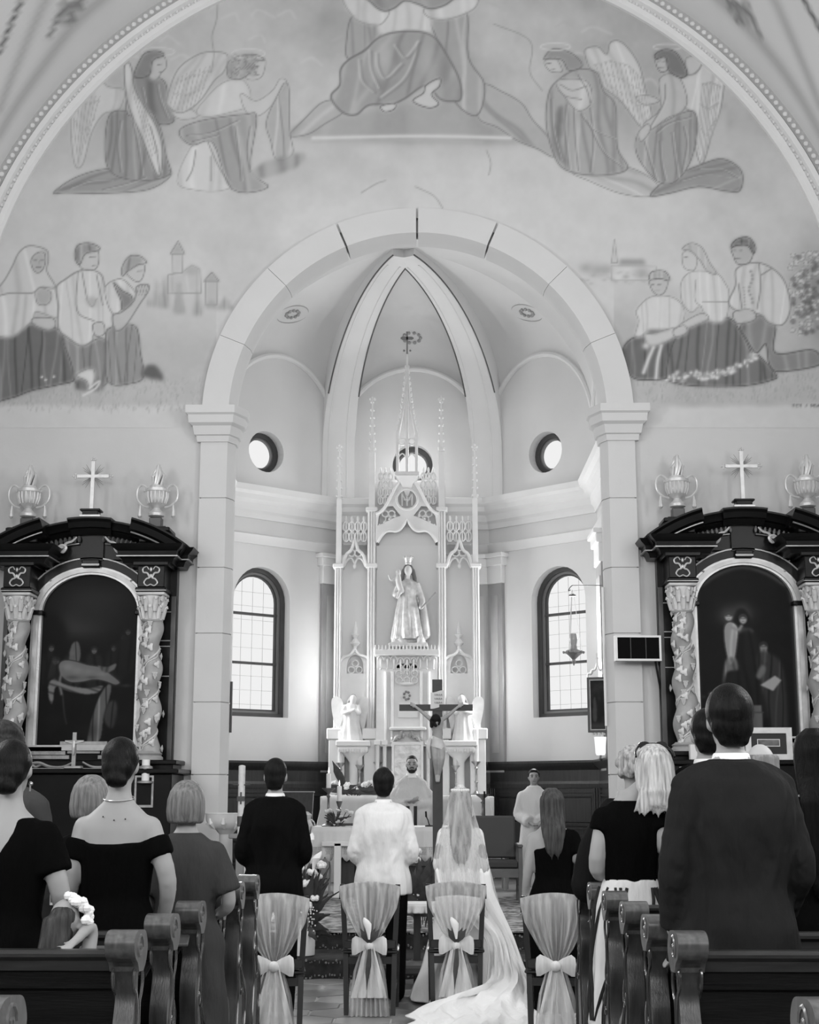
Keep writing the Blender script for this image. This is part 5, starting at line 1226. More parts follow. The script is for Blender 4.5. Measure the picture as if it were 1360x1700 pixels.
m = MB(); robe(m, .02, .04, .14, hS * .7, ((0, .29, .1), (.5, .22, .1), (1, .13, .07)), 30, 7, .02, 1); tlimb(m, [(.22, -.02, hS * .5), (.25, -.03, hS * .3), (.27, -.02, .2)], [.05, .07, .08]); link(remeshed(m, .014, 2, 'mantle'), 'mantle', mat('statue_mantle', .5, .35, metal=.2, var=.3, scale=6), md)
m = MB(); m.ball((0, -.02, hS * .835), (.06, .065, .085), 14, 10); m.tube([(0, 0, hS * .72), (0, -.01, hS * .8)], .035, 8); link(remeshed(m, .008, 2, 'head'), 'head', mat('statue_face', .66, .5), md)
m = MB(); m.ball((0, .02, hS * .85), (.085, .07, .09), 14, 10); tlimb(m, [(-.075, .01, hS * .84), (-.09, .0, hS * .75), (-.08, -.02, hS * .7)], [.03, .035, .02]); tlimb(m, [(.075, .01, hS * .84), (.1, .0, hS * .75), (.12, -.02, hS * .66)], [.03, .035, .015]); link(remeshed(m, .01, 2, 'hair'), 'hair', mat('statue_hair', .12, .6), md)
m = MB(); m.lathe([(.055, 0), (.06, .02), (.05, .03), (.075, .1), (.085, .11)], 14, (0, 0, hS * .9))
for q in range(7): m.ball((.07 * math.cos(q * .9), .07 * math.sin(q * .9), hS * .9 + .12), (.018, .018, .025), 6, 4)
m.build('crown', M_GILT, md)
m = MB(); m.ball((-.15, -.12, hS * .8), (.045, .048, .055), 12, 8); tlimb(m, [(-.15, -.13, hS * .76), (-.14, -.14, hS * .68), (-.1, -.16, hS * .6)], [.04, .05, .045]); tlimb(m, [(-.18, -.13, hS * .74), (-.26, -.14, hS * .72), (-.3, -.15, hS * .77)], [.025, .02, .014]); tlimb(m, [(-.12, -.17, hS * .6), (-.16, -.2, hS * .52)], [.03, .02]); link(remeshed(m, .009, 2, 'child'), 'child', mat('statue_child', .6, .5), md)
MB().tube([(.2, -.16, hS * .41), (.43, -.2, hS * .58)], .012, 6).build('sceptre', mat('statue_sceptre', .3, .5, metal=.4), md)
m = MB()
for q in range(14): m.ball((random.uniform(-.24, .24), random.uniform(-.12, .08), random.uniform(.03, .15)), random.uniform(.06, .1), 10, 7)
m.box(-.3, .3, -.14, .12, 0, .06); link(remeshed(m, .014, 2, 'cloud_base'), 'cloud_base', mat('statue_cloud', .62, .5, var=.25, scale=9), md)
def angel(px, s_, label):
    z0 = hz(1231); H = hz(1155) - z0
    t = thing('angel_statue', label, 'statue', (HX0 + U(px, 1190), HY - .22, z0))
    m = MB(); robe(m, 0, 0, 0, H * .82, ((0, .17, .13), (.2, .15, .12), (.5, .12, .1), (.75, .12, .09), (.93, .11, .07), (1, .05, .05)), 32, 8, .018)
    m.ball((s_ * .03, -.03, H * .9), (.055, .06, .07), 12, 8); m.tube([(0, 0, H * .78), (s_ * .02, -.02, H * .88)], .032, 8)
    for q in (-1, 1): tlimb(m, [(q * .1, -.02, H * .74), (q * .12 , -.08, H * .6), (s_ * .05, -.17, H * .66)], [.035, .034, .025])
    link(remeshed(m, .01, 2, 'robed_body'), 'robed_body', mat('angel_body', .74, .5, var=.06, scale=10), t)
    m = MB(); m.ball((s_ * .02, .01, H * .92), (.062, .06, .07), 12, 8); tlimb(m, [(-s_ * .03, .03, H * .88), (-s_ * .07, .03, H * .78)], [.035, .015]); link(remeshed(m, .01, 2, 'hair'), 'hair', mat('angel_hair', .16, .6), t)
    for q in (-1, 1):
        m = MB(); sc_ = 1.0 if q == -s_ else .8
        P = [(q * x * sc_ * 1.15, .06 + .04 * abs(x), H * z) for x, z in ((.06, .6), (.1, .74), (.15, .93), (.22, .97), (.27, .9), (.27, .7), (.24, .45), (.19, .18), (.16, .3), (.11, .5))]
        P2 = cr(P, 4, True); n = len(P2); m.add([p for p in P2] + [(p[0], p[1] + .035, p[2]) for p in P2], [tuple(range(n)), tuple(range(2 * n - 1, n - 1, -1))] + [(i, (i + 1) % n, n + (i + 1) % n, n + i) for i in range(n)])
        for k in range(5): m.tube(cr([(q * (.11 + .025 * k) * sc_, .1, H * (.78 + .02 * k)), (q * (.13 + .028 * k) * sc_, .095, H * .55), (q * (.15 + .02 * k) * sc_, .1, H * (.28 + .03 * k))], 4), .012, 5)
        m.build('wing', mat('angel_wing', .72, .5, var=.08, scale=12), t)
angel(585, 1, 'white winged angel statue between altar candles beside the bouquet'); angel(769, -1, 'white winged angel statue behind the arm of the crucifix')
# ---------------------------------------------------------------- candlesticks, candles, flowers on the high altar
FLAME = emat('candle_flame', 1, 1.6)
def candlestick(px, ytop, ystick, yb, Y, label, group, r=.032, stick=M_METAL, plate=.07, flame=True):
    o_ = at(px, yb, Y); z = lambda py: at(px, py, Y).z - o_.z
    t = thing('candlestick', label, 'candlestick', o_, 0, group)
    h = z(ystick); MB().lathe([(.085, 0), (.085, .015), (.04, .04), (.018, .08), (.016, h * .35), (.03, h * .4), (.016, h * .45), (.014, h - .13), (.028, h - .10), (.016, h - .08), (.024, h - .06), (plate, h - .01), (plate, h), (.03, h)], 14).build('stick', stick, t)
    MB().lathe([(r, h - .005), (r, z(ytop) - .01), (r * .8, z(ytop)), (.004, z(ytop) + .004)], 12).build('candle', M_WAX, t)
    MB().lathe([(.0035, z(ytop)), (.011, z(ytop) + .02), (.010, z(ytop) + .035), (.002, z(ytop) + .075)], 8).build('flame', FLAME, t) if flame else MB().tube([(0, 0, z(ytop)), (0, 0, z(ytop) + .02)], .003, 5).build('wick', M_BLACK, t)
    return t
for px, yt, ys, yb, lab in ((565, 1214, 1266, 1321, 'tall lit candle at the outer end of the altar next to the angel'), (597, 1219, 1270, 1321, 'shorter lit candle over the bouquet on the altar'), (627, 1212, 1265, 1321, 'tall lit candle close to the tabernacle, on the bouquet side'), (757, 1219, 1271, 1321, 'lit candle behind the feet of the crucified figure'), (791, 1210, 1264, 1321, 'tall lit candle at the outer end of the altar next to the crucifix arm')):
    candlestick(px, yt, ys, yb, HY - .22, 'ivory ' + lab, 'candles of the high altar', .042)
def flower(m_p, m_l, c, r, n=9):
    for k in range(n):
        a = 2 * PI * k / n; b = random.uniform(-.2, .9); m_p.ball((c[0] + r * .55 * math.cos(a) * math.cos(b), c[1] + r * .55 * math.sin(a) * math.cos(b), c[2] + r * .5 * math.sin(b)), (r * .42, r * .42, r * .42), 6, 4)
    m_p.ball(c, r * .5, 7, 5)
def bouquet(name, label, loc, blooms, leaves, rmin=.03, rmax=.06, mt_p=None, mt_l=None, cat='flowers', stems=True):
    t = thing(name, label, cat, loc); ml = MB()
    for (x, y, z) in blooms:
        m = MB(); flower(m, None, (x, y, z), random.uniform(rmin, rmax)); m.build('bloom', mt_p or mat('white_petals', .75, .7), t)
        if stems: ml.tube([(x * .3, y * .3, max(0, z - .3) * .3), (x, y, z)], .005, 4)
    for (a, b, w_) in leaves: leaf(ml, a, b, w_, (0, -.02, .03))
    o = ml.build('foliage', mt_l or mat('dark_foliage', .035, .6, var=.4, scale=20), t); o['kind'] = 'stuff'
    return t
fl0 = at(587, 1321, HY - .45)
bouquet('altar_bouquet', 'white flowers with dark leaves lying on the high altar cloth', fl0, [(random.uniform(-.3, .32), random.uniform(-.05, .08), random.uniform(.03, .2)) for k in range(11)], [((random.uniform(-.2, .2), 0, .03), (random.uniform(-.5, .55), random.uniform(-.1, .1), random.uniform(.0, .16)), .03) for k in range(22)] + [((-.15, 0, .1), (-.32, 0, .5), .05), ((-.1, 0, .1), (-.28, .0, .42), .04)], .045, .075)
# ---------------------------------------------------------------- mensa with white cloth behind the celebrant
MZ = at(676, 1322, HY - .5).z
MB().box(-1.12, 1.12, -1.05, -.1, SZ2, MZ - .03, .01).build('mensa_block', W2, ha); MB().box(-1.19, 1.19, -1.1, -.1, MZ - .05, MZ - .012, .01).build('mensa_top', W2, ha)
def draped(name, label, cat, loc, hx_, hy_, drop, z, flare=.06, lace=0, side=None, mt=M_CLOTH, n=60, holes=0):
    "cloth lying on a table top: flat top, hanging front and sides with soft folds and a scalloped hem"
    t = thing(name, label, cat, loc); m = MB(); per = []
    for (x0, y0, x1, y1, c) in ((-hx_, hy_, -hx_, -hy_, 10), (-hx_, -hy_, hx_, -hy_, n), (hx_, -hy_, hx_, hy_, 10)):
        for k in range(c): per.append((x0 + (x1 - x0) * k / c, y0 + (y1 - y0) * k / c))
    per.append((hx_, hy_)); rings = []
    for j in range(7):
        u = j / 6; ring = []
        for i, (x, y) in enumerate(per):
            f = (.012 * math.sin(i * .9) + .01 * math.sin(i * 2.1 + 1)) * u * 1.6; sc_ = 0.06 * abs(math.sin(i * PI / 4)) if lace else 0
            ox = (flare * u * (1.6 if abs(x) > hx_ - .001 else 0) + f) * (1 if x > 0 else -1) if abs(x) > hx_ - .001 else 0; oy = -(flare * .35 * u + f) if y < -hy_ + .001 else 0
            dd = drop + (sc_ if j == 6 else 0)
            if side is not None and abs(x) > hx_ - .001: dd = side
            ring.append((x + ox, y + oy, z - dd * u - (0 if j else 0)))
        rings.append(ring)
    m.loft(rings, cap=False, closed=False); m.add([(x, y, z + .0) for x, y in per], [tuple(range(len(per)))])
    o = m.build('cloth', mt, t, 50); md_ = o.modifiers.new('thickness', 'SOLIDIFY'); md_.thickness = .006; md_.offset = 1
    if lace:
        m = MB()
        for i in range(0, n, 1):
            x = -hx_ + 2 * hx_ * (i + .5) / n; y = -hy_ - flare * .35 - .012
            for q, zz in ((0, z - drop * .72), (1, z - drop * .86)): m.tube([(x + .02 * math.cos(u), y, zz + .02 * math.sin(u)) for u in [2 * PI * k / 6 for k in range(7)]], .003, 4)
        o = m.build('lace', mat('lace_thread', .5, .9), t); o['kind'] = 'stuff'
    return t
draped('altar_cloth', 'plain white cloth hanging over the front of the old mensa', 'cloth', (HX0, HY - .6, 0), 1.2, .52, .5, MZ + .002, .05)
# ---------------------------------------------------------------- pews
PEW_Y = [5.22 + .68 * i for i in range(6)]
END_PROF = cr([(-.13, 0), (-.11, .2), (-.04, .45), (-.07, .62), (-.02, .78), (-.06, .88), (-.12, .92), (-.14, .97), (-.10, 1.0), (-.02, 1.0), (.05, .985), (.085, .93), (.06, .88), (.02, .84), (.03, .72), (.09, .6), (.2, .5), (.32, .44), (.37, .33), (.33, .18), (.36, 0)], 4)
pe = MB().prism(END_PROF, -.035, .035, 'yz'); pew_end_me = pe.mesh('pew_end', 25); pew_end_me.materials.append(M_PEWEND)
m = MB()   # carved scroll roll and border line on both faces
top_out = [p for p in END_PROF if p[1] > .845]; m.prism([(y * 1.06, z + .004) for y, z in top_out], -.052, .052, 'yz')
for sx in (-.053, .053): m.tube([(sx, -.055 + a, .945 + b) for a, b in spiral((0, 0), .05, 1.6, 20)], .006, 5)
roll_me = m.mesh('scroll_roll'); roll_me.materials.append(mat('worn_scroll', .075, .3, var=.5, scale=8, stretch=(6, 6, 1), coat=.3))
def inset(k): return [(y * k + .02 * (1 - k), .03 + z * (.95 if k < 1 else 1) * 1.0) for y, z in END_PROF]
m = MB()
for sx in (-.037, .037):
    for k, r in ((.72, .006), (.5, .004)):
        m.tube([(sx, y * k + .03, .04 + z * .84) for y, z in END_PROF[2:]], r, 5)
    m.ball((sx, .02, .58), (.01, .02, .03), 8, 6); m.ball((sx, .12, .42), (.01, .025, .02), 8, 6); m.tube(cr([(sx, .06, .66), (sx, .1, .6), (sx, .08, .54), (sx, .05, .58)], 4), .006, 5)
carve_me = m.mesh('carved_line'); carve_me.materials.append(mat('polished_carving', .035, .2, coat=.4))
def pew(x_aisle, s_, Y, label, L=3.9, group=None, ledge=True):
    t = thing('pew', label, 'pew', (x_aisle, Y, .12), 0, group)
    for xx in (0, s_ * L):
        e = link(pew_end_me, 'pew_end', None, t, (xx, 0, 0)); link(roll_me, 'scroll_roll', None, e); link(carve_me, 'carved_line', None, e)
    a, b = sorted((s_ * .035, s_ * (L - .035)))
    MB().box(a, b, -.045, .03, .90, .935, .012).box(a, b, -.03, .02, .865, .90).build('top_rail', mat('worn_top_rail', .02, .3, var=.5, scale=7, stretch=(.6, 6, 6), spec=.35), t)
    MB().box(a, b, -.015, .015, .06, .87).build('back_board', M_PEW, t); MB().box(a, b, -.03, .0, .80, .825, .006).build('lower_rail', M_PEW, t)
    n = 3
    for k in range(n):
        p0 = a + (b - a) * (k + .0) / n + .16; p1 = a + (b - a) * (k + 1) / n - .16
        MB().slab([(p0, .22), (p1, .22), (p1, .66), (p0, .66)], [[(p0 + .05, .27), (p1 - .05, .27), (p1 - .05, .61), (p0 + .05, .61)]], -.035, -.01).build('panel_frame', M_PEW, t, 20)
        MB().box(p0 + .05, p1 - .05, -.022, -.01, .27, .61, .006).build('panel', M_PEW, t)
    MB().box(a, b, .02, .3, .40, .44, .01).build('seat', M_PEW, t)
    if not ledge: return t
    m = MB(); m.M = Matrix.Translation((0, -.03, .80)) @ Matrix.Rotation(.22, 4, 'X'); m.box(a, b, -.14, 0, 0, .022, .006); m.build('book_ledge', M_PEW, t)
    return t
ordn = ['rearmost of the six rows', 'second row from the back', 'third row from the back', 'third row from the altar', 'second row from the altar', 'front row, nearest the altar']
XL, XR = -1.08, .89
for i, y in enumerate(PEW_Y):
    pew(XL, -1, y, 'dark carved pew on the Entombment altar side, ' + ordn[i], group='pews of the Entombment side', ledge=i > 0)
    pew(XR, 1, y, 'dark carved pew on the mother and child altar side, ' + ordn[i], group='pews of the mother and child side', ledge=i > 0)
pew(-1.05, -1, 3.56, 'dark carved pew behind the cross aisle on the Entombment altar side'); pew(.92, 1, 3.56, 'dark carved pew behind the cross aisle on the mother and child side')
# hymn books and papers lying on the ledges
def book(name, label, loc, rz, tilt, sx, sy, sz_, mt, cover=None):
    t = thing(name, label, 'book', loc, rz); t.rotation_euler = (tilt, 0, rz)
    MB().box(-sx, sx, -sy, sy, 0, sz_, .004).build('cover', mt, t); MB().box(-sx + .004, sx - .002, -sy + .004, sy - .004, .004, sz_ - .004).build('pages', mat('book_pages', .7, .8), t)
    if cover: cover(t)
    return t
def emblem(t):
    m = MB()
    for r in (.062, .05): m.tube([(r * math.cos(u), r * .62 * math.sin(u), .031) for u in [2 * PI * k / 20 for k in range(21)]], .005, 5)
    m.tube(cr([(-.03, 0, .031), (-.01, .02, .031), (.02, .0, .031), (.03, -.02, .031), (-.02, -.02, .031)], 4), .008, 5); m.build('cover_emblem', mat('book_emblem', .45, .6), t)
book('hymn_book', 'dark hymn book with a pale oval emblem on the pew ledge near the child', (at(170, 1553, 5.6).x, 5.68, .96), 0, .3, .12, .085, .03, mat('hymn_cover', .09, .4), emblem)
book('hymn_book', 'thin dark book on a pew ledge beside the woman in bare-shouldered dress', (at(288, 1510, 6.5).x, 6.45, .955), .1, .24, .08, .06, .015, mat('grey_book', .06, .5))
# ---------------------------------------------------------------- decorated chairs
M_CHAIR = mat('black_chair_wood', .008, .3, var=.2, coat=.2)
def tulle_mat(name, a, v=.8):
    m = mat(name, v, .9, spec=.1); nt = m.node_tree; b = nt.nodes['Principled BSDF']; tc = nt.nodes.new('ShaderNodeTexCoord'); mp = nt.nodes.new('ShaderNodeMapping'); mp.inputs['Scale'].default_value = (14, 14, 1.2)
    n = nt.nodes.new('ShaderNodeTexNoise'); n.inputs['Scale'].default_value = 2.0; n.inputs['Detail'].default_value = 4; r = nt.nodes.new('ShaderNodeMapRange'); r.inputs[1].default_value = .3; r.inputs[2].default_value = .7; r.inputs[3].default_value = max(0, a - .2); r.inputs[4].default_value = min(1, a + .2)
    nt.links.new(tc.outputs['Object'], mp.inputs[0]); nt.links.new(mp.outputs[0], n.inputs['Vector']); nt.links.new(n.outputs['Fac'], r.inputs[0]); nt.links.new(r.outputs[0], b.inputs['Alpha'])
    b.inputs['Transmission Weight'].default_value = 0
    return m
M_TULLE = tulle_mat('chair_tulle', .55, .62); M_TULLE2 = tulle_mat('bow_tulle', .85, .66)
def deco_chair(px, yb, Y, rz, label, lily=True):
    o_ = at(px, yb, Y); t = thing('decorated_chair', label, 'chair', (o_.x, Y, 0), rz, 'chairs dressed with white tulle')
    for sx in (-1, 1):
        MB().loft([[(sx * x + a * .018, y + b * .02, z) for a, b in ((-1, -1), (1, -1), (1, 1), (-1, 1))] for x, y, z in ((.17, -.22, 0), (.18, -.19, .42), (.205, -.24, .93))]).build('back_post', M_CHAIR, t, 0)
        MB().loft([[(sx * .19 + a * r, .2 + b * r, z) for a, b in ((-1, -1), (1, -1), (1, 1), (-1, 1))] for r, z in ((.013, 0), (.02, .43))]).build('front_leg', M_CHAIR, t, 0)
        MB().box(sx * .18 - .012, sx * .18 + .012, -.19, .2, .18, .21).build('stretcher', M_CHAIR, t)
    MB().loft([[(x, -.245 + .05 * math.cos(x * 7) - .05 + q, z + .03 * math.cos(x * 6)) for q, z in ((-.012, .82), (.012, .82), (.012, .915), (-.012, .915))] for x in np.linspace(-.225, .225, 12)]).build('top_rail', M_CHAIR, t)
    MB().box(-.19, .19, -.225, -.2, .47, .53, .005).build('back_rail', M_CHAIR, t); MB().box(-.21, .21, -.22, .23, .43, .465, .012).build('seat', M_CHAIR, t); MB().box(-.19, .19, -.2, -.17, .36, .41).build('apron', M_CHAIR, t)
    # tulle: over the rail, gathered at the bow, falling to the floor
    m = MB(); rows = []
    for z, hw, y, am in ((.86, .20, -.235, .004), (.945, .225, -.262, .004), (.955, .225, -.285, .004), (.90, .222, -.30, .006), (.8, .20, -.305, .012), (.7, .165, -.305, .018), (.6, .11, -.30, .02), (.53, .055, -.295, .014), (.5, .045, -.30, .01), (.44, .075, -.305, .014), (.32, .115, -.31, .02), (.18, .135, -.315, .024), (.06, .145, -.32, .026), (.012, .15, -.33, .026)):
        rows.append([(hw * (2 * i / 40 - 1), y + am * math.sin(i * 1.35 + z * 3) - (.05 * (1 - math.cos(hw * (2 * i / 40 - 1) * 6)) if z > .8 else 0), z - .035 * (abs(2 * i / 40 - 1) ** 2) * (1 if z > .75 else 0)) for i in range(41)])
    m.loft(rows, cap=False, closed=False); m.build('tulle_drape', M_TULLE, t, 60)
    m = MB()
    for q in (-1, 1):
        m.loft([[(q * x + 0 * k, -.34 + .035 * math.cos(2 * PI * k / 10) * h * 8, .505 + dz_ + h * math.sin(2 * PI * k / 10)) for k in range(10)] for x, h, dz_ in ((.0, .018, 0), (.05, .045, .004), (.1, .07, 0), (.125, .06, -.01), (.13, .02, -.012))])
        m.loft([[(q * (.01 + .05 * u) + (i / 6 - .5) * (.05 + .09 * u), -.345 + .012 * math.sin(i * 2 + u * 4), .5 - .36 * u) for i in range(7)] for u in [k / 8 for k in range(9)]], cap=False, closed=False)
    m.ball((0, -.35, .5), (.035, .03, .035)); m.build('bow', M_TULLE2, t, 60)
    if lily:
        m = MB()
        for a in (-.5, -.25, .35, .6): leaf(m, (0, -.365, .52), (.13 * math.sin(a), -.375, .64 - abs(a) * .03), .022, (0, -.01, 0))
        leaf(m, (0, -.37, .5), (-.015, -.38, .2), .016, (0, -.01, 0)); leaf(m, (.01, -.37, .5), (.0, -.38, .28), .012, (0, -.01, 0)); m.build('leaf_spray', mat('dark_foliage', .035, .6, var=.4, scale=20), t)
        m = MB(); m.loft([ell((.0, -.38, .55), .007, .007, 14), ell((-.003, -.383, .59), .014, .013, 14), ell((-.006, -.385, .63), .024, .02, 14), ell((-.012, -.387, .66), .03, .022, 14), ell((-.024, -.39, .685), .022, .014, 14), ell((-.036, -.393, .705), .005, .004, 14)]); m.build('calla_lily', mat('white_petals', .75, .7), t)
    return t
deco_chair(616, 1655, 11.1, 0, 'black chair with tulle drape and bow behind the groom'); deco_chair(757, 1640, 11.15, 0, 'black chair with tulle drape and bow behind the bride')
deco_chair(452, 1695, 9.85, .12, 'tulle-draped black chair at the aisle end of the pews behind the man in black', False); deco_chair(928, 1692, 9.9, -.12, 'tulle-draped black chair at the aisle end of the pews behind the bridesmaid', False)
# ---------------------------------------------------------------- celebrant's table with lace cloth
TY = 18.6; TZ = at(670, 1372, TY).z; tcx = at(671, 1372, TY).x
tb = thing('altar_table', 'wooden altar table under a lace cloth in front of the priest', 'table', (tcx, TY, SZ2))
MB().box(-1.12, 1.12, -.4, .4, TZ - SZ2 - .06, TZ - SZ2 - .015, .008).build('table_top', M_OAK, tb)
for x in (-.72, .72):
    MB().box(x - .11, x + .11, -.24, .24, .05, TZ - SZ2 - .05, .01).build('pedestal_leg', M_OAK, tb); MB().box(x - .16, x + .16, -.36, .36, 0, .06, .01).build('foot', M_OAK, tb)
MB().box(-.8, .8, -.03, .03, .25, .36, .008).build('stretcher', M_OAK, tb)
draped('table_cloth', 'white lace-edged cloth over the celebrant\'s table', 'tablecloth', (tcx, TY, 0), 1.14, .42, .36, TZ + .002, .05, 1, side=.52, n=84)
# white post of a folding music stand under the table, low stool
st = thing('white_stand', 'white painted post with foot standing under the lace cloth', 'stand', (at(560, 1476, 18.1).x, 18.1, SZ2)); MB().box(-.045, .045, -.02, .02, .02, .66, .006).box(-.2, .2, -.02, .02, .62, .68, .006).build('post', mat('white_paint', .72, .5), st); MB().box(-.06, .06, -.12, .12, 0, .03, .006).build('foot', mat('white_paint'), st)
# candles and cross on the table
candlestick(545, 1284, 1308, 1372, TY - .1, 'white lit pillar candle in a tall thin stand on the lace-covered table', 'candles on the table', .03, mat('dark_bronze', .16, .35, metal=.6), .085)
candlestick(563, 1305, 1330, 1372, TY + .1, 'white candle with a small cross on its holder on the lace-covered table', 'candles on the table', .03, mat('dark_bronze'), .04)
candlestick(802, 1352, 1318, 1372, TY, 'bronze candlestick without candle on the table beside the bride', None, .012, mat('dark_bronze'), .09, False)
f2 = at(556, 1372, TY - .2)
bouquet('table_flowers', 'small white flowers at the foot of the table candles', f2, [(random.uniform(-.14, .2), random.uniform(-.05, .1), random.uniform(.03, .2)) for k in range(12)], [((0, 0, .02), (random.uniform(-.15, .25), random.uniform(-.1, .1), random.uniform(.05, .2)), .015) for k in range(12)], .025, .045, mat('pale_petals', .62, .7))
book('mass_book', 'open dark missal lying on the lace-covered table', (at(584, 1371, TY).x, TY - .1, TZ + .012), .1, 0, .13, .09, .03, mat('black_leather', .02, .4))
def mic(label, px, yb, yt, Y, z0=None, lean=0):
    b = at(px, yb, Y); zb = b.z if z0 is None else z0; t = thing('microphone', label, 'microphone', (b.x, Y, zb)); h = at(px, yt, Y).z - zb
    MB().lathe([(.055, 0), (.055, .012), (.01, .02), (.006, .03)], 14).build('base', M_BLACK, t); MB().tube([(0, 0, .01), (lean * .4, -.0, h * .6), (lean, -.02, h)], .007, 7).build('gooseneck', M_BLACK, t); MB().tube([(lean, -.02, h - .01), (lean * 1.1, -.03, h + .06)], .012, 8).build('capsule', M_BLACK, t)
mic('small black microphone on the table in front of the priest', 713, 1372, 1355, TY - .2, TZ + .004, -.04)
mic('tall black microphone stand beside the bride at the table end', 806, 1480, 1322, 18.0, SZ2)
# ---------------------------------------------------------------- processional crucifix
CY = 17.5; c0 = at(727, 1362, CY); cf = thing('crucifix', 'large dark wooden crucifix with a carved corpus in front of the high altar', 'crucifix', (c0.x, CY, SZ2)); cz = lambda py: at(727, py, CY).z - SZ2; cx_ = lambda px: at(px, 1170, CY).x - c0.x
M_CROSS = mat('dark_cross_wood', .035, .5, var=.3, scale=6)
MB().box(-.062, .062, 0, .06, .08, cz(1128)).build('upright', M_CROSS, cf); MB().box(cx_(663), cx_(785), -.012, .05, cz(1180), cz(1169.5)).build('crossbar', M_CROSS, cf); MB().box(-.22, .22, -.2, .26, 0, .05, .01).box(-.12, .12, -.1, .16, .05, .1, .01).build('foot', M_CROSS, cf)
M_FLESH = mat('painted_flesh', .38, .5, var=.15, scale=12)
zsh = cz(1193); lx, rx_ = cx_(687), cx_(764); zhand = cz(1173)
m = MB(); yb = -.09
m.loft([ell((.01, yb, cz(1230)), .062, .045), ell((.0, yb - .01, cz(1219)), .055, .042), ell((-.008, yb - .015, cz(1209)), .07, .055), ell((-.01, yb - .015, cz(1199)), .085, .058), ell((-.012, yb, zsh), .075, .045), ell((-.015, yb - .02, cz(1189)), .03, .03)])
tlimb(m, [(-.07, yb + .01, zsh - .02), ((lx) * .55, yb + .03, (zsh + zhand) / 2 - .02), (lx + .02, yb + .05, zhand)], [.032, .024, .016]); tlimb(m, [(.05, yb + .01, zsh - .02), (rx_ * .55, yb + .03, (zsh + zhand) / 2 - .02), (rx_ - .02, yb + .05, zhand)], [.032, .024, .016])
for hx__ in (lx, rx_):
    m.ball((hx__, yb + .055, zhand + .01), (.026, .016, .03), 10, 6); s_ = 1 if hx__ > 0 else -1
    for q in range(4): tlimb(m, [(hx__ + s_ * .01, yb + .05, zhand + .005 + .012 * q), (hx__ + s_ * .04, yb + .035, zhand + .01 + .013 * q)], [.007, .006], 6)
for s_ in (-1, 1): tlimb(m, [(s_ * .036, yb, cz(1234)), (s_ * .04 + .012, yb - .07, cz(1260)), (s_ * .014, yb + .03, cz(1287))], [.05, .036, .022]); tlimb(m, [(s_ * .012, yb + .03, cz(1287)), (s_ * .012, yb - .02, cz(1297))], [.022, .016])
m.ball((-.02, yb - .08, cz(1198)), (.045, .055, .065), 14, 10); link(remeshed(m, .0075, 3, 'corpus'), 'corpus', M_FLESH, cf)
m = MB(); m.ball((-.02, yb - .09, cz(1194)), (.06, .066, .055), 14, 10); tlimb(m, [(-.07, yb - .09, cz(1197)), (-.072, yb - .11, cz(1207))], [.026, .022]); tlimb(m, [(.02, yb - .09, cz(1197)), (.015, yb - .1, cz(1203))], [.026, .018]); tlimb(m, [(-.04, yb - .13, cz(1203)), (-.02, yb - .135, cz(1206))], [.022, .02]); link(remeshed(m, .008, 2, 'hair_and_thorns'), 'hair_and_thorns', mat('corpus_hair', .015, .7, spec=.1), cf)
m = MB(); rr_ = []
for i, z in enumerate((cz(1226), cz(1232), cz(1238), cz(1243))): rr_.append([((.07 + .01 * i) * math.cos(2 * PI * k / 24) * (1 + .04 * math.cos(7 * k)) + .01, yb - .01 + (.056 + .008 * i) * math.sin(2 * PI * k / 24), z - .03 * math.cos(2 * PI * k / 24)) for k in range(24)])
m.loft(rr_); tlimb(m, [(-.09, yb - .02, cz(1228)), (-.11, yb - .02, cz(1240)), (-.09, yb, cz(1258))], [.022, .028, .02]); m.build('loincloth', mat('loincloth', .6, .6, var=.15, scale=14), cf, 60)
m = MB(); m.loft([[(x, -.02 + .02 * math.sin(x * 18) + q, z + .015 * math.sin(x * 22)) for q, z in ((0, cz(1175)), (.012, cz(1175)), (.012, cz(1148)), (0, cz(1148)))] for x in np.linspace(-.085, .085, 10)]); m.build('titulus_scroll', mat('titulus', .68, .7), cf)
m = MB()
for r_ in range(3):
    for q in range(5): m.tube([(-.065 + .027 * q, -.03, cz(1168 - 6.5 * r_)), (-.058 + .027 * q, -.03, cz(1165 - 6.5 * r_)), (-.05 + .027 * q, -.03, cz(1168 - 6.5 * r_))], .0035, 4)
m.build('titulus_lettering', mat('titulus_ink', .2, .8), cf)['kind'] = 'stuff'
# ---------------------------------------------------------------- seats in the sanctuary
M_TUBE = mat('pale_chair_frame', .55, .35, metal=.3); M_UPH = mat('dark_upholstery', .035, .8)
def tube_chair(px, yb, Y, rz, label, z0=SZ2):
    o_ = at(px, yb, Y); t = thing('tubular_chair', label, 'chair', (o_.x, Y, z0), rz)
    for s_ in (-1, 1): MB().tube(cr([(s_ * .24, -.22, 0), (s_ * .25, -.18, .42), (s_ * .25, .2, .44), (s_ * .25, .26, .7), (s_ * .22, .28, .88), (s_ * .1, .285, .92), (0, .285, .925)], 5), .016, 8).build('frame_tube', M_TUBE, t); MB().tube([(s_ * .24, .2, .42), (s_ * .25, .26, 0)], .014, 8).build('rear_leg', M_TUBE, t)
    MB().box(-.23, .23, -.22, .22, .42, .48, .02).build('seat', M_UPH, t); MB().box(-.22, .22, .25, .28, .52, .88, .012).build('backrest', M_UPH, t)
    return t
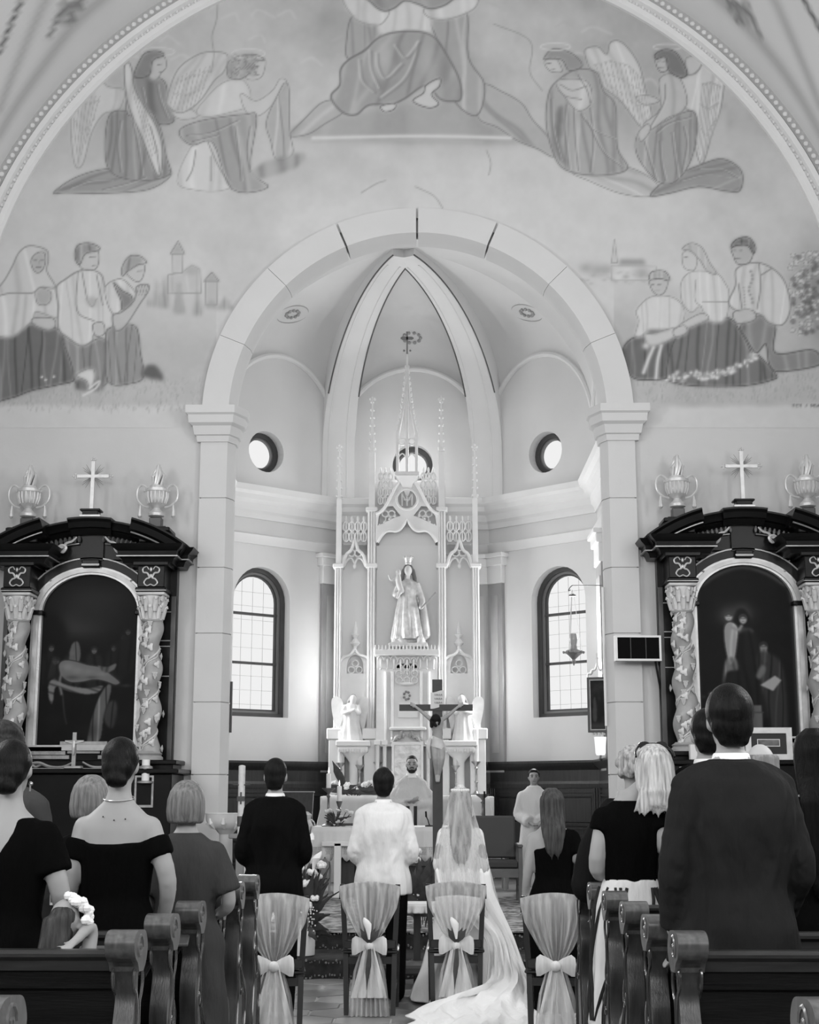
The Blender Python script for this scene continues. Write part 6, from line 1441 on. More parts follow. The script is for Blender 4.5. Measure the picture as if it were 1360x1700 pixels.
def armchair(px, yb, Y, rz, label):
    o_ = at(px, yb, Y); t = thing('armchair', label, 'chair', (o_.x, Y, SZ2), rz)
    MB().box(-.27, .27, -.26, .24, .40, .49, .02).build('seat', M_UPH, t); MB().box(-.26, .26, .2, .26, .5, 1.0, .02).build('backrest', mat('grey_upholstery', .06, .8), t); wd = mat('chair_wood', .09, .45, var=.3)
    for s_ in (-1, 1):
        for y in (-.25, .22): MB().box(s_ * .29 - .025, s_ * .29 + .025, y - .025, y + .025, 0, .66, .006).build('leg', wd, t)
        MB().box(s_ * .29 - .03, s_ * .29 + .03, -.3, .27, .64, .68, .01).build('armrest', wd, t); MB().box(s_ * .29 - .015, s_ * .29 + .015, -.25, .22, .14, .19).build('side_rail', wd, t)
    MB().box(-.28, .28, -.27, -.22, .3, .4).build('front_rail', wd, t)
    return t
tube_chair(508, 1470, 19.42, .5, 'chair with pale bent tube frame beside the lace-covered table')
tube_chair(812, 1470, 20.0, 0, 'pale tube framed chair behind the armchair near the table end'); tube_chair(867, 1472, 19.7, 0, 'pale tube framed chair beside the altar server')
armchair(822, 1484, 17.4, 0, 'dark upholstered wooden armchair next to the bride\'s end of the table')
# kneeler between groom and bride
kn = thing('kneeler', 'dark wooden kneeler with white cloth standing between groom and bride', 'kneeler', (at(692, 1600, 12.3).x, 12.45, 0))
MB().box(-.36, .36, -.05, .28, .62, .66, .008).build('book_rest', M_OAK, kn)
for x in (-.33, 0, .33): MB().box(x - .03, x + .03, .12, .16, 0, .64, .006).build('post', M_OAK, kn)
MB().box(-.36, .36, -.28, .12, .12, .2, .02).build('kneeling_pad', M_UPH, kn)
draped('kneeler_cloth', 'white cloth laid over the kneeler between groom and bride', 'cloth', (at(692, 1600, 12.3).x, 12.56, 0), .2, .17, .07, .668, .01, 0, n=24)
f3 = at(702, 1400, 13.3)
for i, (px, py) in enumerate(((705, 1437), )):
    o_ = atz(px, 1478, SZ2 + .012)
    bouquet('floor_bouquet', 'low arrangement of white blooms and dark leaves before the table', (o_.x, 14.0, SZ2 + .01), [(random.uniform(-.16, .2), random.uniform(-.1, .1), random.uniform(.28, .75)) for k in range(12)], [((random.uniform(-.08, .08), 0, .12), (random.uniform(-.26, .3), random.uniform(-.15, .15), random.uniform(.1, .7)), .05) for k in range(46)], .05, .085)
# tall bouquet in a white pot on the steps
vp = atz(516, 1568, SZ1 + .012)
bk = bouquet('flower_arrangement', 'tall bouquet of lilies and white roses in a white pot on the altar steps', (vp.x, 13.15, SZ1 + .012),
    [(.0, -.08, .75), (.05, -.1, .62), (-.05, -.1, .68), (.09, -.1, .72), (.12, -.12, .5), (-.02, -.14, .5), (.03, -.12, .86), (-.07, -.08, .82), (.14, -.08, .68), (.1, -.08, .82), (.06, -.15, .44), (-.08, -.1, .55), (.16, -.06, .78)],
    [((0, 0, .25), (random.uniform(-.24, .28), random.uniform(-.2, .1), random.uniform(.12, .8)), .035) for k in range(60)] + [((0, -.05, .3), (.34, -.1, .55), .018)], .035, .065)
MB().lathe([(.10, 0), (.115, .01), (.12, .2), (.115, .22), (.1, .22), (.1, .24)], 20).build('pot', mat('white_pot', .72, .5), bk); MB().lathe([(.085, .22), (.1, .3), (.115, .34)], 20).build('paper_wrap', mat('wrap_paper', .5, .7), bk)
m = MB()
for k in range(70): m.ball((.05 + random.gauss(0, .045), -.16 + random.gauss(0, .02), .38 + random.gauss(0, .045)), .008, 5, 3)
m.build('baby_breath', mat('white_petals'), bk)['kind'] = 'stuff'
for (x, z, a) in ((.1, .74, .5), (.06, .9, .2), (-.02, .62, -.2)):
    m = MB(); m.loft([ell((x, -.1, z), .008, .008, 10), ell((x + .02 * a, -.11, z + .06), .02, .018, 10), ell((x + .06 * a, -.12, z + .11), .04, .028, 10), ell((x + .1 * a, -.12, z + .14), .03, .016, 10), ell((x + .15 * a, -.12, z + .17), .005, .004, 10)]); m.build('calla_lily', mat('white_petals'), bk)
# ---------------------------------------------------------------- left of the sanctuary: paschal candle, font, flowers, credence
pc = at(398, 1450, 15.0); t = thing('paschal_candle', 'tall white paschal candle with dark bands on a wooden stand', 'candle', (pc.x, 15.0, SZ2)); pz = lambda py: at(398, py, 15.0).z - SZ2
MB().box(-.04, .04, -.04, .04, .04, pz(1388), .006).box(-.11, .11, -.1, .1, pz(1392), pz(1384), .008).build('stand_post', mat('grey_wood', .2, .6, var=.2), t); MB().box(-.2, .2, -.2, .2, 0, .05, .01).build('stand_foot', mat('grey_wood'), t)
MB().lathe([(.034, pz(1386)), (.036, pz(1272)), (.03, pz(1271)), (.005, pz(1270))], 16).build('wax_column', mat('marbled_wax', .62, .5, var=.2, scale=16), t)
MB().lathe([(.039, pz(1372)), (.039, pz(1356)), (.037, pz(1355))], 16).build('lower_band', mat('candle_band', .06, .6), t); MB().box(-.04, .04, -.041, -.03, pz(1330), pz(1322)).box(-.008, .008, -.042, -.03, pz(1335), pz(1315)).build('applied_cross', mat('candle_band'), t); MB().tube([(-.09, -.02, pz(1303)), (.09, -.02, pz(1303))], .006, 6).build('incense_pin', mat('candle_band'), t)
fo = at(375, 1440, 15.4); t = thing('baptismal_font', 'pale stone font bowl on a pillar beside the arch pier', 'font', (fo.x, 15.35, SZ2)); fz_ = lambda py: at(375, py, 15.35).z - SZ2
MB().lathe([(.16, 0), (.16, .06), (.08, .12), (.07, fz_(1385)), (.12, fz_(1376))], 18).build('pillar', mat('font_stone', .45, .7, var=.15), t); MB().lathe([(.1, fz_(1378)), (.17, fz_(1372)), (.215, fz_(1362)), (.22, fz_(1353)), (.23, fz_(1350)), (.2, fz_(1350)), (.16, fz_(1356)), (.02, fz_(1360))], 24).build('bowl', mat('font_bowl_stone', .68, .6, var=.08), t)
m = MB()
for k in range(8):
    a = 2 * PI * k / 8; m.tube([(q * math.cos(a), q * math.sin(a), fz_(p)) for q, p in ((.15, 1375), (.2, 1366), (.21, 1358))], [.012, .03, .02], 6)
m.build('gadroon', mat('font_bowl_stone'), t)['kind'] = 'stuff'
fb = at(385, 1440, 14.6); bouquet('floor_flowers', 'white flowers with dark leaves on the floor by the paschal candle', (fb.x, 14.55, SZ2), [(random.uniform(-.1, .3), random.uniform(-.05, .05), random.uniform(.2, .42)) for k in range(6)], [((0, 0, .02), (random.uniform(-.2, .35), random.uniform(-.1, .1), random.uniform(.1, .4)), .04) for k in range(30)], .05, .08)
cs = thing('credence_stand', 'small white-draped stand beside the paschal candle', 'stand', (at(412, 1440, 15.6).x, 15.6, SZ2)); MB().box(-.09, .09, -.12, .12, 0, at(412, 1406, 15.6).z - SZ2, .01).build('cloth_cover', M_CLOTH, cs); MB().box(-.1, .1, -.13, .13, at(412, 1406, 15.6).z - SZ2 - .0, at(412, 1406, 15.6).z - SZ2 + .02, .005).build('top_board', mat('white_paint'), cs)
lt = thing('music_lectern', 'dark slanted lectern desk with pale edge behind the man in black', 'lectern', (at(480, 1440, 20.1).x, 20.1, SZ2)); lz = at(480, 1316, 20.1).z - SZ2
m = MB(); m.M = Matrix.Translation((0, 0, lz - .2)) @ Matrix.Rotation(-.5, 4, 'X'); m.box(-.32, .32, -.02, .02, -.22, .24, .006); m.build('desk', M_OAK, lt); MB().box(-.33, .33, .09, .12, lz, lz + .02).build('pale_edge', mat('lectern_edge', .4, .5), lt); MB().box(-.04, .04, -.04, .04, .03, lz - .2).build('post', M_OAK, lt); MB().box(-.2, .2, -.2, .2, 0, .04, .01).build('foot', M_OAK, lt)
gl = thing('globe_lamp', 'standing lamp with two glass globes near the wainscot behind the man in black', 'lamp', (at(488, 1325, 20.75).x, 20.75, SZ2)); g0 = at(488, 1325, 20.75).z - SZ2
MB().tube([(0, 0, 0), (0, 0, g0)], .02, 8).build('stem', M_METAL, gl)
for x, z in ((-.06, .02), (.06, -.03)): MB().ball((x, -.03, g0 + z), .055, 14, 10).build('globe', mat('milk_glass', .6, .15), gl)
vs = thing('ornate_vase', 'pale ornate urn standing between the man in black and the table', 'vase', (at(505, 1440, 18.3).x, 18.3, SZ2)); v0 = at(505, 1385, 18.3).z - SZ2
MB().tube([(0, 0, 0), (0, 0, v0 - .02)], [.08, .03], 10).build('stand', mat('grey_wood'), vs); MB().lathe([(.03, v0 - .03), (.09, v0 + .03), (.11, v0 + .1), (.07, v0 + .18), (.09, v0 + .24), (.04, v0 + .28)], 16).build('body', mat('vase_ceramic', .5, .35, var=.4, scale=14), vs)
# ---------------------------------------------------------------- right of the sanctuary
lc = thing('ambo', 'wooden lectern with a white embroidered cloth beside the bridesmaid', 'lectern', (at(1004, 1460, 15.4).x, 15.2, SZ2)); az = at(990, 1392, 15.2).z - SZ2
for s_ in (-1, 1): MB().box(s_ * .14 - .025, s_ * .14 + .025, -.03, .03, 0, az - .05, .006).build('post', M_OAK, lc)
m = MB(); m.M = Matrix.Translation((0, 0, az - .04)) @ Matrix.Rotation(.35, 4, 'X'); m.box(-.2, .2, -.2, .2, -.02, .02, .006); m.build('desk', M_OAK, lc)
draped('ambo_cloth', 'white cloth with embroidered hem hanging over the wooden lectern', 'cloth', (at(1004, 1460, 15.4).x, 15.2, SZ2), .19, .17, .22, az + .045, .02, 1, n=24)
# LED hymn board on the pier
q0, q1 = at(1021, 1055, 15.75), at(1099, 1097, 15.75)
hb = thing('hymn_display', 'black electronic hymn board with a pale frame bracketed to the arch pier', 'display', ((q0.x + q1.x) / 2, 15.75, (q0.z + q1.z) / 2), .06); w_, h_ = (q1.x - q0.x) / 2, (q0.z - q1.z) / 2
MB().box(-w_ + .01, w_ - .01, .0, .1, -h_ + .01, h_ - .01).build('casing', mat('matt_led_face', .006, .95, spec=.05), hb); MB().slab([(-w_, -h_), (w_, -h_), (w_, h_), (-w_, h_)], [[(-w_ + .022, -h_ + .022), (w_ - .022, -h_ + .022), (w_ - .022, h_ - .022), (-w_ + .022, h_ - .022)]], -.012, .1).build('frame', mat('aluminium_frame', .6, .4, metal=.2), hb); MB().tube([(w_ * .8, .08, -h_), (w_ * 1.02, .12, -.45), (w_ * 1.1, .16, -.75)], .012, 6).build('cable', M_BLACK, hb)
for k in (-1, 1): MB().box(k * w_ / 3 - .004, k * w_ / 3 + .004, -.006, .0, -h_ + .02, h_ - .02).build('module_joint', mat('led_joint', .03, .5), hb)
MB().box(-.1, .1, .08, .22, -.05, .05).build('wall_bracket', M_BLACK, hb)
# conduit, switch box
pp = [at(1001, 975, 16.12), at(1006, 1090, 16.12), at(1012, 1205, 16.12)]
tag(MB().tube([(AC.x + ARX - Ri - .02, WY + .12, p.z) for p in pp], .016, 8).build('conduit_pipe', mat('white_paint', .72, .5)), 'thin white conduit running down the arch pier', 'pipe')
sb = at(283, 1138, 15.97); t = thing('switch_box', 'small white switch box on the wall beside the Entombment altar', 'switch box', (sb.x, 15.97, sb.z)); MB().box(-.035, .035, -.03, .035, -.06, .06, .01).build('case', mat('white_paint'), t)
rd = at(376, 1165, 16.15); tag(MB().tube([(AC.x - ARX + Ri + .015, 16.2, at(376, 1131, 16.15).z), (AC.x - ARX + Ri + .015, 16.2, at(376, 1216, 16.15).z)], .014, 8).build('iron_rod', mat('iron', .06, .5)), 'short dark iron rod fixed to the arch pier', 'rod')
# station picture, sconce, hanging sanctuary lamp on the north wall pilaster
def wallpt(px, py):
    y = None; x = 2.5 - .1; k = (px - 718) / 2361
    Y = 19.4
    for _ in range(30):
        p = at(px, py, Y); Y *= x / p.x
    return at(px, py, Y)
sp = at(993, 1170, 20.2)
ps = thing('station_picture', 'small dark framed picture with a gilt crest on the marbled pilaster', 'picture', (sp.x, 20.2, sp.z), -.35); s1 = 2361 / 20.2; pw, ph = 17 / s1, 45 / s1
MB().slab([(-pw, -ph), (pw, -ph), (pw, ph), (-pw, ph)], [[(-pw + .03, -ph + .03), (pw - .03, -ph + .03), (pw - .03, ph - .03), (-pw + .03, ph - .03)]], -.03, .05).build('outer_frame', mat('dark_frame_wood', .05, .4), ps); MB().slab([(-pw + .03, -ph + .03), (pw - .03, -ph + .03), (pw - .03, ph - .03), (-pw + .03, ph - .03)], [[(-pw + .045, -ph + .045), (pw - .045, -ph + .045), (pw - .045, ph - .045), (-pw + .045, ph - .045)]], -.02, .03).build('inner_frame', M_OLDGILT, ps)
c = Canvas(-16, -44, 16, 44, 1.0, 50); c.A += (fnoise(c.h, c.w, 12, 3) - .5) * 50
for x, y, h in ((-7, 0, 26), (3, 4, 24), (9, -2, 20)): c.fill([(x - 4, y + h), (x - 3, y - 8), (x, y - 14), (x + 3, y - 8), (x + 4, y + h)], random.choice((80, 96, 36)), .8, 1.5)
c.fill([(-16, 34), (16, 34), (16, 44), (-16, 44)], 80, .7, 2, False)
painted_mesh('picture_canvas', c, lambda A, B: np.stack([A / 16 * (pw - .04), np.full_like(A, -.005), -B / 44 * (ph - .04)], -1), .7, None, attr_mat('oil_painting'), ps)
m = MB()
for s_ in (-1, 1): scroll(m, [(s_ * x, ph + z) for x, z in ((.14, .0), (.13, .05), (.09, .05), (.07, .1), (.03, .11), (.0, .2))], 0, .02)
m.box(-.008, .008, -.01, .01, ph + .15, ph + .34); m.box(-.035, .035, -.01, .01, ph + .26, ph + .275); m.build('gilt_crest', M_GILT, ps)
m = MB()
for x in (-.08, -.03, .03, .08): m.ball((x, 0, -ph - .02), .02, 7, 5)
m.build('lower_ornament', M_GILT, ps); MB().box(-pw, pw, .05, .62, -ph * .3, ph * .3).build('wall_bracket', mat('dark_frame_wood'), ps)
so = at(997, 1238, 20.0); sc_ = thing('wall_sconce', 'glass cup sconce glowing on a bracket below the framed picture', 'lamp', (so.x, 20.0, so.z)); MB().lathe([(.06, -.13), (.075, 0), (.085, .12), (.08, .12), (.07, -.11), (.01, -.12)], 18).build('glass_shade', emat('lit_shade', .85, .95), sc_); MB().tube(cr([(0, 0, -.13), (.0, .0, -.19), (.12, .08, -.22), (.36, .3, -.2)], 5), .016, 8).build('arm', mat('dark_bronze'), sc_)
hl = at(950, 972, 18.8); hb_ = at(1005, 972, 18.8)
sl = thing('sanctuary_lamp', 'hanging sanctuary lamp with filigree basin on a long thin wall arm', 'lamp', (hl.x, 18.8, hl.z)); lz_ = lambda py: at(950, py, 18.8).z - hl.z
MB().tube([(0, 0, 0), (hb_.x - hl.x, 0, 0), (2.53 - hl.x, .0, .0)], .006, 6).build('wall_arm', mat('dark_bronze'), sl); MB().tube(cr([(0, 0, 0), (-.03, 0, -.03), (-.05, 0, -.07), (-.02, 0, -.06)], 4), .007, 6).build('hook', mat('dark_bronze'), sl)
for a in range(3): MB().tube([(0, 0, -.06), (.02 * math.cos(a * 2.1), .02 * math.sin(a * 2.1), lz_(990)), (.11 * math.cos(a * 2.1), .11 * math.sin(a * 2.1), lz_(1083))], .004, 5).build('chain', M_METAL, sl)
MB().lathe([(.04, lz_(990)), (.05, lz_(988)), (.02, lz_(986))], 12).build('ceiling_rose', mat('dark_bronze'), sl)
MB().lathe([(.04, lz_(1072)), (.055, lz_(1062)), (.05, lz_(1054)), (.04, lz_(1052))], 14).build('glass_cup', mat('grey_glass', .4, .1), sl)
MB().lathe([(.005, lz_(1105)), (.03, lz_(1098)), (.02, lz_(1095)), (.07, lz_(1089)), (.12, lz_(1084)), (.1, lz_(1080)), (.05, lz_(1077)), (.04, lz_(1070))], 18).build('basin', mat('tarnished_silver', .35, .35, metal=.6, bump=.4, bscale=60), sl)
m = MB()
for k in range(8):
    a = 2 * PI * k / 8; m.ball((.13 * math.cos(a), .13 * math.sin(a), lz_(1083)), .02, 7, 5)
m.build('rim_knob', mat('tarnished_silver'), sl)['kind'] = 'stuff'
# ---------------------------------------------------------------- things standing on the side altars
ax0 = at(121, 1285, 15.25); t = thing('altar_crucifix', 'small pale crucifix standing before the Entombment painting', 'crucifix', (ax0.x, 15.26, sz(1277))); zz = lambda py: at(121, py, 15.26).z - sz(1277)
MB().box(-.02, .02, -.012, .012, 0, zz(1216)).build('upright', M_OLDGILT, t); MB().box(-.1, .1, -.01, .01, zz(1233.5), zz(1229)).build('crossbar', M_OLDGILT, t); MB().box(-.09, .09, -.06, .06, 0, .03, .006).build('foot', M_OLDGILT, t)
m = MB(); tlimb(m, [(0, -.025, zz(1231)), (0, -.035, zz(1240)), (0, -.03, zz(1252))], [.016, .02, .01], 8); tlimb(m, [(-.09, -.02, zz(1231)), (0, -.025, zz(1234)), (.09, -.02, zz(1231))], [.008, .012, .008], 6); m.build('corpus', M_GILT, t)
ca_ = at(239, 1300, 15.15); t = thing('altar_candle', 'thick white candle in a glass-fronted holder on the Entombment altar', 'candle', (ca_.x, 15.22, sz(1277))); zq = lambda py: at(239, py, 15.22).z - sz(1277)
MB().lathe([(.075, 0), (.075, .02), (.03, .04), (.03, zq(1301)), (.085, zq(1300)), (.085, zq(1297)), (.05, zq(1296))], 16).build('holder', M_OLDGILT, t); MB().lathe([(.042, zq(1298)), (.042, zq(1262)), (.035, zq(1261)), (.004, zq(1261))], 16).build('wax', M_WAX, t)
pf0 = at(1280, 1243, 15.2); t = thing('framed_icon', 'pale framed icon with dark mat leaning on the mother and child altar', 'picture', (pf0.x, 15.3, sz(1277) + .09)); zt_ = at(1280, 1208, 15.3).z - sz(1277) - .09; hw_ = 38 * 15.3 / 2361
m = MB(); m.slab([(-hw_, 0), (hw_, 0), (hw_, zt_), (-hw_, zt_)], [[(-hw_ + .06, .06), (hw_ - .06, .06), (hw_ - .06, zt_ - .06), (-hw_ + .06, zt_ - .06)]], -.03, .02); m.build('frame', M_GILT, t); MB().box(-hw_ + .05, hw_ - .05, -.01, .02, .05, zt_ - .05).build('mat_board', mat('icon_mat', .012, .5), t); MB().slab([(-.12, .14), (.12, .14), (.12, zt_ - .12), (-.12, zt_ - .12)], [[(-.112, .148), (.112, .148), (.112, zt_ - .128), (-.112, zt_ - .128)]], -.014, .0).build('inner_fillet', M_GILT, t); MB().box(-.115, .115, -.013, .0, .145, zt_ - .125).build('image', mat('icon_image', .12, .3, var=.9, scale=12), t)
bx_ = at(1152, 1262, 15.3); tag(MB().box(bx_.x - .05, bx_.x + .06, 15.2, 15.3, sz(1277) + .09, sz(1277) + .09 + .16, .006).build('altar_card', mat('white_paint')), 'small white card standing at the column foot of the mother and child altar', 'card')
# ---------------------------------------------------------------- people
MALE = np.array([(.78, .165, .11, 0), (.92, .175, .12, -.012), (1.05, .155, .105, 0), (1.18, .168, .115, 0), (1.30, .186, .12, -.008), (1.38, .192, .10, -.012), (1.43, .172, .085, -.012), (1.468, .115, .07, -.008), (1.49, .08, .065, -.005), (1.53, .06, .06, 0)])
FEM = np.array([(.78, .165, .105, 0), (.92, .178, .12, -.015), (1.06, .128, .092, 0), (1.18, .14, .10, 0), (1.28, .155, .105, 0), (1.365, .165, .088, -.008), (1.415, .142, .074, -.01), (1.455, .095, .062, -.008), (1.485, .065, .056, -.005), (1.53, .05, .05, 0)])
def prof_at(P, z): return [float(np.interp(z, P[:, 0], P[:, i])) for i in (1, 2, 3)]
def shell(m, P, z0, zt, off=.0, n=40, rows=24, fold=0.0, nf=9, e=2.3, noise_a=0.0, seed=0, cap=True, ph=0, k=1.0):
    rings = []; sx = lambda c: math.copysign(abs(c) ** (2 / e), c)
    for j in range(rows + 1):
        ring = []
        for i in range(n):
            th = 2 * PI * i / n; top = zt(th) if callable(zt) else zt; z = z0 + (top - z0) * j / rows; rx, ry, cy = prof_at(P, z)
            f = fold * (1 - j / rows) ** .7 * math.cos(nf * th + ph + 1.5 * math.sin(3 * th)) if fold else 0
            x = (rx + off + f) * sx(math.cos(th)); y = cy + (ry + off + f) * sx(math.sin(th))
            if noise_a:
                q = noise.noise(Vector((x * 7 + seed, y * 7, z * 5))) * noise_a; x *= 1 + q / .15; y *= 1 + q / .15
            ring.append((x * k, y * k, z * k))
        rings.append(ring)
    m.loft(rings, cap)
ARMS = {'hang': ((.225, -.03, 1.12), (.225, .05, .90)), 'clasp': ((.225, -.05, 1.11), (.07, .19, 1.0)), 'pray': ((.21, .0, 1.12), (.03, .24, 1.2)), 'fold': ((.225, -.02, 1.11), (.06, .2, 1.06)), 'hip': ((.25, -.06, 1.11), (.19, .02, .93)), 'up': ((.2, .1, 1.15), (.12, .25, 1.25))}
def hand(m, w, d, side, s=1.0, curl=.5):
    d = Vector(d).normalized(); side = Vector(side).normalized(); nrm = d.cross(side).normalized(); w = Vector(w)
    c = w + d * .045 * s; B = Matrix((side, d, nrm)).transposed()
    m.loft([[tuple(w + d * (u * s) + side * (a * math.cos(t) * s) + nrm * (b * math.sin(t) * s)) for t in [2 * PI * q / 10 for q in range(10)]] for u, a, b in ((-.01, .024, .019), (.03, .036, .017), (.07, .041, .015), (.09, .038, .013))])
    for i, L in enumerate((.066, .076, .07, .055)):
        b0 = w + d * (.085 * s) + side * ((i - 1.5) * .0205 * s); b1 = b0 + (d * (1 - curl * .3) - nrm * curl * .5).normalized() * (L * .5 * s); b2 = b1 + (d * (1 - curl) - nrm * curl).normalized() * (L * .5 * s)
        tlimb(m, [tuple(b0), tuple(b1), tuple(b2)], [.0095 * s, .009 * s, .0075 * s], 7)
    t0 = w + d * .02 * s - side * .03 * s; tlimb(m, [tuple(t0), tuple(t0 + (d * .5 - side * .7) * .04 * s), tuple(t0 + (d * .9 - side * .5) * .075 * s)], [.013 * s, .011 * s, .009 * s], 7)
def person(label, px, ptop, Y, P, base, arms=('hang', 'hang'), rz=0, skin=.29, vox=.015, head=(0, 0), bulk=1.0, H=None, group=None, hs=1.0):
    zt = at(px, ptop, Y).z; H = (zt - base) if H is None else H
    t = thing('person', label, 'person', (at(px, ptop, Y).x, Y, base), rz, group); k = H / 1.765
    t['k'] = k; P = P.copy(); P[:-2, 1] *= bulk; P[:-2, 2] *= bulk ** 1.3
    m = MB(); shell(m, P, .8, 1.53, 0, 28, 18, k=k)
    hx_, hy_ = head
    def V(x, y, z): return (x * k, y * k, z * k)
    m.tube([V(0, -.01, 1.46), V(hx_ * .5, .0 + hy_ * .5, 1.53), V(hx_, .01 + hy_, 1.59)], [.062 * k, .052 * k, .052 * k], 12)
    m.ball(V(hx_, .01 + hy_, 1.66), (.073 * k * hs, .092 * k * hs, .1 * k * hs), 16, 12); m.ball(V(hx_, .055 + hy_, 1.605), (.055 * k, .052 * k, .068 * k), 12, 8)
    m.tube([V(hx_, .1 + hy_, 1.655), V(hx_, .122 + hy_, 1.625), V(hx_, .1 + hy_, 1.615)], [.009 * k, .015 * k, .01 * k], 7)
    for s_ in (-1, 1):
        m.ball(V(hx_ + s_ * .076 * hs, .0 + hy_, 1.64), (.011 * k, .022 * k, .034 * k), 8, 6)
        tlimb(m, [V(s_ * .09, 0, .86), V(s_ * .095, .02, .48), V(s_ * .09, -.01, .07)], [.09 * k, .06 * k, .04 * k], 10); tlimb(m, [V(s_ * .09, -.03, .045), V(s_ * .1, .13, .03)], [.042 * k, .03 * k], 8)
    J = []
    for s_, pose in ((-1, arms[0]), (1, arms[1])):
        e_, w_ = ARMS[pose] if isinstance(pose, str) else pose
        sh = (s_ * (P[5, 1] - .025), -.012, 1.372); e_ = (s_ * e_[0] * (P[5, 1] / .195 if isinstance(pose, str) else 1), e_[1], e_[2]); w_ = (s_ * w_[0], w_[1], w_[2]); J.append((V(*sh), V(*e_), V(*w_)))
        tlimb(m, [V(*sh), V(*e_), V(*w_)], [.052 * k, .042 * k, .028 * k], 10)
        d = Vector(w_) - Vector(e_); hand(m, V(*w_), d, (0, 1, 0) if abs(d.normalized().y) < .7 else (s_, 0, 0), k)
    b = link(remeshed(m, vox, 3, 'body'), 'body', mat('skin_%d' % int(skin * 100), skin, .55, var=.06, scale=6, spec=.3), t)
    return t, k, P, J
def cloth(name, v, rough=.9, spec=.12, bump=.45, bs=6, var=.0, sheen=0): return mat(name, v, rough, spec=spec, bump=bump, bscale=bs, var=var, scale=3, sheen=sheen, stretch=(1.3, 1.3, .45), bdist=.08)
def sleeves(m, J, k, frac=1.0, r=(.075, .062, .05), which=(0, 1), wr=0.0):
    for i in which:
        a, b, c = [Vector(q) for q in J[i]]; pts = [a + (a - b) * .06]
        pts = [a, a.lerp(b, .5), b] if frac >= .5 else [a, a.lerp(b, frac), a.lerp(b, frac * 2)]
        if frac > .5: pts += [b.lerp(c, .5 * min(1, (frac - .5) * 2)), b.lerp(c, min(1, (frac - .5) * 2))]
        P_ = cr([tuple(p) for p in pts], 5); R = radii([q * k for q in r], len(P_))
        if wr: R = [q * (1 + wr * math.sin(j * 2.3 + i)) for j, q in enumerate(R)]
        m.tube(P_, R, 12); m.ball(P_[0], R[0] * .98, 12, 8)
def legs(t, k, mt, vox=.016, r=(.1, .075, .062)):
    m = MB()
    for s_ in (-1, 1): tlimb(m, [(s_ * .09 * k, -.01 * k, .9 * k), (s_ * .1 * k, .015 * k, .5 * k), (s_ * .1 * k, -.01 * k, .07 * k)], [q * k for q in r], 12)
    m.loft([ell((0, 0, z * k), a * k, b * k) for z, a, b in ((.8, .16, .11), (.9, .18, .13), (1.02, .165, .115))]); link(remeshed(m, vox, 4, 'trousers'), 'trousers', mt, t)
def shoes(t, k, mt):
    for s_ in (-1, 1):
        m = MB(); m.loft([[(s_ * .1 * k + a * math.cos(u) * k, (.045 + b * math.sin(u)) * k, z * k) for u in [2 * PI * q / 14 for q in range(14)]] for a, b, z in ((.045, .13, 0), (.05, .14, .02), (.047, .13, .05), (.04, .09, .085))]); m.build('shoe', mt, t)
def crease(me, k, lines):
    "press soft folds and seams into the back of a garment; lines: (x0, z0, x1, z1, depth, width)"
    n = len(me.vertices); co = np.empty(n * 3, np.float32); me.vertices.foreach_get('co', co); co = co.reshape(-1, 3); no = np.empty(n * 3, np.float32); me.vertex_normals.foreach_get('vector', no); no = no.reshape(-1, 3)
    back = np.clip(-no[:, 1] * 1.5, 0, 1); dd = np.zeros(n)
    for x0, z0, x1, z1, a, w_ in lines:
        x, z = co[:, 0] / k, co[:, 2] / k; L = (x1 - x0) ** 2 + (z1 - z0) ** 2; t_ = np.clip(((x - x0) * (x1 - x0) + (z - z0) * (z1 - z0)) / L, 0, 1)
        bend = .012 * np.sin(t_ * 5 + x0 * 40); d2 = (x - x0 - t_ * (x1 - x0) - bend) ** 2 + (z - z0 - t_ * (z1 - z0)) ** 2; dd += a * np.exp(-d2 / w_ ** 2) * (.35 + .65 * np.sin(PI * np.clip(t_, .05, .95)))
    co += no * (dd * back * k)[:, None]; me.vertices.foreach_set('co', co.ravel()); me.update()
FOLDS = [(0, 1.47, 0, .82, -.004, .007), (-.168, 1.43, -.16, 1.2, -.009, .012), (.168, 1.43, .16, 1.2, -.009, .012), (-.15, 1.27, -.04, 1.0, .011, .02), (.14, 1.25, .05, .98, .010, .02), (-.06, 1.38, -.09, 1.2, .008, .018), (.07, 1.37, .1, 1.18, .009, .018), (-.08, 1.1, -.06, .84, .010, .022), (.09, 1.12, .1, .84, .011, .022), (-.13, 1.08, -.1, .82, -.009, .02), (.02, 1.2, .03, .9, .006, .02), (-.1, 1.44, .1, 1.44, -.006, .015), (-.225, 1.22, -.2, 1.1, .009, .016), (.225, 1.22, .2, 1.1, .009, .016), (-.24, 1.14, -.2, 1.1, -.008, .012), (.24, 1.14, .2, 1.1, -.008, .012)]
